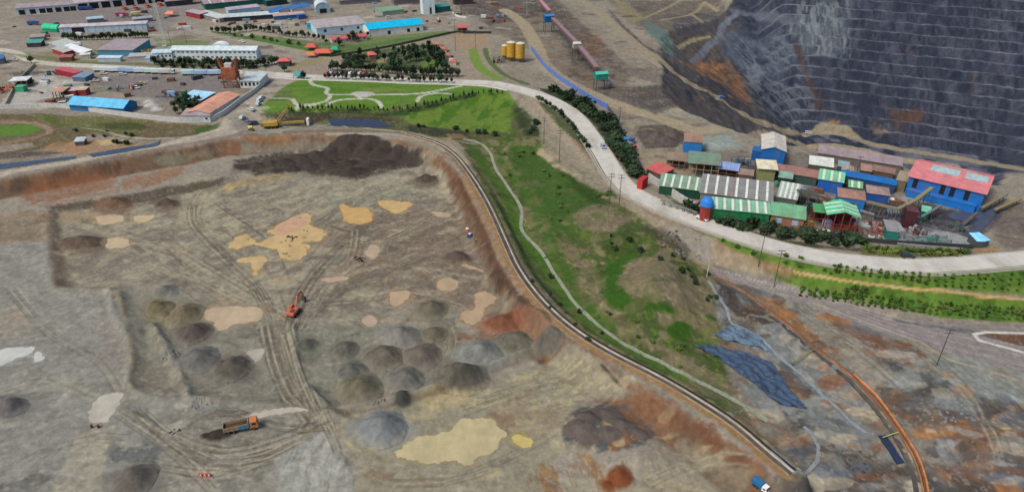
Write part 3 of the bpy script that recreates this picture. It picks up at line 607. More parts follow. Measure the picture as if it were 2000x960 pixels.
blots([(700, 800), (1100, 680), (1260, 760), (1400, 900), (1400, 960), (700, 960)], 80, [(150, 142, 120), (112, 108, 98), (166, 152, 120), (120, 96, 74)], .5, 2.2, 7, .6, 2.5)
blots([(1420, 560), (1560, 590), (1800, 690), (2000, 760), (2000, 960), (1600, 960), (1450, 760)], 150, [(96, 92, 90), (140, 142, 140), (126, 84, 54), (150, 104, 62), (64, 60, 58), (170, 160, 140), (90, 98, 108)], .6, 3, 8, .75)
blots([(930, 300), (1010, 280), (1100, 320), (1250, 430), (1400, 540), (1400, 720), (1200, 690), (1040, 540)], 110, [(52, 74, 30), (70, 92, 36), (116, 106, 78), (96, 92, 64), (44, 60, 28)], .8, 3, 9, .6, 1.5)
blots([(260, 560), (560, 600), (1080, 650), (940, 740), (640, 810), (430, 780), (260, 760)], 90, [(92, 90, 78), (122, 120, 106), (84, 80, 70), (132, 126, 108)], .6, 2.2, 10, .6, 2)
stroke((148, 136, 114), [(985, 20), (1020, 45), (1045, 85), (1062, 125), (1105, 160), (1180, 195), (1280, 228), (1400, 250), (1500, 265), (1620, 285), (1750, 312), (1860, 325)], 10, 1.5, .9, .6)
paint((76, 70, 68), [(1160, 172), (1260, 168), (1400, 212), (1500, 243), (1440, 250), (1280, 222), (1190, 190)], 4, 3, .75, .5)
paint((60, 55, 54), [(1060, 0), (1090, 0), (1150, 60), (1230, 130), (1330, 180), (1300, 175), (1200, 140), (1120, 80)], 4, 3, .5, .7)
paint((66, 60, 62), [(1185, 15), (1260, 90), (1340, 150), (1450, 215), (1480, 235), (1400, 200), (1300, 140), (1220, 70)], 3, 2, .8, .4)
stroke((140, 130, 110), [(1060, -20), (1140, 5), (1200, 50), (1260, 100), (1320, 145), (1400, 190), (1480, 238), (1600, 258), (1720, 285), (1850, 305), (2080, 345)], 8, 1.5, .9, .6)
paint((112, 106, 106), [(170, 150), (330, 147), (440, 145), (465, 168), (350, 200), (225, 180)], 4, 3, .6, .3)
paint((114, 107, 106), [(40, 30), (330, 12), (340, 50), (120, 62), (60, 48)], 4, 3, .6, .3)
for pts_, c_ in (([(905, 350), (950, 440), (990, 530), (1060, 620)], (150, 112, 76)), ([(895, 350), (938, 440), (978, 530), (1045, 618)], (74, 56, 46))): stroke(c_, pts_, 1.6, 1.2, .6, .8, patchy=.5)
for q_, c_ in (([(0, 102), (180, 120), (300, 124), (420, 122), (420, 127), (200, 128), (60, 116)], (96, 104, 60)), ([(120, 70), (290, 68), (290, 73), (130, 77)], (120, 114, 90)), ([(640, 92), (720, 86), (880, 62), (880, 66), (760, 92), (645, 111)], (76, 100, 46)), ([(545, 128), (630, 112), (640, 118), (560, 140)], (134, 124, 84)), ([(185, 96), (200, 92), (190, 108), (110, 110), (70, 104)], (112, 112, 72))): paint(c_, q_, 3, 2, .75, .4)
paint((52, 52, 60), [(1660, 398), (1745, 420), (1840, 445), (1880, 440), (1900, 425), (1850, 412), (1790, 400), (1740, 385), (1690, 400)], 3, 2, .85, .2)
paint((140, 142, 146), [(1800, 455), (1850, 452), (1915, 470), (1895, 482), (1830, 476)], 2, .6, .9, 0)
paint((52, 50, 54), [(1555, 385), (1600, 392), (1615, 400), (1590, 430), (1560, 415)], 3, 2, .8, .2)
# paired wheel tracks sweeping over the silt
def pair(pts, n=4, a=.6, cols=((84, 78, 70), (96, 88, 78), (158, 150, 132)), w=.55, gap=2.0, seed=1, jit=6):
    r = random.Random(seed)
    for q in range(n):
        dx, dy = r.uniform(-jit, jit), r.uniform(-jit*.5, jit*.5); c = r.choice(cols); P = smooth_line(G([(x_+dx+r.uniform(-2, 2), y_+dy+r.uniform(-1, 1)) for x_, y_ in pts]), 3)
        T = np.gradient(P, axis=0); T /= np.linalg.norm(T, axis=1)[:, None]+1e-9; Nn = np.stack([-T[:, 1], T[:, 0]], 1)
        for sd in (-1, 1):
            Q = P+Nn*sd*gap/2; s = window(Q, w+3); d = dist_line(X[s], Y[s], Q[::2])+.15*N3[s]
            tints(s, np.clip((1-sstep((d-w/2)/.35+.5))*a*(.55+.9*np.clip(N2[s]+.4, 0, 1)), 0, 1), lin(c))
tr = [[(570, 640), (600, 560), (660, 490), (720, 440), (790, 400), (860, 385)], [(590, 640), (680, 560), (780, 520), (880, 505), (940, 520)], [(560, 620), (470, 560), (400, 520), (330, 480), (240, 470), (150, 500)], [(530, 620), (500, 560), (440, 500), (380, 430), (400, 370), (470, 340)],
      [(640, 470), (720, 480), (800, 450), (880, 400)], [(600, 600), (700, 590), (800, 575), (900, 600)], [(620, 440), (680, 400), (760, 370), (850, 345)], [(180, 540), (280, 520), (380, 540), (480, 590)], [(540, 640), (550, 700), (575, 760), (610, 820), (600, 860)], [(520, 640), (535, 710), (565, 780), (605, 825), (560, 870), (470, 900)],
      [(565, 650), (585, 720), (615, 790), (640, 830), (660, 880)], [(640, 815), (560, 850), (440, 880), (330, 850), (270, 800)], [(620, 830), (540, 880), (420, 925), (300, 910)], [(640, 830), (560, 835), (450, 800), (400, 815), (350, 840)], [(200, 790), (280, 840), (360, 900), (420, 960)], [(340, 860), (420, 900), (520, 890), (600, 850)], [(700, 450), (690, 500), (640, 560), (600, 640)], [(870, 760), (860, 730), (885, 690), (890, 650), (880, 630)]]
for i_, q in enumerate(tr): pair(q, 5 if i_ in (0, 8, 9, 10) else 3, .5, seed=i_+40, jit=9)
for i_, q in enumerate([[(30, 560), (100, 640), (200, 700), (240, 760)], [(0, 760), (90, 740), (200, 780)], [(60, 900), (160, 860), (260, 860)], [(760, 940), (900, 930), (1060, 860), (1200, 760)], [(900, 800), (1020, 760), (1140, 720)], [(1280, 940), (1380, 900), (1470, 900)], [(1560, 600), (1680, 680), (1800, 780), (1880, 900)], [(1820, 700), (1900, 780), (1960, 900)]]): pair(q, 3, .35, seed=i_+80, jit=14)
# a slightly olive cast of the local silt, stronger inside the quarry
k_ = (.985, 1.0, .945); kk = .6+.4*inq
for i in range(3): COL[..., i] *= 1+(k_[i]-1)*kk*1.3

# stones, clods and wheel-thrown mud: metre-scale grain everywhere on bare ground
isg = sstep((COL[..., 1]/(COL[..., 0]+1e-6)-1.05)/.1)
g_ = 1+.19*np.clip(NF*1.6, -1, 1)*(1-.3*isg)
COL *= g_[..., None]
m_ = sstep((fbm(X, Y, 1.1, 2, 58)-.42)/.08)*(1-isg)*(1-PITM)*(1-slope)*.2; tint(m_, lin((176, 170, 156)))
HE = [
 ('grey gravel heap at the back of the left heap cluster, above the two olive ones', (322, 568, 24, 14), (112, 112, 104)),
 ('olive brown gravel heap, leftmost of the left cluster', (312, 600, 26, 20), (104, 96, 74)),
 ('wide olive gravel heap left of the beige puddle', (362, 612, 36, 20), (110, 102, 80)),
 ('dark brown gravel heap below the wide olive heap', (380, 648, 34, 18), (88, 80, 74)),
 ('grey gravel heap with flat top left of the darkest round heap', (388, 700, 40, 20), (104, 102, 96)),
 ('dark round gravel heap beside the small grey puddle, left of the vehicle tracks', (455, 716, 38, 22), (84, 80, 72)),
 ('small squarish green grey heap just right of the vehicle tracks', (600, 672, 21, 20), (86, 88, 76)),
 ('small dark pointed heap second to the right of the vehicle tracks', (675, 680, 26, 18), (92, 90, 80)),
 ('dark capped heap in the middle of the right cluster, above the olive one', (686, 722, 30, 18), (96, 96, 88)),
 ('olive tinted wide heap at the lower left of the right cluster', (706, 758, 45, 24), (108, 102, 84)),
 ('brown grey heap with gullied side, left one of the matching pair', (752, 694, 38, 22), (100, 94, 82)),
 ('brown grey heap, right one of the matching pair beside the curved track', (826, 692, 38, 22), (102, 94, 84)),
 ('pale grey wide heap at the back of the right cluster', (782, 656, 42, 18), (118, 116, 108)),
 ('low olive heap at the back, beside the head of the curved track', (848, 652, 26, 14), (98, 92, 76)),
 ('grey heap with lighter rounded shoulder below the matching pair', (792, 740, 38, 20), (108, 106, 98)),
 ('dark long heap against the diagonal berm', (905, 727, 48, 20), (90, 86, 76)),
 ('large round blue grey heap right of the curved track', (940, 687, 45, 24), (118, 120, 114)),
 ('large green grey heap beside the rust red one', (1008, 668, 44, 22), (104, 100, 86)),
 ('low grey heap at the tip of the diagonal berm', (1072, 668, 32, 14), (104, 98, 88)),
 ('low brown heap next to the embankment foot, right of the rust red heap', (1045, 640, 28, 18), (124, 98, 78)),
 ('long rust red heap below the right hand puddle', (985, 632, 44, 16), (120, 78, 58)),
 ('dug out green grey heap with furrowed side between two puddles', (842, 602, 34, 16), (96, 92, 78)),
 ('low dark brown heap below the small blue machine', (890, 503, 30, 13), (92, 80, 70)),
 ('dark brown heap inside the left bank of the quarry floor', (160, 474, 44, 15), (92, 80, 68)),
 ('large blue grey round heap right of the white tailings fan', (747, 832, 50, 28), (114, 118, 116)),
 ('brown heap against the left rim bank', (222, 398, 30, 12), (104, 82, 64)),
 ('small dark heap right of the brown rim heap', (326, 398, 24, 9), (88, 74, 64)),
 ('small dark heap below the right end of the long dark stockpile', (832, 352, 26, 10), (84, 74, 62)),
 ('low furrowed dark heap on the lower left floor', (262, 935, 44, 26), (98, 94, 86)),
 ('small grey mound at the left edge of the photograph', (22, 792, 30, 12), (96, 94, 92)),
 ('small dark angular heap in front of the flat shelf at the diagonal berm', (786, 778, 18, 13), (66, 66, 62)),
]
for lab, (px, py, rx, ry), rgb in HE:      # spilled gravel round each heap
    k = [(px+rx*1.35*math.cos(a), py+ry*.3+ry*1.4*math.sin(a)) for a in np.linspace(0, 6.28, 12)[:-1]]
    paint(tuple(min(255, int(v*1.12)) for v in rgb), k, 14, 5, .75, .3)
# ---------------------------------------------------------------- beds of the puddles (levelled before the ground is meshed)
PUD = [
 ((190, 162, 108), [(446, 480), (475, 457), (500, 472), (532, 462), (530, 447), (590, 417), (607, 420), (610, 440), (637, 452), (625, 470), (605, 470), (588, 474), (605, 482), (585, 505), (555, 507), (547, 495), (530, 485), (500, 477), (465, 485)]),
 ((188, 162, 112), [(468, 505), (515, 500), (517, 512), (508, 525), (500, 537), (492, 525), (490, 513), (470, 513)]),
 ((190, 154, 92), [(665, 400), (690, 405), (710, 405), (727, 415), (722, 433), (700, 437), (675, 432), (670, 420)]),
 ((190, 160, 100), [(738, 396), (760, 392), (800, 396), (800, 405), (775, 416), (755, 409)]),
 ((176, 156, 126), [(720, 480), (735, 478), (742, 490), (735, 503), (720, 505), (715, 492)]),
 ((176, 152, 120), [(762, 572), (780, 568), (802, 570), (790, 590), (775, 597), (762, 590)]),
 ((174, 150, 118), [(855, 548), (875, 543), (895, 548), (890, 563), (865, 567), (853, 560)]),
 ((172, 148, 116), [(930, 575), (945, 568), (962, 570), (968, 590), (950, 598), (945, 620), (925, 632), (900, 625), (905, 608), (925, 600)]),
 ((170, 150, 126), [(710, 618), (725, 614), (738, 622), (735, 635), (720, 637), (708, 628)]),
 ((180, 160, 128), [(400, 605), (440, 600), (500, 600), (515, 612), (500, 628), (460, 632), (430, 645), (415, 630), (402, 622)]),
 ((180, 167, 126), [(777, 889), (790, 868), (810, 854), (852, 847), (878, 838), (890, 822), (922, 819), (960, 815), (971, 833), (987, 850), (968, 875), (950, 889), (925, 898), (905, 910), (880, 900), (852, 906), (810, 900)]),
 ((186, 168, 104), [(1000, 850), (1020, 847), (1038, 858), (1035, 870), (1018, 873), (1003, 862)]),
 ((190, 190, 180), [(-40, 690), (0, 683), (30, 678), (65, 678), (60, 690), (30, 700), (0, 715), (-40, 730)]),
 ((186, 186, 176), [(68, 690), (80, 685), (86, 700), (70, 705)]),
 ((174, 168, 152), [(180, 785), (210, 768), (243, 768), (225, 800), (205, 825), (175, 820)]),
 ((186, 162, 124), [(190, 421), (235, 420), (238, 432), (205, 438), (188, 430)]),
 ((186, 166, 124), [(260, 422), (300, 420), (290, 432), (268, 434)]),
 ((186, 164, 126), [(205, 467), (240, 463), (255, 475), (230, 485), (207, 482)]),
 ((176, 152, 126), [(625, 545), (650, 540), (680, 540), (672, 547), (640, 551)]),
 ((168, 162, 144), [(485, 685), (515, 680), (510, 700), (495, 708)]),
 ((176, 170, 150), [(465, 822), (500, 802), (560, 795), (600, 800), (560, 806), (505, 816)]),
 ((176, 150, 120), [(880, 512), (915, 517), (945, 522), (935, 526), (900, 520)]),
 ((178, 158, 124), [(845, 412), (880, 418), (870, 424), (850, 420)]),
]
PUDW = []
for col, pts in PUD:
    P = smooth_line(G(pts), .6, closed=True); c = P.mean(0)
    zl = float(np.mean(sampleH(P[:, 0], P[:, 1]))) - .05
    s = window(P, 5); d = sdf_poly(X[s], Y[s], P)
    m = 1-sstep((d-.8)/2.5); isl = np.maximum(fbm(X[s], Y[s], 2.6, 3, 44)-.38, 0)*.9*(pts[0] == (446, 480))
    H[s] = H[s]*(1-m)+(zl-.05+isl)*m
    k = zdepth(P)/F; tints(s, np.clip((1-sstep((d+5*k*N2[s]+.5*N3[s]-0*k)/(7*k)))*.7, 0, 1), tuple(v*.6 for v in lin(col)))
    PUDW.append((col, P, zl))
# ---------------------------------------------------------------- materials
MATS = {}
def nodes(name):
    m = bpy.data.materials.new(name); m.use_nodes = True
    return m, m.node_tree, m.node_tree.nodes['Principled BSDF']
def soil_material():
    m, t, b = nodes('soil'); N = t.nodes; L = t.links
    at = N.new('ShaderNodeAttribute'); at.attribute_name = 'soil'
    tc = N.new('ShaderNodeNewGeometry')
    n1 = N.new('ShaderNodeTexNoise'); n1.inputs['Scale'].default_value = .55; n1.inputs['Detail'].default_value = 9; n1.inputs['Roughness'].default_value = .72
    n2 = N.new('ShaderNodeTexNoise'); n2.inputs['Scale'].default_value = 3.0; n2.inputs['Detail'].default_value = 5; n2.inputs['Roughness'].default_value = .7
    L.new(tc.outputs['Position'], n1.inputs['Vector']); L.new(tc.outputs['Position'], n2.inputs['Vector'])
    mr = N.new('ShaderNodeMapRange'); mr.inputs[1].default_value = .3; mr.inputs[2].default_value = .7; mr.inputs[3].default_value = .8; mr.inputs[4].default_value = 1.2
    L.new(n1.outputs['Fac'], mr.inputs[0])
    hs = N.new('ShaderNodeHueSaturation'); L.new(at.outputs['Color'], hs.inputs['Color']); L.new(mr.outputs[0], hs.inputs['Value'])
    L.new(hs.outputs['Color'], b.inputs['Base Color'])
    b.inputs['Roughness'].default_value = .93; b.inputs['Specular IOR Level'].default_value = .15
    bp = N.new('ShaderNodeBump'); bp.inputs['Strength'].default_value = .38; bp.inputs['Distance'].default_value = .25
    ad = N.new('ShaderNodeMath'); ad.operation = 'ADD'; L.new(n1.outputs['Fac'], ad.inputs[0]); L.new(n2.outputs['Fac'], ad.inputs[1])
    L.new(ad.outputs[0], bp.inputs['Height']); L.new(bp.outputs[0], b.inputs['Normal'])
    return m
SOIL = soil_material()
def build_ground():
    ny, nx = X.shape
    me = bpy.data.meshes.new('ground')
    co = np.stack([X, Y, H], -1).reshape(-1, 3).astype(np.float32)
    me.vertices.add(len(co)); me.vertices.foreach_set('co', co.ravel())
    i = np.arange(ny-1)[:, None]*nx + np.arange(nx-1)[None, :]
    q = np.stack([i, i+nx, i+nx+1, i+1], -1).reshape(-1, 4).astype(np.int32)
    me.loops.add(q.size); me.loops.foreach_set('vertex_index', q.ravel())
    me.polygons.add(len(q)); me.polygons.foreach_set('loop_start', np.arange(0, q.size, 4, dtype=np.int32))
    me.update(calc_edges=True)
    me.polygons.foreach_set('use_smooth', np.ones(len(q), bool))
    ca = me.color_attributes.new('soil', 'FLOAT_COLOR', 'POINT')
    c4 = np.ones((len(co), 4), np.float32); c4[:, :3] = np.clip(COL, 0, 1).reshape(-1, 3)
    ca.data.foreach_set('color', c4.ravel())
    me.materials.append(SOIL)
    o = bpy.data.objects.new('ground', me); C.objects.link(o); o['kind'] = 'structure'; o['label'] = 'bare soil, grass slopes and benched pit walls of the mine site'
    return o
build_ground()
# ---------------------------------------------------------------- object helpers
def surf(name, rgb, rough=.7, metal=0, var=.25, scale=.8, rib=None, stain=None, spec=.3, bump=0, stain_amt=.5):
    """painted or raw material with procedural weathering; rib = metres between sheet ribs (object x axis)"""
    if name in MATS: return MATS[name]
    m, t, b = nodes(name); N = t.nodes; L = t.links
    tc = N.new('ShaderNodeTexCoord'); c = lin(rgb)
    n = N.new('ShaderNodeTexNoise'); n.inputs['Scale'].default_value = scale; n.inputs['Detail'].default_value = 6; n.inputs['Roughness'].default_value = .65
    L.new(tc.outputs['Object'], n.inputs['Vector'])
    mr = N.new('ShaderNodeMapRange'); mr.inputs[1].default_value = .3; mr.inputs[2].default_value = .7; mr.inputs[3].default_value = 1-var; mr.inputs[4].default_value = 1+var
    L.new(n.outputs['Fac'], mr.inputs[0])
    hs = N.new('ShaderNodeHueSaturation'); hs.inputs['Color'].default_value = (*c, 1); L.new(mr.outputs[0], hs.inputs['Value'])
    out = hs.outputs['Color']
    if stain:
        n2 = N.new('ShaderNodeTexNoise'); n2.inputs['Scale'].default_value = scale*.5; n2.inputs['Detail'].default_value = 8; n2.inputs['Roughness'].default_value = .7
        mp = N.new('ShaderNodeMapping'); mp.inputs['Scale'].default_value = (1, .35, .6); mp.inputs['Location'].default_value = (7, 3, 1)
        L.new(tc.outputs['Object'], mp.inputs['Vector']); L.new(mp.outputs[0], n2.inputs['Vector'])
        m2 = N.new('ShaderNodeMapRange'); m2.inputs[1].default_value = .48; m2.inputs[2].default_value = .68; m2.inputs[4].default_value = stain_amt; L.new(n2.outputs['Fac'], m2.inputs[0])
        mx = N.new('ShaderNodeMix'); mx.data_type = 'RGBA'; mx.inputs[7].default_value = (*lin(stain), 1)
        L.new(m2.outputs[0], mx.inputs[0]); L.new(out, mx.inputs[6]); out = mx.outputs[2]
    L.new(out, b.inputs['Base Color']); b.inputs['Roughness'].default_value = rough; b.inputs['Metallic'].default_value = metal; b.inputs['Specular IOR Level'].default_value = spec
    if rib:
        wv = N.new('ShaderNodeTexWave'); wv.inputs['Scale'].default_value = .314/rib; wv.bands_direction = 'X'; L.new(tc.outputs['Object'], wv.inputs['Vector'])
        bp = N.new('ShaderNodeBump'); bp.inputs['Strength'].default_value = .6; bp.inputs['Distance'].default_value = .1; L.new(wv.outputs['Fac'], bp.inputs['Height']); L.new(bp.outputs[0], b.inputs['Normal'])
    elif bump:
        bp = N.new('ShaderNodeBump'); bp.inputs['Strength'].default_value = .8; bp.inputs['Distance'].default_value = bump; L.new(n.outputs['Fac'], bp.inputs['Height']); L.new(bp.outputs[0], b.inputs['Normal'])
    MATS[name] = m; return m
def rgbm(rgb, rough=.6, **k):
    return surf('paint_%02x%02x%02x' % tuple(rgb), rgb, rough, **k)
def roofm(rgb, stain=(124, 104, 90), amt=.35):
    return surf('sheet_roof_%02x%02x%02x' % tuple(rgb), rgb, .6, 0, .22, .35, rib=1.0, stain=stain, stain_amt=min(1, amt*1.35))
def wallm(rgb): return surf('wall_%02x%02x%02x' % tuple(rgb), rgb, .75, 0, .14, .5, stain=(110, 98, 84), stain_amt=.35)
GLASS = surf('dark_glass', (34, 40, 48), .15, 0, .2, 1, spec=.6)
RUBBER = surf('rubber', (28, 27, 27), .85, 0, .2, 3)
STEEL = surf('grey_steel', (120, 120, 118), .5, .3, .2, 2)
CONC = surf('concrete', (188, 183, 172), .85, 0, .10, .25, stain=(150, 140, 126), stain_amt=.4)
DARK = surf('dark_opening', (30, 32, 36), .8, 0, .2, 1)

class MB:
    def __init__(s): s.v = []; s.f = []
    def add(s, vs, fs):
        k = len(s.v); s.v += [tuple(map(float, q)) for q in vs]; s.f += [tuple(i+k for i in f) for f in fs]; return s
    def box(s, x0, y0, z0, x1, y1, z1):
        return s.add([(x0, y0, z0), (x1, y0, z0), (x1, y1, z0), (x0, y1, z0), (x0, y0, z1), (x1, y0, z1), (x1, y1, z1), (x0, y1, z1)],
                     [(0, 3, 2, 1), (4, 5, 6, 7), (0, 1, 5, 4), (1, 2, 6, 5), (2, 3, 7, 6), (3, 0, 4, 7)])
    def cbox(s, cx, cy, cz, sx, sy, sz): return s.box(cx-sx/2, cy-sy/2, cz-sz/2, cx+sx/2, cy+sy/2, cz+sz/2)
    def prism(s, prof, y0, y1):      # profile in x,z extruded along y
        n = len(prof); v = [(x, y0, z) for x, z in prof]+[(x, y1, z) for x, z in prof]
        return s.add(v, [tuple(range(n)), tuple(range(2*n-1, n-1, -1))]+[(i, i+n, (i+1) % n+n, (i+1) % n) for i in range(n)])
    def prismx(s, prof, x0, x1):     # profile in y,z extruded along x
        n = len(prof); v = [(x0, y, z) for y, z in prof]+[(x1, y, z) for y, z in prof]
        return s.add(v, [tuple(range(n-1, -1, -1)), tuple(range(n, 2*n))]+[(i, (i+1) % n, (i+1) % n+n, i+n) for i in range(n)])
    def cyl(s, p0, p1, r0, r1=None, n=8, cap=True):
        r1 = r0 if r1 is None else r1; p0 = np.array(p0, float); p1 = np.array(p1, float); d = p1-p0; d /= np.linalg.norm(d)+1e-9
        a = np.cross(d, (0, 0, 1) if abs(d[2]) < .9 else (1, 0, 0)); a /= np.linalg.norm(a); b = np.cross(d, a)
        v = []
        for p, r in ((p0, r0), (p1, r1)):
            for i in range(n): t = 2*math.pi*i/n; v.append(p+r*(math.cos(t)*a+math.sin(t)*b))
        f = [(i, (i+1) % n, (i+1) % n+n, i+n) for i in range(n)]
        if cap: f += [tuple(range(n-1, -1, -1)), tuple(range(n, 2*n))]
        return s.add(v, f)
    def tube(s, pts, r, n=6):
        for a, b in zip(pts[:-1], pts[1:]): s.cyl(a, b, r, r, n)
        return s
    def build(s, name, mat, parent=None, smooth=False, **tags):
        me = bpy.data.meshes.new(name); me.from_pydata(s.v, [], s.f); me.update(); me.materials.append(mat)
        if smooth: me.polygons.foreach_set('use_smooth', [True]*len(me.polygons))
        o = bpy.data.objects.new(name, me); C.objects.link(o)
        if parent is not None: o.parent = parent
        for k, v in tags.items(): o[k] = v
        return o
def bevel(o, w=.05, seg=1):
    md = o.modifiers.new('bevel', 'BEVEL'); md.width = w; md.segments = seg; md.limit_method = 'ANGLE'; return o
def thing(name, label, cat, loc=(0, 0, 0), rz=0, group=None):
    o = bpy.data.objects.new(name, None); C.objects.link(o); o.empty_display_size = .5
    o.location = loc; o.rotation_euler = (0, 0, rz); o['label'] = label; o['category'] = cat
    if group: o['group'] = group
    return o
def tag(o, label, cat, group=None, kind=None):
    o['label'] = label; o['category'] = cat
    if group: o['group'] = group
    if kind: o['kind'] = kind
    return o
def kids(o): return KIDS.get(o.name, [])
def dup(root, loc, rz=0, label=None, scale=None, mat=None, group=None):
    """copy of a thing with copies of its parts and sub-parts (meshes shared unless recoloured)"""
    r = root.copy(); C.objects.link(r); r.location = loc; r.rotation_euler = (0, 0, rz)
    if label: r['label'] = label
    if group: r['group'] = group
    if scale: r.scale = (scale,)*3 if isinstance(scale, (int, float)) else scale
    def rec(src, dst):
        for ch in src.children:
            c = ch.copy(); C.objects.link(c); c.parent = dst
            if mat and ch.name.split('.')[0] in mat:
                c.data = ch.data.copy(); c.data.materials.clear(); c.data.materials.append(mat[ch.name.split('.')[0]])
            rec(ch, c)
    rec(root, r); return r
def at(px, py, dz=0):
    x, y, z = ground(px, py); return (x, y, z+dz)
def heading(p0, p1):
    a = ground(*p0); b = ground(*p1); return math.atan2(b[1]-a[1], b[0]-a[0])

# ---------------------------------------------------------------- strips that follow the ground: roads, channels, walls
def strip(name, pts, width, mat, lift=.15, world=False, step=2.5, skirt=.5, ragged=0, seed=1, zoff=None, off=0, cross=(-.5, -.25, 0, .25, .5), smooth=True):
    P = pts if world else G(pts)
    if smooth: P = smooth_line(P, step)
    T = np.gradient(P, axis=0); T /= np.linalg.norm(T, axis=1)[:, None]+1e-9; Nn = np.stack([-T[:, 1], T[:, 0]], 1)
    rr = random.Random(seed); n = len(P); rows = []; wl = width
    for c in cross:
        w = width*c*(1+ragged*fbm(P[:, 0]+50*abs(c), P[:, 1]+70*(c > 0), 5, 2, seed)) + off
        Q = P+Nn*np.reshape(w, (-1, 1)); z = sampleH(Q[:, 0], Q[:, 1])+lift; rows.append(np.column_stack([Q, z]))
    Z = np.max([r[:, 2] for r in rows], axis=0)
    for r in rows: r[:, 2] = np.maximum(r[:, 2], Z-.10)
    lo0 = rows[0].copy(); lo0[:, 2] -= skirt+lift; lo1 = rows[-1].copy(); lo1[:, 2] -= skirt+lift
    rows = [lo0]+rows+[lo1]; m = MB(); k = len(rows)
    v = [tuple(rows[j][i]) for i in range(n) for j in range(k)]
    f = [(i*k+j, (i+1)*k+j, (i+1)*k+j+1, i*k+j+1) for i in range(n-1) for j in range(k-1)]
    m.add(v, [t[::-1] for t in f]); return m.build(name, mat)
def wall_along(pts, h, th, mat, name='wall', world=False, parent=None, step=4, z=None, smooth=True, sink=.6):
    P = pts if world else G(pts)
    if smooth: P = smooth_line(P, step)
    T = np.gradient(P, axis=0); T /= np.linalg.norm(T, axis=1)[:, None]+1e-9; Nn = np.stack([-T[:, 1], T[:, 0]], 1)
    zz = sampleH(P[:, 0], P[:, 1]); A = P+Nn*th/2; B = P-Nn*th/2; v = []
    for i in range(len(P)): v += [(*A[i], zz[i]-sink), (*B[i], zz[i]-sink), (*B[i], zz[i]+h), (*A[i], zz[i]+h)]
    f = []
    for i in range(len(P)-1):
        a = i*4; b = a+4
        f += [(a+1, b+1, b+2, a+2), (a+2, b+2, b+3, a+3), (a+3, b+3, b, a)]
    e = (len(P)-1)*4; f += [(0, 1, 2, 3), (e+3, e+2, e+1, e)]
    return MB().add(v, f).build(name, mat, parent)

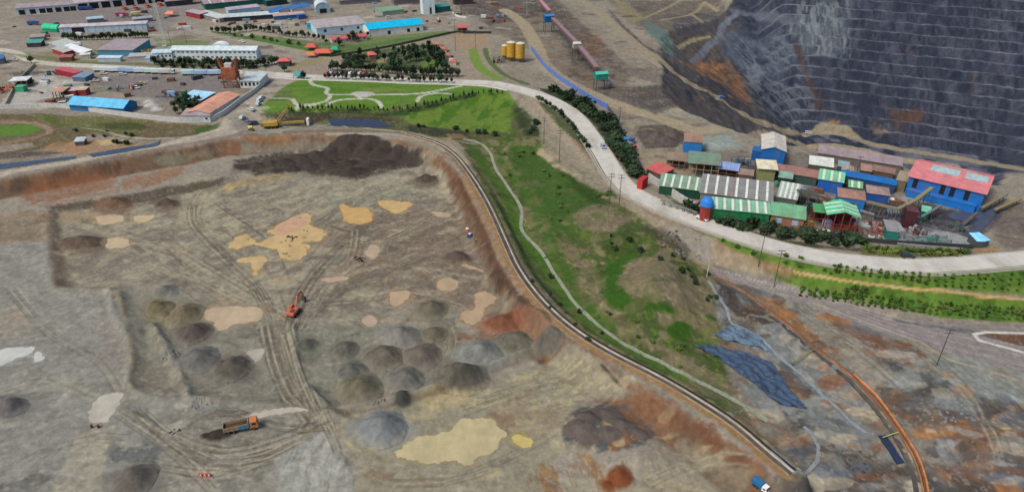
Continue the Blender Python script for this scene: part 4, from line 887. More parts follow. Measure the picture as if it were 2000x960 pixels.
# ---------------------------------------------------------------- buildings
def frame3(A, B, side=1):
    a = np.array(ground(*A)); b = np.array(ground(*B)); L = float(np.hypot(*(b-a)[:2])); rz = math.atan2(b[1]-a[1], b[0]-a[0])
    return a, b, L, rz, min(a[2], b[2])
def building(name, label, A, B, depth, h, roof='gable_x', wc=(190, 188, 180), rc=(150, 140, 134), rise=1.4, over=.5, cat='building', group=None,
             win=0, wrow=1, wsize=(1.2, 1.1), wcol=None, doors=(), dsize=(3, 3), sky_=0, open_=False, posts=4, swin=0, postc=(120, 110, 96), z=None, wm=None, rm=None, L=None, stain=.35, winz=None, dcol=None, sky_ax='y'):
    a, b, Lm, rz, z0 = frame3(A, B); L = L or Lm
    if z is not None: z0 = z
    t = thing(name, label, cat, (a[0], a[1], z0), rz, group)
    wm = wm or wallm(wc); rm = rm or roofm(rc, amt=stain); D = depth; s = -.6; th = .18; o = over
    W = MB(); Rf = MB()
    rh = lambda x, y: h                                  # roof height at local x,y
    if roof == 'gable_x':                                # ridge parallel to the front
        rh = lambda x, y: h+rise*(1-abs(y-D/2)/(D/2))
        W.prismx([(0, s), (D, s), (D, h), (D/2, h+rise), (0, h)], 0, L)
        e = rise/(D/2)*o
        Rf.prismx([(-o, h-e+.02), (D/2, h+rise+.02), (D+o, h-e+.02), (D+o, h-e+.02+th), (D/2, h+rise+.02+th), (-o, h-e+.02+th)], -o, L+o)
    elif roof == 'gable_y':                              # gable faces the front
        rh = lambda x, y: h+rise*(1-abs(x-L/2)/(L/2))
        W.prism([(0, s), (0, h), (L/2, h+rise), (L, h), (L, s)], 0, D)
        e = rise/(L/2)*o
        Rf.prism([(-o, h-e+.02), (-o, h-e+.02+th), (L/2, h+rise+.02+th), (L+o, h-e+.02+th), (L+o, h-e+.02), (L/2, h+rise+.02)], -o, D+o)
    elif roof == 'mono':                                 # rises to the back
        rh = lambda x, y: h+rise*y/D
        W.prismx([(0, s), (D, s), (D, h+rise), (0, h)], 0, L)
        e = rise/D*o
        Rf.prismx([(-o, h-e+.02), (D+o, h+rise+e+.02), (D+o, h+rise+e+.02+th), (-o, h-e+.02+th)], -o, L+o)
    elif roof == 'arch':
        n = 8; pr = [(L/2-L/2*math.cos(math.pi*i/n), h+rise*math.sin(math.pi*i/n)) for i in range(n+1)]
        W.prism([(0, s)]+pr+[(L, s)], 0, D)
        k = (L/2+.25)/(L/2); pr2 = [(L/2+(x-L/2)*k, h+(z-h)*1.0+.22) for x, z in pr]
        Rf.prism([(x, z+.03) for x, z in pr][::1]+pr2[::-1], -.2, D+.2)
    elif roof == 'archx':
        n = 8; pr = [(D/2-D/2*math.cos(math.pi*i/n), h+rise*math.sin(math.pi*i/n)) for i in range(n+1)]
        W.prismx([(0, s)]+pr+[(D, s)], 0, L)
        k = (D/2+.25)/(D/2); pr2 = [(D/2+(x-D/2)*k, z+.22) for x, z in pr]
        Rf.prismx(([(x, z+.03) for x, z in pr]+pr2[::-1])[::-1], -.2, L+.2)
    elif roof == 'hip':
        W.box(0, 0, s, L, D, h); i = min(L, D)*.45
        v = [(-o, -o, h), (L+o, -o, h), (L+o, D+o, h), (-o, D+o, h), (i, D/2, h+rise), (L-i, D/2, h+rise)]
        Rf.add(v, [(0, 1, 5, 4), (1, 2, 5), (2, 3, 4, 5), (3, 0, 4), (3, 2, 1, 0)])
    else:
        W.box(0, 0, s, L, D, h); Rf.box(-o, -o, h+.02, L+o, D+o, h+.25)
    if open_:
        P = MB(); n = max(2, posts)
        for i in range(n):
            x = L*i/(n-1); x = min(max(x, .2), L-.2)
            for y in (.2, D-.2): P.box(x-.15, y-.15, s, x+.15, y+.15, rh(x, y)-.05)
            P.box(x-.1, .2, rh(x, .2)-.5, x+.1, D-.2, rh(x, .2)-.3)
        for y in (.2, D-.2): P.box(.2, y-.1, h*.5, L-.2, y+.1, h*.5+.2)
        P.build('post_frame', rgbm(postc, var=.3), t)
        MB().box(.2, D-.12, s, L-.2, D-.02, rh(L*.3, D)-.1).build('wall', wm, t)
    else:
        W.build('wall', wm, t)
    Rf.build('roof', rm, t)
    wc_ = GLASS if wcol is None else rgbm(wcol)
    if win:
        for r in range(wrow):
            zc = (h*(r+.55)/wrow) if winz is None else winz+r*2.8
            for i in range(win):
                x = L*(i+.5)/win
                if any(abs(x-L*d) < dsize[0]/2+wsize[0]/2+.1 for d in doors) and r == 0: continue
                MB().box(x-wsize[0]/2, -.05, zc-wsize[1]/2, x+wsize[0]/2, .02, zc+wsize[1]/2).build('window', wc_, t)
    for i in range(swin):
        y = D*(i+.5)/swin; zc = h*.55
        MB().box(L-.02, y-wsize[0]/2, zc-wsize[1]/2, L+.05, y+wsize[0]/2, zc+wsize[1]/2).build('window', wc_, t)
    for d in doors:
        x = L*d; MB().box(x-dsize[0]/2, -.08, s, x+dsize[0]/2, .03, min(dsize[1], h-.2)).build('door', DARK if dcol is None else rgbm(dcol), t)
    if sky_:
        sm = rgbm((206, 212, 200), rough=.4); wd = .9
        for i in range(sky_):
            m = MB()
            if sky_ax == 'y':
                x = L*(i+.5)/sky_
                if roof == 'gable_x':
                    for y0, y1 in ((-o*.7, D/2-.2), (D/2+.2, D+o*.7)): _slab(m, x-wd/2, x+wd/2, y0, y1, lambda X_, Y_: h+rise*(1-abs(Y_-D/2)/(D/2))+th+.03)
                else: _slab(m, x-wd/2, x+wd/2, -o*.7, D+o*.7, lambda X_, Y_: rh(X_, Y_)+th+.04)
            else:
                y = D*(i+.5)/sky_
                for x0, x1 in ((-o*.7, L/2-.15), (L/2+.15, L+o*.7)): _slab(m, x0, x1, y-wd/2, y+wd/2, lambda X_, Y_: h+rise*(1-abs(X_-L/2)/(L/2))+th+.04)
            m.build('skylight', sm, t)
    return t
def _slab(m, x0, x1, y0, y1, f, th=.05):
    v = [(x, y, f(x, y)) for x, y in ((x0, y0), (x1, y0), (x1, y1), (x0, y1))]; v += [(x, y, z+th) for x, y, z in v]
    m.add(v, [(3, 2, 1, 0), (4, 5, 6, 7), (0, 1, 5, 4), (1, 2, 6, 5), (2, 3, 7, 6), (3, 0, 4, 7)])
# ---------------------------------------------------------------- puddles
def water_mat(rgb): return surf('muddy_water_%02x%02x%02x' % rgb, rgb, .14, 0, .13, .3, stain=tuple(int(v*.86) for v in rgb), stain_amt=.7, spec=.5)
def poly_sheet(name, P, zf, mat, ragged=.3, seed=1):
    import mathutils
    ang = np.arange(len(P)); c = P.mean(0)
    D = P-np.roll(P, 1, 0); T = (np.roll(P, -1, 0)-np.roll(P, 1, 0)); T /= np.linalg.norm(T, axis=1)[:, None]+1e-9
    Q = P+np.stack([-T[:, 1], T[:, 0]], 1)*np.reshape(ragged*(fbm(P[:, 0], P[:, 1], 2.6, 4, seed, .7)*2.0), (-1, 1))
    tri = mathutils.geometry.tessellate_polygon([[mathutils.Vector((x, y, 0)) for x, y in Q]])
    me = bpy.data.meshes.new(name); v = [(x, y, zf) for x, y in Q]
    fs = []
    for a, b, c_ in tri:
        ar = (Q[b][0]-Q[a][0])*(Q[c_][1]-Q[a][1])-(Q[c_][0]-Q[a][0])*(Q[b][1]-Q[a][1]); fs.append((a, b, c_) if ar > 0 else (a, c_, b))
    me.from_pydata(v, [], fs); me.update(); me.materials.append(mat)
    o = bpy.data.objects.new(name, me); C.objects.link(o); return o
for i, (col, P, zl) in enumerate(PUDW):
    o = poly_sheet('puddle', P, zl, water_mat(col), min(1.1, .10*math.sqrt(len(P))), i+3); o['kind'] = 'structure'
P = smooth_line(G([(534, 452), (560, 433), (590, 419), (605, 424), (598, 436), (566, 456), (545, 460)]), 1.5, closed=True)
o = poly_sheet('puddle', P, PUDW[0][2]+.012, water_mat((190, 150, 116)), .5, 8); o['kind'] = 'structure'
# ---------------------------------------------------------------- roads
road_m = surf('pale_concrete_road', (190, 187, 177), .9, 0, .13, .22, stain=(152, 144, 128), stain_amt=.75)
o = strip('concrete_road', MAIN, 8.6, road_m, .14); o['kind'] = 'structure'
k1 = strip('kerb', MAIN, .35, CONC, .30, off=-5.2, cross=(-.5, .5), step=5); k1['kind'] = 'structure'
o = strip('drain', MAIN, 1.0, surf('drain_bed', (150, 144, 130), .9), .10, off=-6.2, cross=(-.5, .5), step=5); o['kind'] = 'structure'
k2 = strip('kerb', MAIN[5:], .3, CONC, .30, off=4.6, cross=(-.5, .5), step=5); k2['kind'] = 'structure'
o = strip('kerb', MAIN[:7], .8, surf('white_kerb', (214, 212, 204), .8), .34, off=-7.0, cross=(-.5, .5), step=5); o['kind'] = 'structure'
# lined perimeter channel on the embankment
liner = surf('black_liner', (70, 68, 64), .7, 0, .4, .3, stain=(120, 110, 94), stain_amt=.7)
rust_lip = surf('rusty_lip', (160, 138, 112), .85, 0, .3, .3, stain=(140, 96, 60), stain_amt=.8)
def put(o, label, cat): return tag(o, label, cat)
EC = EMB[2:]
ch = thing('lined_channel', 'long black lined channel with pale concrete lips curving along the embankment crest', 'channel', (0, 0, 0))
for nm, w_, m_, lf, of in (('liner', 1.0, liner, .10, 0), ('lip', .32, surf('white_lip', (186, 180, 166), .85, 0, .25, .3, stain=(120, 104, 84), stain_amt=.8), .38, .85), ('lip', .36, rust_lip, .34, -.9)):
    q = strip(nm, EC, w_, m_, lf, off=of, cross=(-.5, .5), step=3, skirt=.5); q.parent = ch
q = strip('pipe', EC, .22, surf('black_pipe', (38, 38, 40), .5), .35, off=1.8, cross=(-.5, 0, .5), step=3, skirt=.2); q.parent = ch
stone = surf('pale_stone_bed', (140, 146, 126), .95, 0, .25, .8, stain=(110, 120, 90), stain_amt=.5)
o = strip('ditch', DITCH + [(1500, 822)], 1.35, stone, .12, ragged=.35, step=2); tag(o, 'pale stone lined ditch winding down through the green valley', 'ditch')
o = strip('ditch', [(505, 262), (540, 258), (580, 250), (640, 243), (670, 246), (720, 251), (770, 256)], 1.0, stone, .1, ragged=.3); tag(o, 'narrow pale ditch running below the yellow crane along the quarry rim', 'ditch')
o = strip('ditch', [(1383, 548), (1400, 575), (1418, 602), (1430, 632), (1450, 640), (1480, 655), (1510, 685), (1545, 715), (1580, 745), (1640, 800), (1690, 845)], .9, surf('blue_grey_bed', (128, 138, 142), .8, 0, .2, .6), .12, ragged=.3); tag(o, 'blue grey concrete ditch running down past the blue liner sheets', 'ditch')
o = strip('ditch', [(1505, 880), (1530, 905), (1550, 922), (1578, 920), (1596, 900), (1598, 870), (1585, 845), (1570, 832)], 1.0, surf('grey_bed', (130, 134, 134), .8, 0, .2, .6), .1, ragged=.3); tag(o, 'grey hooked ditch looping at the lower end of the embankment channel', 'ditch')
# rusty pipeline with its trench
RPL_ = [(1392, 540), (1450, 570), (1510, 615), (1560, 655), (1610, 695), (1660, 735), (1700, 775), (1735, 820), (1765, 865), (1788, 910), (1800, 960), (1806, 1020)]
pl = thing('pipeline', 'long rusty orange pipeline with black trench curving down the lower right corner', 'pipeline', (0, 0, 0))
for nm, w_, m_, lf, of in (('trench_liner', 1.2, liner, .1, -1.2), ('pipe', .34, surf('rusty_pipe', (150, 108, 76), .7, 0, .35, .3, stain=(104, 74, 58), stain_amt=.8), .5, .2), ('pipe', .28, surf('rusty_pipe_brown', (112, 80, 62), .7, 0, .3, .5), .45, .75)):
    q = strip(nm, RPL_, w_, m_, lf, off=of, cross=(-.5, 0, .5), step=3, skirt=.3); q.parent = pl
q = strip('bright_pipe', RPL_[5:], .4, surf('orange_pipe', (190, 122, 70), .6, 0, .3, .5, stain=(214, 160, 120)), .62, off=1.3, cross=(-.5, 0, .5), step=3, skirt=.3); q.parent = pl
o = strip('trough', [(1722, 850), (1735, 868), (1748, 888), (1760, 905)], 2.0, surf('navy_liner', (38, 52, 74), .5), .15, off=0, step=2); tag(o, 'short dark blue trough beside the rusty pipeline', 'trough')
def rod(name, p0, p1, r, mat, z0=.3, z1=.3, parent=None):
    a = at(*p0, z0); b = at(*p1, z1); m = MB().cyl((0, 0, 0), np.array(b)-np.array(a), r); o = m.build(name, mat, parent)
    o.location = a; return o
for lab, a, b, c in (('dark steel footbridge pipe crossing the ditch beside the pipeline', (1545, 714), (1588, 686), (120, 120, 70)), ('short yellowish pipe crossing to the pipeline near the dark blue trough', (1722, 858), (1752, 848), (160, 150, 90))):
    tag(rod('cross_pipe', a, b, .16, rgbm(c), .9, .9), lab, 'pipe')
# ---------------------------------------------------------------- draped sheets and gravel heaps
def drape(name, P, mat, lift=.1, cell=.8, hf=None):
    x0, y0 = P.min(0)-1; x1, y1 = P.max(0)+1
    xs = np.arange(x0, x1, cell); ys = np.arange(y0, y1, cell); XX, YY = np.meshgrid(xs, ys)
    d = sdf_poly(XX, YY, P)+.25*fbm(XX, YY, 3, 3, 7); ZZ = sampleH(XX, YY)+lift+(hf(XX, YY, d) if hf else 0)
    ins = d < 0; ny, nx = XX.shape; use = {}; v = []; f = []
    for i in range(ny-1):
        for j in range(nx-1):
            if ins[i, j] and ins[i+1, j] and ins[i, j+1] and ins[i+1, j+1]:
                q = []
                for a, b in ((i, j), (i, j+1), (i+1, j+1), (i+1, j)):
                    if (a, b) not in use: use[(a, b)] = len(v); v.append((XX[a, b], YY[a, b], ZZ[a, b]))
                    q.append(use[(a, b)])
                f.append(tuple(q))
    return MB().add(v, f).build(name, mat, smooth=True)
BL = surf('blue_membrane', (96, 116, 134), .6, 0, .35, .8, stain=(44, 56, 76), stain_amt=.9, bump=.4, spec=.2)
BD = surf('navy_membrane', (66, 84, 106), .62, 0, .35, .8, stain=(40, 46, 60), stain_amt=.8, bump=.4, spec=.15)
fold = lambda x, y, d: .30*np.sin((x*.8+y*.6)*2.3+5*fbm(x, y, 4, 2, 3))+.18*fbm(x, y, 1.3, 2, 6)+.15
tag(drape('geomembrane', G([(1392, 656), (1426, 634), (1437, 637), (1475, 652), (1512, 694), (1480, 680), (1430, 667)]), BL, .25, .35, fold), 'wrinkled blue liner sheet beside the blue grey ditch, the upper of the two', 'liner sheet')
tag(drape('geomembrane', G([(1351, 675), (1392, 673), (1460, 688), (1510, 712), (1545, 760), (1580, 800), (1520, 790), (1456, 740), (1400, 700)]), BD, .25, .35, fold), 'wrinkled dark blue liner sheet below the other, spreading towards the ditch', 'liner sheet')
tag(drape('geomembrane', G([(640, 232), (700, 233), (740, 234), (772, 247), (740, 250), (690, 247), (645, 246)]), surf('pond_blue', (52, 64, 86), .6, 0, .2, .4, spec=.2), .15, .8), 'dark blue lined pond at the foot of the park slope', 'pond liner')
tag(drape('geomembrane', G([(-60, 326), (0, 320), (60, 314), (120, 307), (150, 305), (150, 310), (90, 318), (0, 332), (-60, 342)]), BD, .12, .6), 'dark blue liner strip on the marsh left of the haul road', 'liner sheet')
tag(drape('geomembrane', G([(168, 302), (220, 292), (290, 282), (318, 272), (310, 284), (250, 297), (180, 308)]), BD, .12, .6), 'dark blue liner strip nearest the haul road bend, ending below the marsh', 'liner sheet')
tag(drape('geomembrane', G([(1848, 415), (1905, 412), (1950, 400), (1960, 405), (1925, 445), (1900, 470), (1880, 460), (1900, 440), (1850, 425)]), surf('slate_liner', (70, 78, 98), .55, 0, .25, .3, spec=.25), .12, .7), 'slate blue lined tank floor in front of the big blue hall', 'pond liner')

def sampleC(x, y):
    a, b = proj(x, y); i = np.clip(np.interp(b, gy, np.arange(len(gy))), 0, len(gy)-1).round().astype(int); j = np.clip(np.interp(a, gx, np.arange(len(gx))), 0, len(gx)-1).round().astype(int)
    return COL[i, j]
def gravel(rgb): return surf('gravel_%02x%02x%02x' % rgb, rgb, .97, 0, .28, 1.4, stain=tuple(int(v*.72) for v in rgb), stain_amt=.45, spec=.1, bump=.25)
def heap(label, bumps, rgb, cell=.5, name='gravel_heap', cat='heap', base=.12):
    bl_ = .42 if len(bumps) < 4 else .16
    B = []
    for px, py, rx, ry, h, rot in bumps:
        x, y, z = ground(px, py); B.append((x, y, rx, ry, h, rot))
    x0 = min(b[0]-max(b[2:4])*1.25 for b in B); x1 = max(b[0]+max(b[2:4])*1.25 for b in B); y0 = min(b[1]-max(b[2:4])*1.25 for b in B); y1 = max(b[1]+max(b[2:4])*1.25 for b in B)
    xs = np.arange(x0, x1, cell); ys = np.arange(y0, y1, cell); XX, YY = np.meshgrid(xs, ys); h = np.full(XX.shape, -9.0)
    for x, y, rx, ry, hh, rot in B:
        c, s_ = math.cos(rot), math.sin(rot); u = ((XX-x)*c+(YY-y)*s_)/rx; v = (-(XX-x)*s_+(YY-y)*c)/ry
        a = np.arctan2(v, u); r0_ = np.sqrt(u*u+v*v); r = np.sqrt(u*u+v*v)*(1+.13*fbm(XX, YY, 4.5, 3, int(abs(x)*7) % 90)+.05*fbm(a*5, r0_*1.2, 1.0, 2, int(abs(x)*3) % 50))
        q_ = np.clip(1.06-np.sqrt(r*r+.004), 0, 2); h = np.maximum(h, np.where(r < 1.3, hh*1.05*q_**1.12-.06*hh*(r > 1.05), -9))
    h = h+(.30*fbm(XX, YY, 1.9, 4, 12, .65)-.16*np.abs(fbm(XX, YY, 3.2, 2, 19)))*np.clip(h*1.2, 0, 1); ok = h > -.12; g = sampleH(XX, YY); Z = g+h-base*0
    cx, cy = np.mean([b[0] for b in B]), np.mean([b[1] for b in B]); cz = float(sampleH(cx, cy)); v = []; f = []; use = {}
    for i in range(len(ys)-1):
        for j in range(len(xs)-1):
            if ok[i:i+2, j:j+2].all():
                q = []
                for a, b in ((i, j), (i, j+1), (i+1, j+1), (i+1, j)):
                    if (a, b) not in use: use[(a, b)] = len(v); v.append((XX[a, b]-cx, YY[a, b]-cy, Z[a, b]-cz))
                    q.append(use[(a, b)])
                f.append(tuple(q))
    o = MB().add(v, f).build(name, SOIL, smooth=True); o.location = (cx, cy, cz)
    V = np.array(v); wx, wy = V[:, 0]+cx, V[:, 1]+cy; hh = V[:, 2]+cz-sampleH(wx, wy); top = max(b[4] for b in B)
    m = sstep((hh/top)/bl_+.12*fbm(wx, wy, 2, 3, 23)); c0 = sampleC(wx, wy); c1 = np.array(lin(rgb))[None]*(1+.34*fbm(wx, wy, 1.3, 4, 29, .7)+.22*fbm(wx, wy, 4.5, 2, 31))[:, None]
    cc = c0*(1-m[:, None])+c1*m[:, None]; at_ = o.data.color_attributes.new('soil', 'FLOAT_COLOR', 'POINT'); c4 = np.ones((len(V), 4), np.float32); c4[:, :3] = np.clip(cc, 0, 1); at_.data.foreach_set('color', c4.ravel())
    return tag(o, label, cat)
for lab, (px, py, rx, ry), rgb in HE:
    s_ = 1333/(ground(px, py)[1]*CT+(CAM_H+8)*ST); r = rx/s_; asp = min(1.0, (ry*1.9)/rx)
    rr_ = random.Random(px); hb = [(px, py+ry*.15, r*1.0, r*asp*1.1, min(r*.56, 3.6), 0)]
    for q_ in range(2): a_ = rr_.uniform(0, 6.28); hb.append((px+rx*.62*math.cos(a_), py+ry*.2+ry*.62*math.sin(a_), r*rr_.uniform(.5, .65), r*asp*rr_.uniform(.5, .65), min(r*.3, 2), 0))
    heap(lab, hb, tuple(min(255, int(v*.97)) for v in rgb), .36)
_r = random.Random(4); _b = []
for (bx, by, br, bh_) in [(474, 330, 6, 2), (500, 326, 7, 2.6), (528, 322, 7, 2.4), (556, 320, 8, 3), (588, 314, 9, 3.6), (618, 309, 9, 4.2), (648, 304, 10, 4.6), (680, 299, 11, 5.4), (712, 301, 10, 5), (742, 305, 9, 4.2), (772, 309, 8, 3.4), (800, 315, 7, 2.4), (570, 332, 7, 2), (604, 328, 8, 2.6), (640, 324, 8, 2.8), (676, 322, 8, 2.6), (690, 338, 9, 3.2), (724, 324, 8, 2.8), (752, 321, 7, 2.2), (540, 336, 6, 1.4), (660, 340, 6, 1.8)]: _b.append((bx, by, br, br*.7, bh_, _r.uniform(-.5, .5)))
heap('long dark brown stockpile with uneven ridge below the quarry rim', _b, (62, 55, 50), .6)
heap('pale sandy ridge of dumped soil in front of the dark stockpile', [(480, 358, 10, 4, 1.8, .3), (525, 350, 9, 4, 1.6, .2), (556, 346, 7, 3.5, 1.2, 0)], (138, 124, 96), .6)
heap('dark spoil heap just tipped behind the dump truck', [(425, 850, 4.2, 2.6, 1.3, .1), (405, 852, 2.4, 1.8, .8, 0)], (58, 48, 42), .3)
heap('large dark grey ore heap left of the blue open topped shed', [(1282, 272, 8, 6, 4.2, 0), (1312, 268, 7.5, 6, 4.6, 0), (1300, 280, 8, 5, 3.8, .2), (1262, 262, 6, 4, 2.6, 0)], (86, 78, 74), .5)
heap('dark brown ore heap at the right edge beside the cyan roofed hut', [(1978, 450, 9, 7, 3.6, 0), (2010, 440, 8, 7, 3.2, 0)], (98, 90, 84), .5)
heap('pale grey green ore heap behind the green roofed open shed', [(1398, 282, 10, 5, 1.8, 0), (1432, 284, 6, 4, 1.3, 0)], (132, 142, 136), .5)
heap('blue black rock pile with rusty top near the bottom edge', [(1125, 832, 4, 3, .8, .3), (1150, 812, 4, 3, 1.0, -.2), (1185, 808, 5, 3, .9, -.2), (1215, 826, 5, 3, .9, -.4), (1245, 842, 4, 2.4, .6, -.4), (1150, 850, 4, 3, .7, 0), (1190, 846, 4, 3, .7, 0)], (88, 80, 74), .3)
heap('rust brown pointed heap at the bottom edge of the photograph', [(1210, 935, 3.6, 3.6, 1.8, 0), (1190, 950, 3.4, 2.6, 1.0, 0)], (116, 68, 42), .3)
heap('pile of pale rubble between the blue roofed shed and the dark trees', [(298, 208, 6, 4, 2.6, 0), (308, 215, 5, 4, 2.2, 0), (292, 200, 5, 4, 1.6, 0)], (170, 168, 164), .6, 'rubble_pile', 'rubble')
# ---------------------------------------------------------------- site walls and fences
def W_(pts, h, th, rgb, label, cat='wall', name='wall', **k):
    o = wall_along(pts, h, th, rgbm(rgb), name, **k); return tag(o, label, cat)
W_([(-80, 217), (0, 213), (90, 210), (140, 213), (230, 225), (330, 237), (400, 238), (432, 228), (470, 200), (505, 175), (520, 152)], 2.6, .5, (192, 192, 186), 'long pale boundary wall curving round the left yard with the blue roofed sheds')
W_([(118, 128), (200, 131), (330, 139), (440, 141), (475, 142)], 1.6, .5, (200, 200, 192), 'pale low wall behind the row of parked buses')
W_([(1037, 97), (1062, 130), (1092, 156), (1150, 194), (1187, 214)], 3.2, .3, (96, 124, 186), 'blue sheet metal fence beside the haul road above the hedge', 'fence', 'sheet_fence')
W_([(1187, 214), (1205, 240), (1228, 285), (1252, 330), (1258, 348)], 2.4, .3, (84, 82, 96), 'dark grey sheet fence between the hedge and the ore heap', 'fence', 'sheet_fence')
W_([(1266, 352), (1300, 374), (1335, 398), (1368, 415)], 3.4, .5, (176, 174, 170), 'pale grey retaining wall between the red container and the red tower')
W_([(1560, 448), (1660, 468), (1760, 478), (1900, 486)], 1.8, .3, (62, 62, 66), 'dark boundary fence in front of the processing plant', 'fence', 'sheet_fence')
W_([(645, 112), (760, 93), (880, 66), (900, 64)], 1.6, .3, (72, 74, 62), 'dark green fence along the road below the cyan roofed hall', 'fence', 'sheet_fence')
W_([(905, 66), (960, 66)], 1.8, .3, (54, 56, 58), 'short black fence beside the coral awning', 'fence', 'sheet_fence')
W_([(884, 27), (893, 33), (910, 36), (928, 33)], 1.6, .5, (206, 204, 194), 'white curved low wall beside the dark switchyard')
W_([(745, 137), (800, 141), (868, 137), (880, 140)], 1.2, .4, (196, 200, 192), 'thin pale wall along the foot of the tree planted garden')
W_([(12, 208), (38, 160), (70, 128)], 1.8, .4, (160, 150, 128), 'tan wall at the far left separating the grey yard')
# ---------------------------------------------------------------- the processing plant on the right
B = building
CR = (206, 128, 136)
hall = B('processing_hall', 'big bright blue hall with pink red roof and dark doorways at the right', (1766, 377), (1911, 413), 22, 8.0, 'gable_x', (28, 104, 176), (196, 118, 122), 3.2, .7, win=0, stain=.2)
Lh = frame3((1766, 377), (1911, 413))[2]
for fx in (.10, .47, .60, .79): MB().box(Lh*fx-.9, -.09, 3.4, Lh*fx+.9, .03, 7.4).build('opening', DARK, hall)
for fy in (.15, .3, .45, .6, .75, .9): MB().box(Lh-.03, 22*fy-.6, 2.0, Lh+.08, 22*fy+.6, 7.0).build('opening', rgbm((26, 60, 110)), hall)
m = MB(); _slab(m, Lh*.22, Lh*.60, 22*.28, 22*.46, lambda x, y: 8+3.2*(1-abs(y-11)/11)+.24); m.build('skylight', rgbm((150, 172, 176)), hall)
m = MB(); _slab(m, Lh*.68, Lh*.97, 22*.28, 22*.46, lambda x, y: 8+3.2*(1-abs(y-11)/11)+.24); m.build('skylight', rgbm((150, 172, 176)), hall)
m = MB(); _slab(m, Lh*.3, Lh*.8, 22*.53, 22*.66, lambda x, y: 8+3.2*(1-abs(y-11)/11)+.24); m.build('skylight', rgbm((190, 196, 196)), hall)
MB().box(1, -3.2, -.5, Lh-1.5, -.12, 3.0).build('annex', wallm((24, 108, 186)), hall)
MB().box(.8, -3.4, 3.0, Lh-1.3, -.12, 3.15).build('annex_roof', roofm((30, 110, 184)), hall)
B('shed', 'small bright blue shed with open brown and white top above the ore heap', (1334, 297), (1369, 300), 7, 5.5, 'mono', (28, 118, 190), (150, 120, 104), 1.6, .3, swin=0, stain=.8)
B('open_shed', 'open sided shed with grey green roof and timber posts behind the striped long shed', (1343, 342), (1402, 347), 11, 6.0, 'mono', (96, 70, 54), (112, 138, 118), .8, .6, open_=True, posts=5, postc=(160, 134, 100))
B('open_shed', 'open lean-to with pale blue roof beside the grey green roofed shed', (1396, 345), (1438, 350), 6, 4.2, 'mono', (104, 74, 54), (140, 164, 210), .7, .4, open_=True, posts=3, postc=(110, 80, 60))
B('timber_shed', 'collapsing timber shed with patchwork brown roof beside the small blue shed', (1300, 330), (1336, 333), 7, 4.6, 'mono', (84, 62, 48), (140, 124, 108), .6, .3, open_=True, posts=4, postc=(120, 96, 72), stain=.9)
B('shed', 'low red roofed shed beside the hedge left of the striped long shed', (1262, 340), (1290, 352), 8, 2.8, 'mono', (90, 84, 84), (190, 92, 88), .9, .4, stain=.5)
B('long_shed', 'long pale green striped shed with dark green front, left end of the plant', (1286, 378), (1364, 390), 9, 4.2, 'mono', (24, 72, 54), (122, 152, 128), 1.4, .5, sky_=5)
B('long_shed', 'broad grey roofed shed with pale stripes in the middle of the plant', (1364, 402), (1502, 420), 13, 6.2, 'mono', (120, 124, 122), (128, 128, 126), 2.2, .5, sky_=7)
B('long_shed', 'bright green fronted shed with pale green striped roof beside the road', (1388, 428), (1499, 440), 7, 5.0, 'mono', (22, 122, 72), (124, 172, 142), 1.2, .5, sky_=7, win=5, wsize=(.8, 3), wcol=(28, 110, 66))
B('brick_building', 'orange brick building with green roof and pale blue windows', (1502, 440), (1566, 449), 8, 4.8, 'mono', (156, 108, 84), (112, 170, 128), 1.2, .6, win=2, wsize=(2.2, 2.2), wcol=(150, 176, 200))
B('shed', 'pale green shed with white cross stripes right of the broad grey shed', (1514, 402), (1552, 409), 12, 4.2, 'mono', (90, 100, 96), (158, 172, 160), 1.6, .3, sky_=4, sky_ax='y')
pl_ = B('open_shed', 'green ridged roof on red steel legs at the front of the plant', (1608, 455), (1668, 462), 10, 8.2, 'gable_y', (90, 34, 34), (96, 190, 138), 1.6, .6, open_=True, posts=5, postc=(140, 52, 48), sky_=3, sky_ax='x')
B('open_shed', 'small green roofed lean-to left of the green ridged roof', (1584, 440), (1608, 443), 6, 6.0, 'mono', (70, 40, 40), (76, 150, 96), .4, .4, open_=True, posts=2, postc=(130, 56, 50))
B('shed', 'brown roofed block with a blue side wall behind the green ridged roof', (1630, 412), (1682, 420), 9, 6.5, 'hip', (34, 112, 178), (158, 120, 104), 1.2, .3)
B('hall', 'tall bright blue hall with beige gable roof at the back of the plant', (1483, 321), (1528, 326), 19, 7.6, 'gable_y', (16, 100, 172), (192, 186, 176), 1.6, .5)
B('shed', 'low deep blue block attached left of the tall blue hall', (1466, 312), (1484, 315), 6, 4.6, 'flat', (20, 84, 150), (40, 100, 160), .3, .2)
B('tank_stand', 'cream flat roof on a yellow green stand in front of the tall blue hall', (1477, 359), (1509, 362), 7, 7.6, 'mono', (134, 138, 92), (214, 206, 176), .6, .9)
B('shed', 'white and pale green flat roofed box shed right of the tall blue hall', (1577, 339), (1622, 345), 8, 4.6, 'mono', (90, 80, 74), (206, 212, 200), .8, .4, stain=.1)
B('long_shed', 'long low shed with mauve grey roof at the back of the plant', (1594, 314), (1756, 340), 8, 4.0, 'mono', (110, 100, 98), (150, 136, 138), .9, .4, stain=.5)
B('shed', 'long low shed with red brown roof behind the pale green shed', (1510, 350), (1592, 364), 6, 4.0, 'mono', (60, 84, 76), (154, 112, 100), .8, .4, stain=.5)
B('shed', 'deep blue building with pale green striped roof in the middle of the plant', (1594, 372), (1640, 380), 8, 5.6, 'mono', (16, 94, 176), (118, 190, 146), 1.0, .5, sky_=3)
B('gallery_building', 'long bright blue gallery behind the red and green cabins', (1638, 358), (1744, 379), 5, 4.0, 'mono', (44, 70, 104), (22, 104, 172), .4, .3, stain=.1)
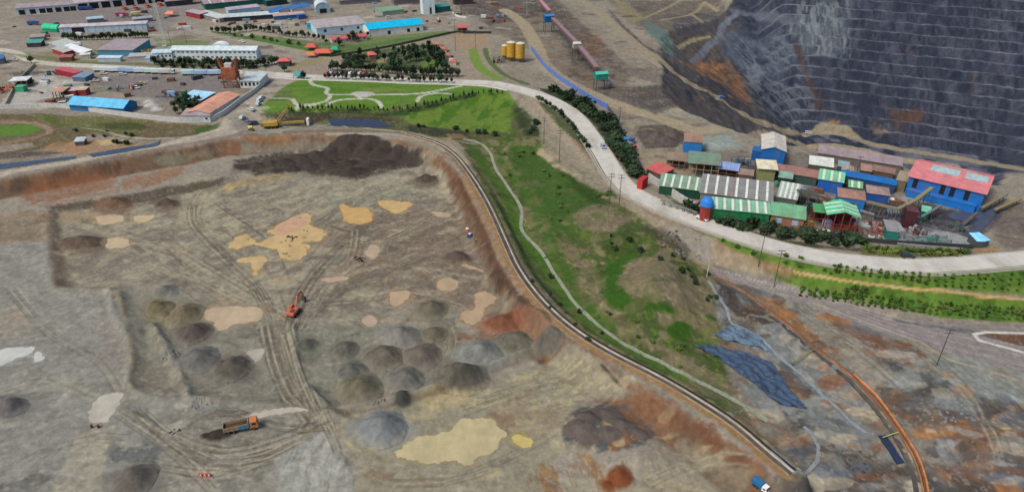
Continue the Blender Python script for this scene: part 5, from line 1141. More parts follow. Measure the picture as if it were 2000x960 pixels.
B('shed', 'blue walled shed with brown hip roof in front of the long blue gallery', (1690, 392), (1732, 398), 8, 3.8, 'hip', (30, 80, 150), (156, 134, 126), 1.2, .4)
B('cabin', 'small dark red flat roofed cabin beside the striped green roof', (1652, 358), (1672, 361), 4, 3.2, 'flat', (60, 40, 44), (176, 56, 64), .2, .3)
B('cabin', 'small ragged green roofed cabin right of the deep blue building', (1654, 377), (1680, 381), 5, 3.0, 'mono', (70, 80, 80), (110, 176, 122), .7, .3, sky_=2)
B('cabin', 'small brown roofed cabin at the top end of the long blue gallery', (1678, 346), (1698, 349), 6, 3.4, 'mono', (76, 66, 70), (164, 128, 110), .6, .3)
B('cabin', 'tan peaked cabin between the white box shed and the tall pole', (1641, 345), (1662, 349), 6, 3.2, 'gable_y', (90, 88, 84), (166, 150, 132), .8, .3)
B('cabin', 'small teal shed with pale green roof in front of the big blue hall', (1796, 426), (1812, 429), 4, 3.2, 'mono', (24, 96, 90), (110, 190, 160), .5, .3)
B('cabin', 'teal fronted shed with grey flat roof near the boundary fence', (1728, 466), (1752, 469), 9, 3.4, 'flat', (34, 118, 106), (140, 140, 140), .3, .2)
B('machine_house', 'dark red square tower house right of the pink machinery', (1762, 444), (1784, 447), 5, 7.0, 'flat', (72, 34, 42), (92, 52, 56), .3, .1)
B('hut', 'small hut with bright cyan twin roof at the right end of the plant', (1903, 484), (1918, 484), 5, 2.8, 'mono', (70, 80, 84), (150, 216, 238), .5, .2, stain=0)
B('hut', 'second small cyan roofed hut touching the first at the right end', (1916, 484), (1928, 482), 5, 2.8, 'mono', (70, 80, 84), (136, 206, 232), .5, .2, stain=0)
B('cabin', 'small pale green tilted roof left of the dark machinery pit', (1517, 364), (1543, 368), 5, 4.4, 'mono', (20, 60, 46), (132, 168, 150), .7, .3)
def box_at(name, label, cat, px, py, L, Wd, h, rgb, rz=0, top=None, dz=0):
    x, y, z = ground(px, py); t = thing(name, label, cat, (x, y, z+dz), rz)
    m = MB().box(-L/2, -Wd/2, 0, L/2, Wd/2, h)
    b_ = bevel(m.build('body', rgbm(rgb, var=.15), t), .04)
    r_ = MB()
    n = max(3, int(L/.6))
    for i in range(n): x_ = -L/2+L*(i+.5)/n; r_.box(x_-.08, -Wd/2-.05, .15, x_+.08, -Wd/2+.02, h-.15); 
    r_.build('rib_panel', rgbm(tuple(int(v*.8) for v in rgb)), t)
    MB().box(L/2-.02, -Wd/2+.15, .15, L/2+.05, Wd/2-.15, h-.15).build('door', rgbm(tuple(int(v*.86) for v in rgb)), t)
    if top: MB().box(-L/2-.05, -Wd/2-.05, h+.003, L/2+.05, Wd/2+.05, h+.1).build('roof', rgbm(top), t)
    return t
box_at('container', 'red shipping container beside the retaining wall at the left end of the plant', 'container', 1254, 366, 5, 2.4, 4.6, (176, 52, 52), .9)
box_at('container', 'long white container below the red steel legs', 'container', 1606, 457, 5, 2.2, 1.6, (214, 210, 196), -.12)
box_at('container', 'long cream container near the fence right of the rusty machinery', 'container', 1708, 468, 5, 2.0, 1.6, (206, 200, 184), -.15)
box_at('container', 'pale blue box standing between the red steel legs', 'container', 1614, 440, 3, 2.2, 2.4, (160, 176, 204), 0)
box_at('container', 'pale green grey tank slab behind the rusty machinery', 'tank', 1682, 448, 5.5, 3.5, 2.2, (150, 168, 160), -.1)
box_at('container', 'bright white small container by the yellow conveyor corner', 'container', 1736, 394, 3.4, 2, 1.6, (220, 224, 228), -.2)
box_at('container', 'pale grey slab topped tank left of the dark red tower house', 'tank', 1742, 452, 6, 7, 2.4, (150, 150, 154), -.1)
B('shed', 'small grey blue roofed lean-to behind the pale green box shed', (1634, 338), (1654, 341), 5, 3.4, 'mono', (70, 84, 90), (130, 156, 158), .6, .3)
B('shed', 'rust brown flat shed between the long blue gallery and the mauve long shed', (1700, 345), (1742, 353), 5, 3.2, 'mono', (96, 74, 62), (138, 112, 98), .5, .3, stain=.8)
B('shed', 'dark machinery roof in the pit left of the green ridged roof', (1558, 398), (1590, 404), 6, 3.4, 'mono', (40, 42, 46), (78, 76, 76), .6, .3, stain=.6)
B('cabin', 'small brown roofed block left of the round red tower top', (1440, 352), (1468, 356), 5, 3.0, 'mono', (96, 84, 76), (150, 128, 116), .5, .3, stain=.8)
B('cabin', 'pale tan annex hugging the left end of the big blue hall', (1745, 372), (1764, 376), 9, 5.0, 'mono', (110, 104, 84), (150, 140, 116), .8, .3, stain=.8)
# round red tower with blue cap
x, y, z = ground(1376, 428); t = thing('round_tower', 'red round tower with bright blue domed cap beside the green front', 'tower', (x, y, z))
MB().cyl((0, 0, -.5), (0, 0, 6.2), 2.3, 2.3, 20).build('body', rgbm((140, 52, 50), var=.2), t, smooth=False)
for a in (-.5, .3): MB().cbox(2.32*math.sin(a), -2.32*math.cos(a), 3, .14, .14, 6).build('ladder_rail', rgbm((180, 90, 60)), t)
mm = MB(); n = 20; prof = [(2.6, 6.2), (2.6, 6.6), (2.3, 8.2), (1.6, 9.2), (.6, 9.7)]
for (r0, z0_), (r1, z1_) in zip(prof[:-1], prof[1:]): mm.cyl((0, 0, z0_), (0, 0, z1_), r0, r1, n)
mm.build('cap', rgbm((44, 124, 208), var=.12), t)
# rusty machinery in front of the plant
def machinery(label, px, py, wd, dp, h, cols, seed, n=26, cat='machinery', name='processing_machine'):
    x, y, z = ground(px, py); t = thing(name, label, cat, (x, y, z)); r = random.Random(seed)
    fr = MB()
    for i in range(4):
        for j in (0, 1): fr.box(-wd/2+wd*i/3-.12, -dp/2+dp*j-.12, -.4, -wd/2+wd*i/3+.12, -dp/2+dp*j+.12, h*.7)
    for j in (0, 1):
        fr.box(-wd/2, -dp/2+dp*j-.1, h*.35, wd/2, -dp/2+dp*j+.1, h*.35+.2); fr.box(-wd/2, -dp/2+dp*j-.1, h*.68, wd/2, -dp/2+dp*j+.1, h*.7)
    fr.build('frame', rgbm(cols[0], var=.3), t)
    for k in range(5):
        cx = r.uniform(-wd*.4, wd*.4); cy = r.uniform(-dp*.4, dp*.4); cz = r.uniform(.6, h*.7); s1 = r.uniform(.7, 1.6)
        if r.random() < .5: MB().cyl((cx, cy, cz-s1), (cx+r.uniform(-1, 1), cy, cz+s1), s1*.55, s1*.4, 10).build('drum', rgbm(r.choice(cols), var=.3), t)
        else: MB().cbox(cx, cy, cz, s1*1.6, s1*1.3, s1).build('housing', rgbm(r.choice(cols), var=.3), t)
    pp = MB()
    for k in range(n//3):
        a = np.array((r.uniform(-wd/2, wd/2), r.uniform(-dp/2, dp/2), r.uniform(.4, h*.8))); b = a+np.array((r.uniform(-2.5, 2.5), r.uniform(-1, 1), r.uniform(-.8, .8))); pp.cyl(a, b, .12, .12, 6)
    pp.build('pipework', rgbm(r.choice(cols), var=.3), t); return t
machinery('rusty red machinery and pipes at the foot of the red steel legs', 1655, 458, 9, 4, 3.2, [(120, 58, 46), (150, 84, 62), (90, 50, 44)], 4)
machinery('pink and brown crusher machinery behind the cream container', 1708, 452, 7, 5, 5, [(150, 96, 84), (110, 62, 48), (176, 140, 136)], 6)
machinery('yellow brown compressor machine right of the brick building', 1576, 444, 4, 4, 4.5, [(150, 118, 60), (120, 90, 50)], 8)
machinery('blue and dark sorting machinery left of the tall blue hall', 1450, 325, 9, 6, 5, [(54, 92, 108), (110, 104, 112), (70, 74, 78), (150, 100, 140)], 11)
machinery('pale blue and brown tank rig behind the black machinery pit', 1571, 380, 5, 4, 4.5, [(150, 160, 184), (96, 88, 84)], 13)
machinery('grey valve and pipe rig at the slate blue tank floor', 1868, 448, 5, 4, 2.6, [(104, 112, 112), (70, 84, 88), (140, 138, 130)], 15)
machinery('dark conveyor machinery in the pit between the pale green shed and the green ridged roof', 1580, 410, 9, 7, 3.4, [(52, 52, 58), (70, 68, 72), (60, 84, 80)], 17)
machinery('small teal and brown scrap machines lined along the fence', 1810, 470, 16, 3, 2, [(60, 120, 110), (120, 90, 80), (140, 140, 136)], 19, 40)
machinery('maroon machine block left of the slate blue tank floor', 1790, 455, 5, 4, 2.8, [(96, 60, 66), (150, 148, 150)], 21)
def beam(name, a, b, wd, h, mat, parent):
    a = np.array(a, float); b = np.array(b, float); d = b-a; L = np.linalg.norm(d); u = d/L
    s_ = np.cross(u, (0, 0, 1)); s_ /= np.linalg.norm(s_); up = np.cross(s_, u); v = []
    for p in (a, b):
        for sx, sz in ((-1, 0), (1, 0), (1, 1), (-1, 1)): v.append(p+s_*sx*wd/2+up*sz*h)
    return MB().add(v, [(0, 1, 2, 3), (7, 6, 5, 4), (0, 4, 5, 1), (1, 5, 6, 2), (2, 6, 7, 3), (3, 7, 4, 0)]).build(name, mat, parent)
def conveyor(label, pts, wd, h, rgb, legrgb=(110, 104, 92), name='conveyor_belt', legs=3, roof=None):
    """pts: px, py of the point itself and its height above the ground plane"""
    W3 = [np.array((*unproj(px, py, z), z)) for px, py, z in pts]; o = W3[0].copy(); o[2] = 0
    t = thing(name, label, 'conveyor', tuple(o))
    for a, b in zip(W3[:-1], W3[1:]):
        beam('gallery', a-o, b-o, wd, h, rgbm(rgb, var=.2), t)
        if roof:
            u = np.array((0, 0, h+.05)); beam('roof', a-o+u, b-o+u, wd+.5, .15, roofm(roof), t)
        for k in range(legs):
            p = a+(b-a)*(k+.5)/legs; g = float(sampleH(p[0], p[1]))
            if p[2]-g > 1.2:
                m = MB()
                for sx in (-1, 1): m.cyl((p[0]-o[0]+sx*wd*.7, p[1]-o[1], g-.3), (p[0]-o[0]+sx*wd*.25, p[1]-o[1], p[2]), .16, .14, 5)
                m.build('trestle', rgbm(legrgb), t)
    return t
conveyor('yellow grey inclined conveyor rising from the corner to the big blue hall', [(1752, 410, 4.5), (1788, 392, 6), (1820, 368, 8)], 1.5, .7, (128, 124, 92))
conveyor('yellow grey level conveyor running from the plant to the corner at the blue hall', [(1640, 388, 4.5), (1700, 397, 4.5), (1750, 409, 4.5)], 1.5, .7, (124, 118, 92))
conveyor('short yellow conveyor truss leaving the right side of the big blue hall', [(1918, 406, 2.5), (1966, 380, 2.5)], 1.3, .5, (128, 120, 92))
conveyor('short ochre conveyor truss parallel to the one at the hall, further right', [(1944, 410, 2.0), (1992, 389, 2.0)], 1.2, .5, (138, 124, 80))
conveyor('thin inclined conveyor over the slate tank floor', [(1800, 424, 3), (1838, 402, 4)], 1.0, .5, (110, 116, 110))
conveyor('dark sloping conveyor crossing in front of the slate blue tank', [(1880, 440, 1.5), (1908, 416, 3.5)], 1.2, .6, (92, 84, 78))
conveyor('grey inclined belt left of the pale container by the red legs', [(1680, 412, 4), (1706, 420, 3)], 1, .6, (140, 132, 126))
conveyor('long dark pipe bridge crossing behind the green ridged roof', [(1556, 372, 6), (1606, 386, 6), (1640, 398, 5)], .8, .6, (84, 80, 70))
conveyor('low grey pipe rack in front of the striped long shed', [(1290, 392, 1.6), (1330, 404, 1.6), (1362, 416, 1.6)], .7, .4, (120, 120, 116))
conveyor('rusty pipe bridge between the red legs and the cream container', [(1668, 440, 4), (1700, 452, 3.4), (1726, 460, 3)], .8, .5, (120, 70, 56))
conveyor('pale pipe rack along the inside of the boundary fence', [(1752, 476, 1.6), (1820, 482, 1.6), (1880, 486, 1.6)], .6, .4, (140, 140, 132))
# long elevated gallery of the ore conveyor
G8 = lambda a, b, z=9: (a, b, z)
conveyor('long elevated pink roofed ore conveyor gallery running down from the top edge', [(1042, -10, 12), (1073, 26, 11)], 2.6, 2.0, (120, 92, 96), roof=(176, 128, 136), name='conveyor_gallery')
conveyor('elevated mauve conveyor gallery between the blue and the teal transfer house', [(1075, 36, 10), (1124, 86, 9), (1166, 138, 8)], 2.6, 2.0, (104, 84, 84), roof=(140, 114, 118), name='conveyor_gallery', legs=4)
def transfer(label, px, py, z, L, D, h, wall, roof):
    x, y = unproj(px, py, z); g = float(sampleH(x, y)); t = thing('transfer_house', label, 'tower', (float(x), float(y), g), .25); zz = z-g
    MB().box(-L/2, -D/2, zz-h, L/2, D/2, zz).build('wall', rgbm(wall, var=.15), t)
    MB().prismx([(-D/2-.3, zz), (0, zz+1), (D/2+.3, zz), (D/2+.3, zz+.15), (0, zz+1.15), (-D/2-.3, zz+.15)], -L/2-.3, L/2+.3).build('roof', roofm(roof, amt=.1), t)
    m = MB()
    for sx in (-1, 1):
        for sy in (-1, 1): m.box(sx*(L/2-.3)-.2, sy*(D/2-.3)-.2, -.5, sx*(L/2-.3)+.2, sy*(D/2-.3)+.2, zz-h)
    m.build('legs_frame', rgbm((90, 84, 80)), t)
transfer('bright blue transfer house where the pink conveyor gallery bends', 1072, 31, 13, 7.5, 5, 4.5, (20, 88, 138), (30, 128, 196))
transfer('teal transfer house at the lower end of the mauve gallery', 1174, 143, 10, 7.5, 5, 3.5, (40, 130, 112), (76, 180, 156))
transfer('small white roofed transfer house halfway down the mauve gallery', 1126, 85, 12, 5, 4, 3, (150, 146, 136), (196, 196, 184))
conveyor('grey lower stub of conveyor leaving the teal transfer house', [(1180, 148, 6), (1196, 166, 2)], 2, 1, (150, 146, 140), legs=1)
# yellow silos
def silo(label, px, py, r, h, rgb=(184, 146, 56)):
    x, y, z = ground(px, py); t = thing('silo', label, 'silo', (x, y, z))
    MB().cyl((0, 0, 3), (0, 0, 3+h), r, r, 18).build('drum', rgbm(rgb, var=.22), t)
    MB().cyl((0, 0, 1), (0, 0, 3), r*.3, r, 18).build('hopper', rgbm(tuple(int(v*.85) for v in rgb), var=.2), t)
    MB().cyl((0, 0, 3+h), (0, 0, 3.7+h), r*.98, r*.3, 18).build('top', rgbm((200, 196, 180)), t)
    m = MB()
    for a in range(4): c, s_ = math.cos(a*math.pi/2+.7), math.sin(a*math.pi/2+.7); m.cyl((c*r*.9, s_*r*.9, -.4), (c*r*.9, s_*r*.9, 3.4), .18, .18, 6)
    m.build('legs_frame', rgbm((110, 100, 90)), t)
silo('tall yellow silo, right of the three', 1016, 121, 3.1, 9.6); silo('tall yellow silo, middle of the three', 998, 119, 3.1, 9.6); silo('shorter yellow silo, left of the three', 986, 116, 2.2, 6.5)
machinery('dark loading gear at the foot of the yellow silos', 975, 122, 8, 5, 4, [(80, 60, 60), (110, 96, 90), (150, 160, 150)], 31)
# ---------------------------------------------------------------- the camp and workshops at the top left
PW = (190, 204, 208); LB_ = (160, 186, 206)
ws = B('workshop', 'long pale blue workshop with large dark bay openings at the far top left', (34, 30), (150, 21), 14, 5.5, 'mono', (186, 198, 206), (156, 144, 146), 1.2, .5, doors=(.09, .27, .43, .55, .70, .84, .95), dsize=(4.6, 3.9))
B('workshop', 'long white workshop with black open bays behind the orange trucks', (150, 21), (322, 4), 16, 6, 'mono', (196, 202, 204), (176, 164, 168), 1.2, .6, doors=(.08, .2, .33, .46, .6, .73, .86, .95), dsize=(7, 5.2))
B('long_building', 'long low white and pale blue building with panelled front and one dark gap', (118, 66), (288, 58), 7, 4.6, 'mono', (176, 198, 208), (190, 180, 184), .7, .5, win=11, wsize=(.35, 4), wcol=(120, 140, 150), doors=(.21,), dsize=(9, 4))
B('tent', 'bright green rounded tent beside the long panelled building', (84, 62), (113, 64), 7, 2.4, 'archx', (30, 140, 100), (46, 190, 140), 3.0, .2, stain=0)
B('hut', 'small teal roofed hut left of the slanting white sheds', (54, 93), (82, 92), 7, 3, 'mono', (60, 60, 66), (70, 150, 138), 1.0, .3)
B('shed', 'slanting pale grey shed beside the teal hut', (98, 92), (126, 104), 12, 3, 'mono', (150, 150, 146), (176, 182, 176), .8, .4)
B('shed', 'bright white slanting shed, middle of the group', (122, 100), (163, 113), 7, 3, 'mono', (150, 150, 146), (222, 226, 228), .8, .3, stain=.05)
B('shed', 'pale shed with dark red base in front of the white slanting one', (104, 104), (128, 112), 6, 3.2, 'mono', (150, 52, 48), (176, 174, 170), .6, .3)
B('cabin', 'small cream cabin at the lower end of the slanting sheds', (158, 118), (178, 116), 6, 3.2, 'flat', (196, 188, 170), (216, 210, 196), .3, .2)
B('cabin', 'white round topped tank cabin above the slanting sheds', (146, 97), (156, 97), 4, 3, 'arch', (200, 204, 206), (214, 218, 222), 1.4, .1)
B('warehouse', 'warehouse with wide mauve grey roof and teal blue front panels', (193, 110), (262, 110), 26, 4.2, 'mono', (70, 140, 164), (152, 142, 144), 1.4, .5)
B('shed', 'low pale blue curved shed in front of the teal fronted warehouse', (192, 121), (236, 121), 4, 2.6, 'mono', (170, 184, 196), (186, 204, 214), .6, .3, stain=.1)
B('shed', 'pale grey low annex right of the teal fronted warehouse', (252, 120), (300, 118), 7, 3, 'mono', (160, 162, 164), (172, 170, 172), .6, .3)
dm = B('dormitory', 'long white two storey dormitory with rows of small windows and an arched centre', (338, 116), (503, 117), 9, 6.4, 'gable_x', (206, 216, 218), (196, 212, 214), 1.8, .5, win=18, wrow=2, wsize=(1.6, 1.1), stain=.1, wcol=(92, 104, 112))
B('dormitory', 'lower white wing attached to the left end of the long dormitory', (300, 118), (338, 117), 9, 5.0, 'gable_x', (200, 210, 212), (180, 204, 214), 1.2, .5, win=5, wsize=(1.2, 1.2), stain=.1)
B('shed', 'low grey roofed store behind the left end of the white slanting sheds', (60, 82), (88, 80), 7, 3, 'mono', (120, 116, 112), (150, 146, 142), .7, .3, stain=.6)
B('shed', 'small brick red roofed store in front of the white slanting sheds', (118, 121), (142, 120), 5, 2.8, 'mono', (110, 70, 60), (158, 96, 84), .6, .3, stain=.6)
B('shed', 'grey lean-to row between the mast and the coral canopy', (262, 46), (300, 42), 6, 3, 'mono', (110, 116, 120), (150, 158, 160), .6, .3, stain=.5)
B('shed', 'pale blue topped store in the far yard behind the long panelled building', (172, 46), (204, 43), 7, 3, 'mono', (110, 116, 120), (160, 184, 192), .6, .3, stain=.3)
B('shed', 'dark flat roofed workshop block at the far right end of the black bays', (326, 14), (378, 9), 12, 4.6, 'mono', (50, 52, 60), (140, 134, 136), .8, .4, stain=.5)
B('shed', 'grey blue workshop behind the pale blue hangar', (570, 12), (612, 9), 12, 5, 'mono', (110, 126, 140), (150, 158, 168), 1, .4, stain=.4)
B('shed', 'mauve roofed store left of the tall white tower', (770, 10), (820, 6), 10, 4, 'mono', (110, 100, 104), (140, 122, 130), .8, .4, stain=.6)
B('shed', 'long grey store at the top edge between hangar and tower', (665, 10), (740, 5), 9, 3.6, 'mono', (104, 104, 110), (134, 130, 136), .8, .4, stain=.6)
B('shed', 'dark maroon roofed plant shed at the top edge beside the switchyard', (888, 10), (925, 8), 9, 5, 'mono', (70, 56, 60), (120, 78, 88), .9, .4, stain=.6)
B('porch', 'white arched porch rising over the centre of the long dormitory', (416, 113), (446, 113), 7, 6.2, 'arch', (212, 220, 222), (220, 228, 230), 3.4, .1, win=4, wrow=2, stain=0, wcol=(92, 104, 112))
B('shed', 'pale blue grey low shed beside the left wing of the dormitory', (300, 124), (318, 112), 5, 3, 'mono', (170, 180, 186), (164, 186, 198), .5, .3)
B('warehouse', 'warehouse with muted pink roof and green lower walls at the top edge', (402, 20), (524, 8), 24, 5, 'mono', (28, 98, 86), (156, 132, 140), 2.0, .6, sky_=5)
B('shed', 'pale blue walled shed with mauve roof in front of the pink roofed warehouse', (448, 31), (510, 24), 9, 4.6, 'mono', (156, 184, 206), (172, 164, 172), .8, .4)
B('canopy_building', 'long pale L shaped canopy roof with dark underside', (430, 44), (545, 36), 11, 3.6, 'mono', (48, 60, 66), (186, 194, 190), .5, .8, stain=.1)
B('canopy_building', 'pale canopy wing slanting left of the long L shaped roof', (385, 33), (430, 45), 9, 3.4, 'mono', (130, 124, 124), (186, 194, 192), .6, .5, stain=.15)
B('shed', 'red fronted pale roofed workshop at the left end of the L shaped canopy', (364, 32), (392, 38), 8, 4, 'mono', (140, 42, 52), (170, 160, 166), .5, .3)
B('workshop', 'teal green workshop with dark front at the top edge right of the pink roof', (522, 13), (562, 8), 12, 5, 'mono', (26, 60, 62), (40, 150, 150), 1, .4)
for i, (px, py) in enumerate(((512, 32), (530, 26), (556, 23), (574, 20))):
    B('shed', ['blue slanting shed roof, leftmost of the four beside the L shaped canopy', 'blue slanting shed roof, widest of the four beside the L shaped canopy', 'blue slanting shed roof, third of the four beside the canopy', 'small blue slanting shed roof, rightmost of the four'][i], (px, py), (px+15, py+4), 10, 3.6, 'mono', (190, 190, 190), (40, 104, 168), 1.2, .2, group=None)
B('shed', 'salmon roofed low shed with blue front below the four blue roofs', (536, 40), (596, 35), 8, 3.2, 'mono', (48, 100, 150), (180, 160, 150), .7, .4)
B('cabin', 'small deep blue cabin right of the salmon roofed shed', (584, 39), (598, 37), 5, 3.6, 'flat', (44, 86, 146), (60, 104, 160), .3, .2)
B('hangar', 'pale blue hangar with dark arched doorway near the top edge', (618, 27), (646, 25), 18, 4, 'arch', (140, 168, 180), (190, 200, 206), 5.0, .2, doors=(.5,), dsize=(6, 5.5), stain=.1)
B('warehouse', 'turquoise panelled workshop at the left end of the long pale warehouse', (600, 58), (618, 60), 10, 5.4, 'flat', (40, 146, 168), (140, 190, 196), .3, .2, win=2)
B('warehouse', 'long pale blue warehouse behind the bright cyan roofed hall', (620, 70), (716, 60), 24, 5.4, 'mono', (176, 200, 212), (168, 160, 158), 1.6, .4, win=3, wsize=(2, 2))
cy = B('hall', 'hall with brilliant cyan roof and white walls', (722, 71), (827, 60), 20, 5.2, 'gable_x', (214, 218, 212), (0, 176, 218), 2.6, .8, win=0, doors=(.36, .72, .9), dsize=(2.4, 2.6), stain=0)
B('shed', 'pale green flat roofed shed behind the cyan roofed hall', (748, 32), (790, 27), 18, 3.6, 'flat', (140, 150, 140), (118, 156, 124), .3, .3)
B('bungalow', 'long bungalow with pink red roof on the slope below the pale warehouse', (650, 86), (718, 78), 8, 2.8, 'gable_x', (190, 170, 160), (196, 92, 96), 1.2, .4, win=6)
tw = B('tower_block', 'tall white tower with one dark doorway at the top edge', (827, 29), (850, 27), 9, 15, 'flat', (206, 222, 222), (190, 200, 200), .3, .1, stain=.05)
MB().box(6.0, -.1, .2, 7.6, .02, 5.6).build('door', DARK, tw)
B('workshop', 'teal green workshop right of the tall white tower', (856, 25), (880, 22), 9, 4.5, 'mono', (30, 98, 90), (50, 134, 128), .9, .5)
B('awning', 'coral red awning over the road beside the black fence', (893, 66), (912, 66), 8, 4.4, 'mono', (90, 60, 60), (196, 98, 90), .4, .4, open_=True, posts=3, stain=0)
B('shed', 'crimson roofed slanting shed left of the parked buses', (150, 154), (165, 150), 20, 3.4, 'mono', (140, 40, 56), (192, 80, 92), .3, .3, stain=.1)
B('shed', 'slate blue low shed at the front of the crimson roof', (143, 159), (168, 160), 9, 2.6, 'mono', (90, 110, 130), (116, 140, 164), .4, .3)
bs = B('shed', 'long shed with bright sky blue gable roof inside the boundary wall', (138, 215), (244, 223), 11, 3.6, 'gable_x', (40, 108, 158), (96, 184, 224), 2.6, .8, stain=.2, win=0)
B('shed', 'pale sky blue square roofed shed next to the salmon roof', (354, 204), (396, 209), 12, 3.8, 'mono', (60, 64, 70), (160, 208, 232), .8, .4, stain=.05)
B('shed', 'long shed with salmon and mauve roof slanting along the boundary wall', (412, 236), (470, 197), 13, 4.2, 'gable_x', (180, 190, 196), (206, 150, 124), 1.4, .5, stain=.35)
B('shed', 'lower mauve roofed wing at the near end of the salmon roofed shed', (357, 238), (412, 239), 8, 3.8, 'mono', (196, 204, 208), (164, 146, 148), .9, .5, win=4)
B('office', 'cream and pale blue office block beside the rusty tower', (470, 172), (509, 172), 15, 4.4, 'mono', (200, 204, 202), (180, 192, 192), .8, .5, win=5, wsize=(1.4, 2), stain=.1)
B('shed', 'small brown roofed open store at the corner of the grey yard', (105, 193), (126, 193), 8, 4, 'mono', (60, 54, 50), (188, 142, 120), .5, .4, open_=True, posts=4, postc=(70, 60, 54))
B('cabin', 'small cream roofed cabin behind the long sky blue shed', (152, 187), (170, 187), 5, 3.4, 'mono', (140, 50, 46), (190, 174, 150), .5, .3)
B('cabin', 'small pink roofed cabin with red front behind the long sky blue shed', (134, 188), (150, 188), 5, 3.2, 'mono', (150, 44, 48), (186, 168, 168), .5, .3)
B('hut', 'small blue roofed hut at the left edge by the pale road', (-8, 127), (10, 125), 9, 3.6, 'mono', (90, 104, 120), (50, 116, 172), .9, .3)
B('canopy', 'white flat canopy over machines in the grey yard', (22, 173), (56, 171), 9, 4.2, 'flat', (80, 60, 60), (212, 220, 220), .2, .3, open_=True, posts=4)
B('container_stack', 'green flat container hut in front of the white canopy', (32, 180), (48, 180), 4, 3, 'flat', (60, 160, 120), (70, 176, 136), .2, .1)
B('gatehouse', 'small gatehouse with coral hip roof and dark base at the road fork', (545, 130), (566, 130), 6, 3.6, 'hip', (70, 76, 84), (206, 104, 92), 1.6, .9, stain=0)
B('kiosk', 'coral hip roofed kiosk inside the garden of dark trees', (722, 118), (735, 117), 6, 3.6, 'hip', (150, 110, 100), (202, 108, 90), 1.6, .8, stain=0)
for i, (px, py) in enumerate(((856, 94), (866, 103), (874, 116), (885, 128))):
    B('kiosk', ['coral roofed kiosk, topmost of the four beside the garden', 'coral roofed kiosk, second of the four beside the garden', 'coral roofed kiosk, third of the four beside the garden', 'coral roofed kiosk, lowest of the four beside the garden'][i], (px-6, py), (px+6, py), 6, 2.6, 'hip', (196, 180, 160), (196, 116, 94), 1.0, .4, stain=0)
def tent(label, px, py, L, D, h, rgb, rz=0, wall=None):
    x, y, z = ground(px, py); t = thing('canopy_tent', label, 'tent', (x, y, z), rz)
    v = [(-L/2, -D/2, h), (L/2, -D/2, h), (L/2, D/2, h), (-L/2, D/2, h), (-L*.28, 0, h+1.7), (L*.28, 0, h+1.7)]
    v += [(a, b, c-.3) for a, b, c in v[:4]]
    MB().add(v, [(0, 1, 5, 4), (1, 2, 5), (2, 3, 4, 5), (3, 0, 4), (6, 7, 1, 0), (7, 8, 2, 1), (8, 9, 3, 2), (9, 6, 0, 3), (9, 8, 7, 6)]).build('canopy', rgbm(rgb, var=.08), t)
    m = MB()
    for sx in (-1, 1):
        for sy in (-1, 1): m.box(sx*(L/2-.2)-.1, sy*(D/2-.2)-.1, -.3, sx*(L/2-.2)+.1, sy*(D/2-.2)+.1, h-.3)
    m.build('pole_frame', rgbm((90, 84, 80)), t)
tent('coral red rectangular canopy at the road fork, upper left of the group', 609, 97, 8, 8, 2.6, (200, 92, 76))
tent('large coral canopy with long slope, middle of the group at the fork', 632, 108, 13, 10, 2.8, (206, 100, 80))
tent('small orange canopy in front of the gatehouse side of the fork', 608, 112, 7, 5, 2.2, (206, 116, 80))
tent('bright green canopy right of the large coral canopy', 655, 102, 6, 7, 2.6, (40, 160, 116))
tent('coral square canopy in the vehicle yard by the mast', 335, 32, 8, 9, 2.8, (224, 136, 110))
tent('coral canopy at the top edge above the red fronted workshop', 385, 6, 6, 8, 3, (214, 104, 92))
tent('turquoise canopy at the corner of the grass park', 584, 152, 5, 7, 2.4, (70, 150, 150))
# tall rusty head structure
x, y, z = ground(455, 170); t = thing('rusty_tower', 'tall rusty orange steel hopper tower with forked top', 'tower', (x, y, z))
RU = surf('rust_orange', (144, 88, 62), .85, 0, .35, .6, stain=(104, 56, 38), stain_amt=.8)
m = MB()
for sx in (-1, 1):
    for sy in (-1, 1): m.box(sx*4.2-.3, sy*2.5-.3, -.5, sx*4.2+.3, sy*2.5+.3, 9)
for zz in (2, 5, 8): m.box(-4.4, -2.7, zz, 4.4, -2.3, zz+.4); m.box(-4.4, 2.3, zz, 4.4, 2.7, zz+.4)
m.cyl((-4.2, -2.5, 0), (4.2, -2.5, 8), .2); m.cyl((4.2, -2.5, 0), (-4.2, -2.5, 8), .2)
m.build('leg_frame', RU, t)
MB().prism([(-5, 9), (-2, 5), (3, 5), (5, 9)], -3, 3).build('hopper', RU, t)
MB().box(-4.2, -2.6, 9, 4.4, 2.6, 12.4).build('drum_house', surf('rust_red', (156, 94, 66), .8, 0, .3, .6, stain=(120, 60, 40), stain_amt=.7), t)
for sx in (-1, 1): MB().prism([(sx*4-.7, 12), (sx*4+.7, 12), (sx*5.2+.6, 17.5), (sx*5.2-.6, 17.5)], -1.6, 1.6).build('fork_arm', RU, t)
MB().box(-2, -1.6, 12.4, 2, 1.6, 14.6).build('cabin', rgbm((190, 186, 176)), t)
MB().cyl((5, 0, 6), (9, -1, 0), .6, .5, 8).build('chute', RU, t)
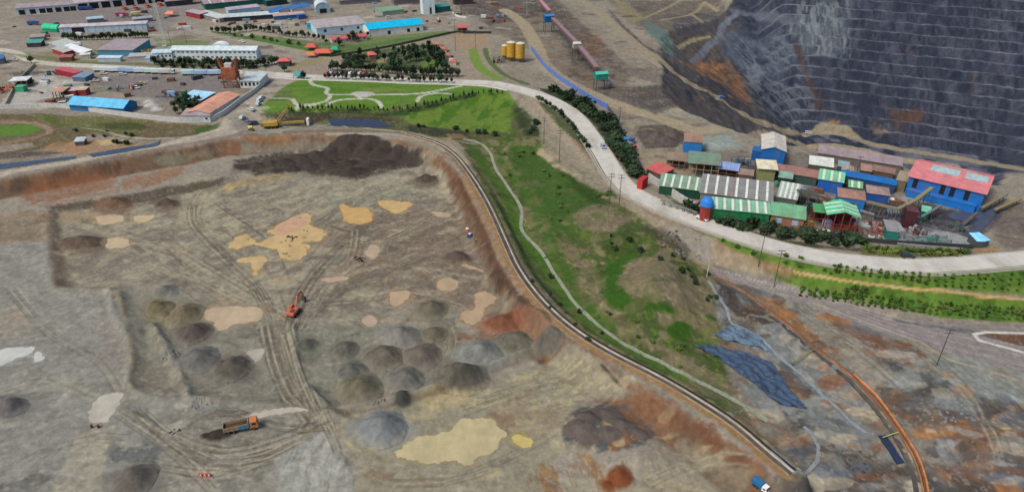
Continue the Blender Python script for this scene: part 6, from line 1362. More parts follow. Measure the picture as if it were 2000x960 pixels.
# dark switchyard left of the haul road head
sw = machinery('dark steel switchyard with grey masts behind the white curved wall', 907, 26, 15, 12, 7, [(110, 106, 100), (90, 86, 84), (130, 126, 120)], 41, 60)
machinery('scrapped brown and grey machines in front of the small brown roofed store', 118, 200, 12, 6, 2.6, [(80, 66, 54), (110, 96, 70), (130, 88, 50)], 43, 40)
machinery('orange and dark scrap machines left of the green container hut', 14, 180, 8, 6, 4, [(190, 84, 50), (60, 50, 54)], 45)
machinery('row of grey green scrap and pipes across the vehicle yard', 220, 176, 26, 6, 1.8, [(120, 136, 110), (150, 150, 140), (96, 90, 84)], 47, 50)
machinery('dark scrap row behind the grey yard', 82, 146, 30, 8, 2.2, [(62, 64, 76), (84, 78, 76)], 49, 40)
machinery('dark pipes stacked beside the pale sky blue shed', 332, 186, 12, 9, 1.4, [(64, 70, 88), (84, 80, 90)], 51, 40)
machinery('yellow excavated machine parts beside the teal fronted warehouse', 285, 103, 8, 5, 2.6, [(196, 184, 96), (110, 84, 70)], 53)
machinery('grey and blue sheds clutter by the mast foot at the vehicle yard', 250, 34, 16, 6, 2.6, [(120, 110, 110), (160, 196, 206), (170, 60, 90)], 55, 30)
machinery('stored steel and sheds at the far right end above the ore conveyor', 1096, 24, 8, 5, 3, [(150, 150, 150), (110, 104, 96)], 57)
machinery('white and grey scrap beside the blue chute head near the haul road', 975, 33, 7, 6, 2.5, [(130, 136, 156), (60, 62, 80)], 59)
# ---------------------------------------------------------------- vehicles
def wheel(t, x, y, r=.38, w=.28, parent=None):
    o = MB().cyl((x, y-w/2, r), (x, y+w/2, r), r, r, 12).build('wheel', RUBBER, t)
    MB().cyl((x, y-w/2-.02, r), (x, y+w/2+.02, r), r*.5, r*.5, 8).build('rim', STEEL, o); return o
def car(label, px, py, hd, rgb, kind='pickup', dz=.16, group=None, cat=None):
    x, y, z = ground(px, py); t = thing({'pickup': 'pickup_truck', 'suv': 'car', 'van': 'van'}[kind], label, cat or {'pickup': 'pickup', 'suv': 'car', 'van': 'van'}[kind], (x, y, z+dz), hd, group)
    pm_ = surf('car_paint_%02x%02x%02x' % rgb, rgb, .3, 0, .05, 1, spec=.5)
    L = 5.2 if kind == 'pickup' else 4.7; hw = .93
    if kind == 'pickup': pr = [(-2.6, .45), (2.55, .45), (2.6, .95), (1.5, 1.1), (-.55, 1.12), (-2.6, 1.12)]; cab = [(-.7, 1.12), (1.35, 1.1), (.75, 1.72), (-.55, 1.74)]
    elif kind == 'suv': pr = [(-2.3, .4), (2.3, .4), (2.35, .9), (1.3, 1.08), (-2.3, 1.08)]; cab = [(-2.25, 1.08), (1.2, 1.07), (.55, 1.72), (-1.95, 1.74)]
    else: pr = [(-2.5, .4), (2.4, .4), (2.45, 1.0), (2.0, 1.25), (-2.5, 1.25)]; cab = [(-2.5, 1.25), (1.95, 1.24), (1.3, 2.1), (-2.45, 2.15)]
    bevel(MB().prism(pr, -hw, hw).build('body', pm_, t), .08, 2); bevel(MB().prism(cab, -hw*.9, hw*.9).build('cabin', pm_, t), .06, 2)
    a, b, c, d = cab; ym = hw*.9+.012
    for s_ in (-1, 1): MB().add([(a[0]+.25, s_*ym, a[1]+.08), (b[0]-.2, s_*ym, b[1]+.08), (c[0]-.05, s_*ym, c[1]-.1), (d[0]+.15, s_*ym, d[1]-.1)], [(0, 1, 2, 3) if s_ < 0 else (3, 2, 1, 0)]).build('window', GLASS, t)
    MB().add([(b[0]+.01, -.75, b[1]+.06), (b[0]+.01, .75, b[1]+.06), (c[0]+.09, .68, c[1]-.06), (c[0]+.09, -.68, c[1]-.06)], [(0, 1, 2, 3)]).build('windscreen', GLASS, t)
    if kind == 'pickup': MB().box(-2.45, -.8, 1.10, -.85, .8, 1.135).build('bed', DARK, t)
    for sx in (1.6, -1.55):
        for sy in (-.85, .85): wheel(t, sx, sy)
    for sy in (-.65, .65): MB().cbox(pr[2][0]-.02, sy, .82, .08, .34, .16).build('headlight', rgbm((220, 220, 210)), t)
    return t
def truck(label, px, py, hd, cab, bed, kind='dump', dz=0, L=8.4, group=None, load=None, name='dump_truck', cat='truck'):
    x, y, z = ground(px, py); t = thing(name, label, cat, (x, y, z+dz), hd, group)
    cm_ = surf('cab_%02x%02x%02x' % cab, cab, .4, 0, .1, 1, spec=.4); bm_ = surf('bed_%02x%02x%02x' % bed, bed, .6, 0, .2, .8, stain=(120, 100, 80), stain_amt=.5)
    f = L/2; bevel(MB().prism([(f-2.1, .7), (f, .7), (f, 1.7), (f-.25, 2.9), (f-2.1, 2.95)], -1.22, 1.22).build('cab', cm_, t), .1, 2)
    MB().add([(f-.0, -1.05, 1.75), (f-.0, 1.05, 1.75), (f-.22, .98, 2.75), (f-.22, -.98, 2.75)], [(0, 1, 2, 3)]).build('windscreen', GLASS, t).location.x = .03
    for s_ in (-1, 1): MB().cbox(f-1.0, s_*1.23, 2.2, 1.0, .04, .7).build('window', GLASS, t)
    MB().box(-f, -.5, .7, f-1.9, .5, 1.0).build('chassis', rgbm((50, 48, 46)), t)
    if kind == 'dump':
        m = MB(); x0, x1 = -f, f-2.4
        m.add([(x0, -1.25, 1.2), (x1, -1.25, 1.2), (x1, 1.25, 1.2), (x0, 1.25, 1.2), (x0, -1.3, 2.6), (x1, -1.3, 2.7), (x1, 1.3, 2.7), (x0, 1.3, 2.6),
               (x0+.1, -1.12, 1.5), (x1-.12, -1.12, 1.5), (x1-.12, 1.12, 1.5), (x0+.1, 1.12, 1.5), (x0+.1, -1.18, 2.6), (x1-.12, -1.18, 2.7), (x1-.12, 1.18, 2.7), (x0+.1, 1.18, 2.6)],
              [(0, 3, 2, 1), (0, 1, 5, 4), (1, 2, 6, 5), (2, 3, 7, 6), (3, 0, 4, 7), (8, 9, 10, 11), (8, 12, 13, 9), (9, 13, 14, 10), (10, 14, 15, 11), (11, 15, 12, 8), (4, 5, 13, 12), (5, 6, 14, 13), (6, 7, 15, 14), (7, 4, 12, 15)])
        m.build('bed', bm_, t)
        if load: MB().add([(x0+.2, -1.1, 1.8), (x1-.2, -1.1, 1.9), (x1-.2, 1.1, 1.9), (x0+.2, 1.1, 1.8), (-1.2, 0, 2.3), (.4, 0, 2.35)], [(0, 1, 5, 4), (1, 2, 5), (2, 3, 4, 5), (3, 0, 4)]).build('load', gravel(load), t)
        for sx in np.linspace(x0+.3, x1-.3, 6): MB().box(sx-.06, -1.36, 1.25, sx+.06, -1.29, 2.62).build('rib', bm_, t)
    elif kind == 'tank': MB().cyl((-f, 0, 2.0), (f-2.3, 0, 2.0), 1.1, 1.1, 14).build('tank', bm_, t)
    else: bevel(MB().box(-f, -1.25, 1.1, f-2.3, 1.25, 3.3).build('box_body', bm_, t), .05)
    for sx in (f-1.2, -f+2.4, -f+1.1):
        for s_ in (-1, 1): wheel(t, sx, s_*1.05, .52, .4)
    for sy in (-.9, .9): MB().cbox(f+.02, sy, 1.05, .08, .34, .2).build('headlight', rgbm((220, 216, 200)), t)
    return t
dt = truck('orange cabbed dump truck with tan and blue bed on the lower left quarry floor', 473, 838, heading((445, 845), (500, 834)), (190, 116, 72), (158, 130, 106), 'dump', 0, 8.6, load=(78, 66, 48))
fb = MB().box(-.6, -1.34, 1.3, 1.9, -1.315, 2.55).build('side_panel', rgbm((52, 128, 160)), dt)
MB().box(1.9, -1.3, 1.2, 2.1, 1.3, 3.2).build('headboard', rgbm((70, 140, 156)), dt)
truck('small lorry with bright blue body at the bottom edge near the embankment end', 1484, 952, heading((1470, 940), (1500, 965)), (226, 230, 232), (30, 106, 156), 'box', 0, 6.5, name='lorry').scale = (.62, .62, .62)
truck('small red truck parked behind the dark grey sheet fence', 1231, 292, -.9, (196, 60, 60), (150, 130, 140), 'box', 0, 6, name='lorry')
truck('blue tank truck parked above the small red one behind the fence', 1227, 279, -.3, (60, 96, 150), (40, 110, 150), 'tank', 0, 6, name='tanker')
og = 'orange dump trucks parked in front of the black bays'
for i, (px, py, lab) in enumerate(((244, 19, 'orange dump truck, leftmost of the four in front of the black bays'), (266, 18, 'red orange dump truck with pinkish bed, second of the four at the black bays'), (289, 14, 'orange dump truck, third of the four at the black bays'), (313, 11, 'pale orange dump truck, rightmost of the four at the black bays'))):
    truck(lab, px, py, heading((px-8, py-8), (px+8, py+6)), (206, 104, 74), ((206, 98, 64), (198, 88, 84), (208, 110, 78), (196, 124, 108))[i], 'dump', 0, 11, group=og)
truck('blue truck beside the green rounded tent', 66, 49, .3, (60, 110, 160), (50, 96, 150), 'box', 0, 8, name='lorry')
truck('blue lorry in the dark bay area right of the pale blue workshop', 168, 20, .2, (40, 80, 140), (34, 70, 130), 'box', 0, 12, name='lorry')
truck('crimson lorry parked north of the long panelled building', 240, 33, .1, (150, 40, 70), (160, 36, 80), 'box', 0, 10, name='lorry')
truck('yellow and white lorry parked right of the crimson one', 266, 31, .4, (210, 190, 120), (214, 196, 140), 'box', 0, 8, name='lorry')
# buses and trucks in the row behind the yard
bg_ = 'buses and lorries parked along the pale low wall'
cl = [(206, 220, 214), (214, 218, 214), (200, 212, 220), (150, 178, 210), (160, 184, 214), (196, 206, 216), (190, 216, 204), (206, 216, 210), (196, 200, 190)]
bl_ = ['pale green bus, leftmost in the row along the low wall', 'white bus second from the left in the row along the wall', 'pale grey lorry third in the row along the wall', 'light blue bus fourth in the row along the wall', 'light blue lorry fifth in the row along the wall', 'white lorry sixth in the row along the wall', 'mint green bus seventh in the row along the wall', 'white bus eighth in the row along the wall', 'cream lorry at the right end of the row along the wall']
for i in range(9):
    truck(bl_[i], 196+i*16.5, 140+i*.6, .04, cl[i], cl[i], 'box', 0, 9.5 if i % 3 else 7.5, group=bg_, name='bus' if 'bus' in bl_[i] else 'lorry', cat='bus' if 'bus' in bl_[i] else 'truck')
for i, (px, rgb, lab) in enumerate(((372, (176, 210, 216), 'pale cyan lorry left of the rusty tower row'), (398, (160, 186, 216), 'light blue lorry parked second left of the rusty tower'), (424, (166, 196, 220), 'light blue lorry parked closest to the rusty tower'))):
    truck(lab, px, 147, .04, rgb, rgb, 'box', 0, 10, name='lorry', group='blue lorries left of the rusty tower')
car('white pickup driving on the concrete road in front of the red round tower', 1371, 429, heading((1350, 423), (1392, 440))+math.pi, (222, 224, 222), 'pickup')
car('dark grey station wagon on the concrete road in the right part of the photograph', 1772, 503, heading((1740, 510), (1800, 512)), (44, 56, 60), 'suv')
car('pale blue car driving on the concrete road beside the hedge', 1178, 289, heading((1150, 262), (1185, 315)), (150, 160, 190), 'suv')
car('silver car with dark glass, lowest of those parked by the grass park corner', 474, 232, heading((470, 236), (482, 226)), (196, 200, 204), 'suv')
car('white car second from the bottom of those parked by the grass park', 491, 216, 2.6, (214, 214, 214), 'suv')
car('silver grey car parked third up beside the grass park', 505, 206, heading((500, 212), (512, 200)), (176, 182, 192), 'suv')
car('white van parked fourth up beside the grass park', 508, 199, heading((500, 205), (516, 195)), (206, 212, 220), 'van')
car('pale silver car parked highest beside the grass park', 512, 193, heading((504, 198), (520, 188)), (190, 206, 212), 'suv')
car('bluish pickup standing on the dirt left of the yellow crane', 484, 242, 2.8, (120, 126, 140), 'pickup')
car('dark van with violet tint just left of the yellow crane', 497, 244, .2, (60, 56, 84), 'van')
car('white pickup on the dirt road above the long dormitory', 474, 83, heading((465, 81), (485, 84)), (226, 224, 216), 'pickup')
car('white car on the dark strip between the two haul roads', 1579, 262, heading((1560, 258), (1600, 266)), (216, 220, 226), 'van')
car('small blue car on the haul road at the rim of the orange pit wall', 1409, 192, heading((1395, 186), (1420, 198)), (96, 128, 176), 'suv')
cc = [(176, 70, 70), (170, 176, 190), (90, 84, 110), (200, 200, 200), (70, 76, 90), (206, 206, 210), (80, 60, 80), (190, 196, 200), (160, 64, 76)]
ln = ['red car at the left end of the parking row above the concrete road', 'blue grey car second from the left in the parking row', 'dark violet car third in the parking row', 'white car fourth in the parking row', 'dark grey car fifth in the parking row', 'pale car sixth in the parking row', 'dark plum car seventh in the parking row', 'silver car eighth in the parking row', 'dark red car at the right end of the parking row']
for i in range(9): car(ln[i], 640+i*9.2, 144.5+.1*i, 1.2, cc[i], 'suv', 0, group='cars in the parking row above the concrete road')
for px, py, rgb, k, lab in ((265, 174, (226, 230, 234), 'van', 'white van in the middle of the vehicle yard'), (276, 165, (196, 190, 110), 'pickup', 'yellow pickup above the white van in the yard'), (185, 160, (206, 200, 180), 'pickup', 'cream pickup beside the slate blue shed'), (203, 146, (214, 214, 204), 'suv', 'cream car in front of the bus row'), (240, 147, (206, 206, 200), 'suv', 'white car in front of the light blue bus'), (28, 119, (214, 212, 204), 'suv', 'white car on the pale road at the far left'), (862, 108, (220, 220, 224), 'suv', 'white car beside the second coral kiosk'), (884, 119, (226, 226, 230), 'suv', 'white car beside the third coral kiosk'), (878, 111, (150, 160, 176), 'suv', 'grey blue car between the kiosks and the brown road'), (760, 36, (206, 206, 210), 'van', 'white van behind the cyan roofed hall'), (640, 150, (196, 90, 90), 'suv', 'red car on the concrete road below the parking row'), (125, 205, (222, 222, 218), 'van', 'white van at the left end of the long sky blue shed')):
    car(lab, px, py, .3, rgb, k, .2 if py == 150 else 0)
# ---------------------------------------------------------------- excavator, crane, small machines
def tracks(t, L, w, g, h=.9):
    for s_ in (-1, 1):
        y = s_*g; pr = [(-L/2+.3, 0), (L/2-.3, 0), (L/2, .35), (L/2-.2, h), (-L/2+.2, h), (-L/2, .35)]
        o = MB().prism(pr, y-w/2, y+w/2).build('track', RUBBER, t)
        for k in (-.32, 0, .32): MB().cyl((L*k, y-w/2-.03, .45), (L*k, y+w/2+.03, .45), .28, .28, 8).build('roller', STEEL, o)
def excavator(label, px, py, hd, rgb, swing=0):
    x, y, z = ground(px, py); t = thing('excavator', label, 'excavator', (x, y, z), hd)
    pm_ = surf('excavator_paint', rgb, .6, 0, .2, .8, stain=(130, 100, 80), stain_amt=.6); tracks(t, 4.6, .65, 1.25)
    bevel(MB().box(-2.5, -1.45, 1.0, 1.2, 1.45, 2.1).build('house', pm_, t), .12, 2)
    bevel(MB().prism([(-3.0, 1.05), (-2.4, 1.0), (-2.4, 2.2), (-2.9, 2.1)], -1.45, 1.45).build('counterweight', pm_, t), .1)
    bevel(MB().prism([(-.3, 2.1), (1.7, 1.15), (1.75, 2.2), (1.3, 3.0), (-.3, 3.0)], .45, 1.42).build('cab', pm_, t), .06)
    MB().add([(1.77, .55, 2.0), (1.77, 1.3, 2.0), (1.36, 1.3, 2.92), (1.36, .55, 2.92)], [(0, 1, 2, 3)]).build('windscreen', GLASS, t); MB().cbox(.6, 1.43, 2.5, 1.2, .03, .7).build('window', GLASS, t)
    MB().box(-2.2, -1.0, 2.1, -.7, .2, 2.35).build('engine_cover', rgbm((70, 66, 64)), t)
    MB().prism([(1.0, 1.5), (1.4, 1.3), (3.6, 4.3), (6.0, 4.9), (6.1, 5.25), (3.2, 4.9)], -.3, .1).build('boom', pm_, t)
    MB().prism([(5.6, 5.4), (6.2, 5.3), (7.2, 2.2), (6.9, 2.1)], -.28, .08).build('arm', pm_, t)
    MB().prism([(6.7, 2.3), (7.4, 2.1), (7.6, 1.2), (6.9, .5), (6.2, .9), (6.4, 1.3)], -.7, .5).build('bucket', rgbm((70, 62, 58)), t)
    for a, b in (((1.3, -.35, 1.8), (3.0, -.35, 4.0)), ((3.4, -.1, 5.1), (5.7, -.1, 5.5))): MB().cyl(a, b, .11, .08, 8).build('ram', STEEL, t)
    return t
excavator('orange excavator standing in the middle of the quarry floor with its arm pointing away', 575, 612, R(78), (188, 100, 72))
# crane at the rim
x, y, z = ground(532, 249); t = thing('crawler_crane', 'yellow crawler crane with raised tan boom on the quarry rim', 'crane', (x, y, z), .1)
YL = surf('crane_yellow', (180, 148, 64), .6, 0, .15, .6, stain=(140, 110, 50), stain_amt=.4); tracks(t, 6.5, .9, 1.9, 1.1)
bevel(MB().box(-4.5, -1.7, 1.2, 2.5, 1.7, 3.4).build('house', YL, t), .1); bevel(MB().box(2.0, -1.6, 1.4, 3.6, -.2, 3.9).build('cab', YL, t), .1)
MB().box(-5.4, -1.9, 1.2, -4.2, 1.9, 2.8).build('counterweight', rgbm((130, 110, 70)), t); MB().cbox(3.62, -.9, 3.0, .05, 1.1, 1.1).build('window', GLASS, t)
m = MB(); p0 = np.array((2, 0, 2.2)); p1 = np.array((10.5, 3, 11.5)); d = p1-p0; s_ = np.array((-.3, .95, 0)); u_ = np.cross(d/np.linalg.norm(d), s_)
co_ = [(a, b) for a in (-.6, .6) for b in (-.6, .6)]
for a, b in co_: m.cyl(p0+s_*a+u_*b, p1+s_*a*.6+u_*b*.6, .13, .1, 5)
for k in range(9):
    q0 = p0+d*k/9; q1 = p0+d*(k+1)/9; sg = 1 if k % 2 else -1
    for b in (-.5, .5): m.cyl(q0+s_*.55*sg+u_*b, q1-s_*.55*sg+u_*b, .07, .07, 4); m.cyl(q0+u_*.55*sg+s_*b, q1-u_*.55*sg+s_*b, .07, .07, 4)
m.build('lattice_boom', rgbm((176, 140, 92)), t)
MB().cyl((-3.5, 0, 3.4), p1, .06, .06, 4).build('cable', rgbm((60, 56, 50)), t)
a = at(545, 247, 1.3); b = at(602, 243, 1.3); t2 = thing('steel_beam', 'long yellow steel beam with a white end frame lying right of the crane', 'beam', a)
beam('girder', (0, 0, 0), np.array(b)-np.array(a), 1.0, 1.1, rgbm((164, 144, 74)), t2)
v_ = np.array(b)-np.array(a); MB().box(v_[0]-.4, v_[1]-1.4, v_[2]-1.5, v_[0]+.8, v_[1]+1.4, v_[2]+2.2).build('end_frame', rgbm((214, 218, 214)), t2); MB().box(v_[0]-1.3, v_[1]-1.2, v_[2]-1.4, v_[0]-.45, v_[1]+1.2, v_[2]+1.8).build('end_block', DARK, t2)
x, y, z = ground(491, 255); t = thing('mixer', 'small pale yellow mixer machine below the parked van at the rim', 'machine', (x, y, z))
MB().cyl((-1, 0, 1.6), (1.2, 0, 2.2), 1.0, .6, 12).build('drum', rgbm((206, 190, 90)), t); MB().box(-1.4, -.7, .5, 1.4, .7, .9).build('chassis', rgbm((120, 110, 60)), t)
for sx in (-1, 1):
    for sy in (-.7, .7): wheel(t, sx, sy, .4, .2)
x, y, z = ground(918, 463); t = thing('generator', 'small blue and white machine at the foot of the embankment', 'machine', (x, y, z), -.5)
bevel(MB().box(-.9, -.6, .4, .9, .6, 1.5).build('housing', rgbm((40, 70, 140)), t), .06); MB().box(-.5, -.5, 1.5, .4, .5, 1.75).build('cover', rgbm((220, 220, 224)), t)
for sx in (-.6, .6):
    for sy in (-.65, .65): wheel(t, sx, sy, .28, .16)
x, y, z = ground(913, 450); t = thing('tank', 'small round orange and white tank behind the blue machine', 'tank', (x, y, z))
MB().cyl((0, 0, -.1), (0, 0, 1.0), .75, .75, 14).build('drum', rgbm((214, 100, 64)), t); MB().cyl((0, 0, 1.0), (0, 0, 1.25), .7, .3, 14).build('lid', rgbm((226, 214, 206)), t)
x, y, z = ground(930, 470); t = thing('handcart', 'small grey cart lying right of the blue machine', 'cart', (x, y, z))
MB().box(-.5, -.4, .4, .5, .4, .8).build('tray', rgbm((120, 116, 118)), t)
for sy in (-.4, .4): wheel(t, 0, sy, .3, .12)
tg = 'red and white barriers standing in a row on the lower floor'
for i in range(3):
    x, y, z = ground(393+i*8, 929); t = thing('barrier', ['red and white barrier, left one of the row of three', 'red and white barrier, middle one of the row of three', 'red and white barrier, right one of the row of three'][i], 'barrier', (x, y, z), 0, tg)
    MB().box(-.42, -.12, .35, .42, .12, .95).build('board', rgbm((196, 70, 62)), t); MB().box(-.12, -.135, .37, .16, .135, .93).build('stripe', rgbm((222, 210, 200)), t); MB().box(-.35, -.25, -.05, .35, .25, .35).build('foot', rgbm((190, 120, 110)), t)
for i in range(2):
    x, y, z = ground(180+i*13, 834); t = thing('drum_marker', ['dark red marker drum left of its twin at the end of the pale puddle', 'dark red marker drum right of its twin at the end of the pale puddle'][i], 'drum', (x, y, z), 0, 'marker drums by the pale puddle')
    MB().cyl((0, 0, -.1), (0, 0, .8), .33, .33, 12).build('drum', rgbm((130, 44, 44)), t); MB().cyl((0, 0, .8), (0, 0, .85), .35, .35, 12).build('rim', rgbm((90, 40, 40)), t)
# wreck on the flooded patch and tyres
def lumps(label, px, py, seed, n=6, rgb=(52, 48, 44), r=1.0, name='rock_cluster', cat='rocks'):
    sp = r; r = min(r, 1.0); n = int(n*(1 if sp <= 1 else 2))
    x, y, z = ground(px, py); rr = random.Random(seed); m = MB()
    for k in range(n):
        cx, cy, s_ = rr.uniform(-2.2*sp, 2.2*sp), rr.uniform(-1.8*sp, 1.8*sp), rr.uniform(.3, .75)*r; v = []
        for i in range(6):
            for j in range(3):
                a = i*math.pi/3+rr.uniform(-.3, .3); q = s_*(1-.42*j)*rr.uniform(.8, 1.2); v.append((cx+q*math.cos(a), cy+q*math.sin(a), float(sampleH(x+cx, y+cy))-z-.15+j*s_*.45))
        f = [(i*3+j, ((i+1) % 6)*3+j, ((i+1) % 6)*3+j+1, i*3+j+1) for i in range(6) for j in range(2)]+[tuple(i*3+2 for i in range(6))]
        m.add(v, f)
    o = m.build(name, gravel(rgb)); o.location = (x, y, z); return tag(o, label, cat)
lumps('dark rocks standing out of the middle of the mustard puddle', 568, 466, 1, 7, (70, 62, 52), 1.1)
lumps('small dark rocks at the upper right of the mustard puddle', 592, 453, 2, 5, (66, 58, 50), .8)
lumps('cluster of black rocks beside the round pale puddle', 702, 507, 3, 9, (34, 30, 26), 1.2)
lumps('dark rocks at the left tip of the mustard puddle', 528, 458, 4, 4, (60, 54, 46), .7)
lumps('tiny dark rocks in the orange puddle', 697, 422, 5, 4, (110, 84, 52), .6)
lumps('pale boulders along the foot of the small angular heap', 735, 788, 6, 10, (120, 118, 112), .9)
lumps('pale broken rocks near the lower end of the concrete road verge', 1345, 488, 7, 14, (120, 116, 110), 2.6)
lumps('dark broken rocks beside the green valley head', 1300, 470, 8, 14, (72, 66, 60), 2.6)
lumps('grey boulders below the foot of the tracks road', 1850, 800, 9, 14, (120, 124, 124), 2.4)
lumps('dark rubble near the lower right bend of the pipeline', 1680, 900, 10, 14, (84, 74, 66), 2.2)
lumps('small dark boulders behind the dump truck tracks', 340, 840, 12, 8, (76, 74, 70), .8)
lumps('blue grey stones along the left shelf bank', 330, 690, 13, 10, (128, 126, 118), 1.3)
lumps('pale blue grey rubble where the lower left bank ends', 392, 792, 14, 10, (136, 136, 130), 1.3)
# ---------------------------------------------------------------- poles and masts
def pole(label, px, py, h, arms=1, rgb=(84, 76, 70), r=.17, rz=0, name='power_pole', lamp=False):
    x, y, z = ground(px, py); t = thing(name, label, 'pole', (x, y, z), rz)
    MB().cyl((0, 0, -.5), (0, 0, h), r, r*.6, 8).build('post', rgbm(rgb), t)
    for k in range(arms):
        zz = h-.4-k*1.2; ca = MB().box(-1.3, -.09, zz, 1.3, .09, zz+.18).build('crossarm', rgbm(rgb), t)
        for q in (-1.1, 0, 1.1): MB().cyl((q, 0, zz+.18), (q, 0, zz+.45), .07, .05, 6).build('insulator', rgbm((150, 140, 130)), ca)
    if lamp:
        MB().cyl((0, 0, h-.2), (1.6, 0, h+.2), .06, .05, 5).build('lamp_arm', rgbm(rgb), t); MB().box(1.4, -.15, h+.1, 2.1, .15, h+.25).build('lamp_head', rgbm((200, 200, 196)), t)
    return t
for a in [('power pole on the dirt path, left one of the pair above the valley head', 1062, 281, 14, 2), ('power pole right of the first on the dirt path above the tan bare patch', 1092, 316, 16, 2), ('dark power pole at the haul road beside the ore heap fence', 1209, 246, 10, 1), ('power pole standing left of its twin below the bend of the concrete road', 1190, 398, 13.5, 2), ('power pole standing right of its twin below the bend of the concrete road', 1209, 400, 13.5, 2),
          ('tall power pole at the upper edge of the planted slope', 1481, 520, 15, 2), ('tall dark power pole on the tracks road beside the planted slope', 1511, 560, 15, 2), ('tall dark power pole on the rough ground at the lower right', 1829, 712, 13, 2), ('power pole in the plant between the cabins and the mauve long shed', 1672, 342, 9, 1), ('tall dark power pole on the brown road beside the coral awning', 890, 100, 22, 1), ('rusty brown power pole at the tip of the curved green verge', 929, 96, 13, 2),
          ('power pole above the long dormitory, right one', 365, 84, 10, 1), ('power pole above the long dormitory, left one', 334, 86, 9, 1), ('power pole beside the yellow silos on the haul road bend', 1074, 137, 6, 1), ('power pole at the gate of the office block', 523, 158, 9, 1)]:
    pole(*a)
pole('short white post at the head of the blue grey ditch', 1380, 541, 5.5, 0, (206, 206, 200), .16, name='marker_post')
pole('slim lamp post with curved arm near the pink roofed bungalow', 630, 100, 7, 0, (190, 190, 186), .1, lamp=True, name='street_lamp')
pole('slim lamp post on the dirt road above the white pickup', 449, 82, 8, 0, (200, 200, 196), .1, lamp=True, name='street_lamp')
pole('yellow topped lamp post beside the hedge head of the concrete road', 1054, 176, 6, 0, (190, 160, 80), .12, lamp=True, name='street_lamp')
pole('slim pale mast beside the dark slope at the head of the haul road', 1029, 30, 12, 0, (170, 170, 176), .2, name='mast')
x, y, z = ground(322, 90); t = thing('lattice_mast', 'tall pale lattice mast rising past the top edge of the photograph', 'mast', (x, y, z)); m = MB()
MH = 38
for k in range(3):
    a = k*2.094; m.cyl((1.6*math.cos(a), 1.6*math.sin(a), -.5), (.9*math.cos(a), .9*math.sin(a), MH), .12, .1, 5)
for j in range(19):
    z0_, z1_ = j*2, j*2+2; r0_ = 1.6-.7*z0_/MH; r1_ = 1.6-.7*z1_/MH
    for k in range(3):
        a, b = k*2.094, (k+1)*2.094; m.cyl((r0_*math.cos(a), r0_*math.sin(a), z0_), (r1_*math.cos(b), r1_*math.sin(b), z1_), .07, .07, 4); m.cyl((r0_*math.cos(b), r0_*math.sin(b), z0_), (r0_*math.cos(a), r0_*math.sin(a), z0_), .07, .07, 4)
m.build('lattice', rgbm((190, 196, 192)), t); MB().box(-1.6, -1.6, -.4, 1.6, 1.6, .35).build('base', CONC, t)
# bench and shelter bits by the marsh
B('hut', 'small pale roofed hut among shrubs on the marsh bank', (148, 285), (166, 284), 4, 2.2, 'mono', (90, 84, 84), (176, 188, 196), .6, .3)
# ---------------------------------------------------------------- trees, hedges and planted saplings
def leaf_mat(name, rgb):
    m, t, b = nodes(name); N = t.nodes; L = t.links
    oi = N.new('ShaderNodeObjectInfo'); g = N.new('ShaderNodeNewGeometry'); n = N.new('ShaderNodeTexNoise'); n.inputs['Scale'].default_value = 1.1; n.inputs['Detail'].default_value = 3
    L.new(g.outputs['Position'], n.inputs['Vector'])
    a = N.new('ShaderNodeMath'); a.operation = 'ADD'; L.new(oi.outputs['Random'], a.inputs[0]); L.new(n.outputs['Fac'], a.inputs[1])
    mr = N.new('ShaderNodeMapRange'); mr.inputs[1].default_value = .4; mr.inputs[2].default_value = 1.6; mr.inputs[3].default_value = .65; mr.inputs[4].default_value = 1.45; L.new(a.outputs[0], mr.inputs[0])
    hs = N.new('ShaderNodeHueSaturation'); hs.inputs['Color'].default_value = (*lin(rgb), 1); L.new(mr.outputs[0], hs.inputs['Value'])
    mh = N.new('ShaderNodeMapRange'); mh.inputs[3].default_value = .47; mh.inputs[4].default_value = .52; L.new(oi.outputs['Random'], mh.inputs[0]); L.new(mh.outputs[0], hs.inputs['Hue'])
    L.new(hs.outputs['Color'], b.inputs['Base Color']); b.inputs['Roughness'].default_value = .8; b.inputs['Specular IOR Level'].default_value = .2; return m
LM_ = {'dark': leaf_mat('dark_leaves', (50, 68, 46)), 'mid': leaf_mat('green_leaves', (76, 104, 46)), 'light': leaf_mat('yellowish_leaves', (108, 118, 56))}
BARK = surf('bark', (84, 70, 58), .9, 0, .2, 3)
def tree_proto(seed, h, rad, mat, shape='round', n=150, leaf=.42, trunk=True):
    r = random.Random(seed); t = bpy.data.objects.new('tree', None); m = MB(); z0 = h*.22 if trunk else 0
    for k in range(n):
        while True:
            a = np.array([r.uniform(-1, 1) for _ in range(3)])
            if a.dot(a) <= 1: break
        q = a*(.55+.45*r.random()); zz = (q[2]+1)/2
        if shape == 'cone': sc = (1-zz)*1.05+.08
        else: sc = 1
        p = np.array((q[0]*rad*sc, q[1]*rad*sc, z0+zz*(h-z0))); p[:2] *= 1+.25*math.sin(5*math.atan2(q[1], q[0])+seed)
        s_ = leaf*r.uniform(.6, 1.3); u = np.array([r.gauss(0, 1) for _ in range(3)]); u /= np.linalg.norm(u); v = np.cross(u, (r.random(), r.random(), 1)); v /= np.linalg.norm(v)+1e-6
        m.add([p-u*s_, p-v*s_*.7, p+u*s_, p+v*s_*.7], [(0, 1, 2, 3)])
    return m, z0
PROTO = {}
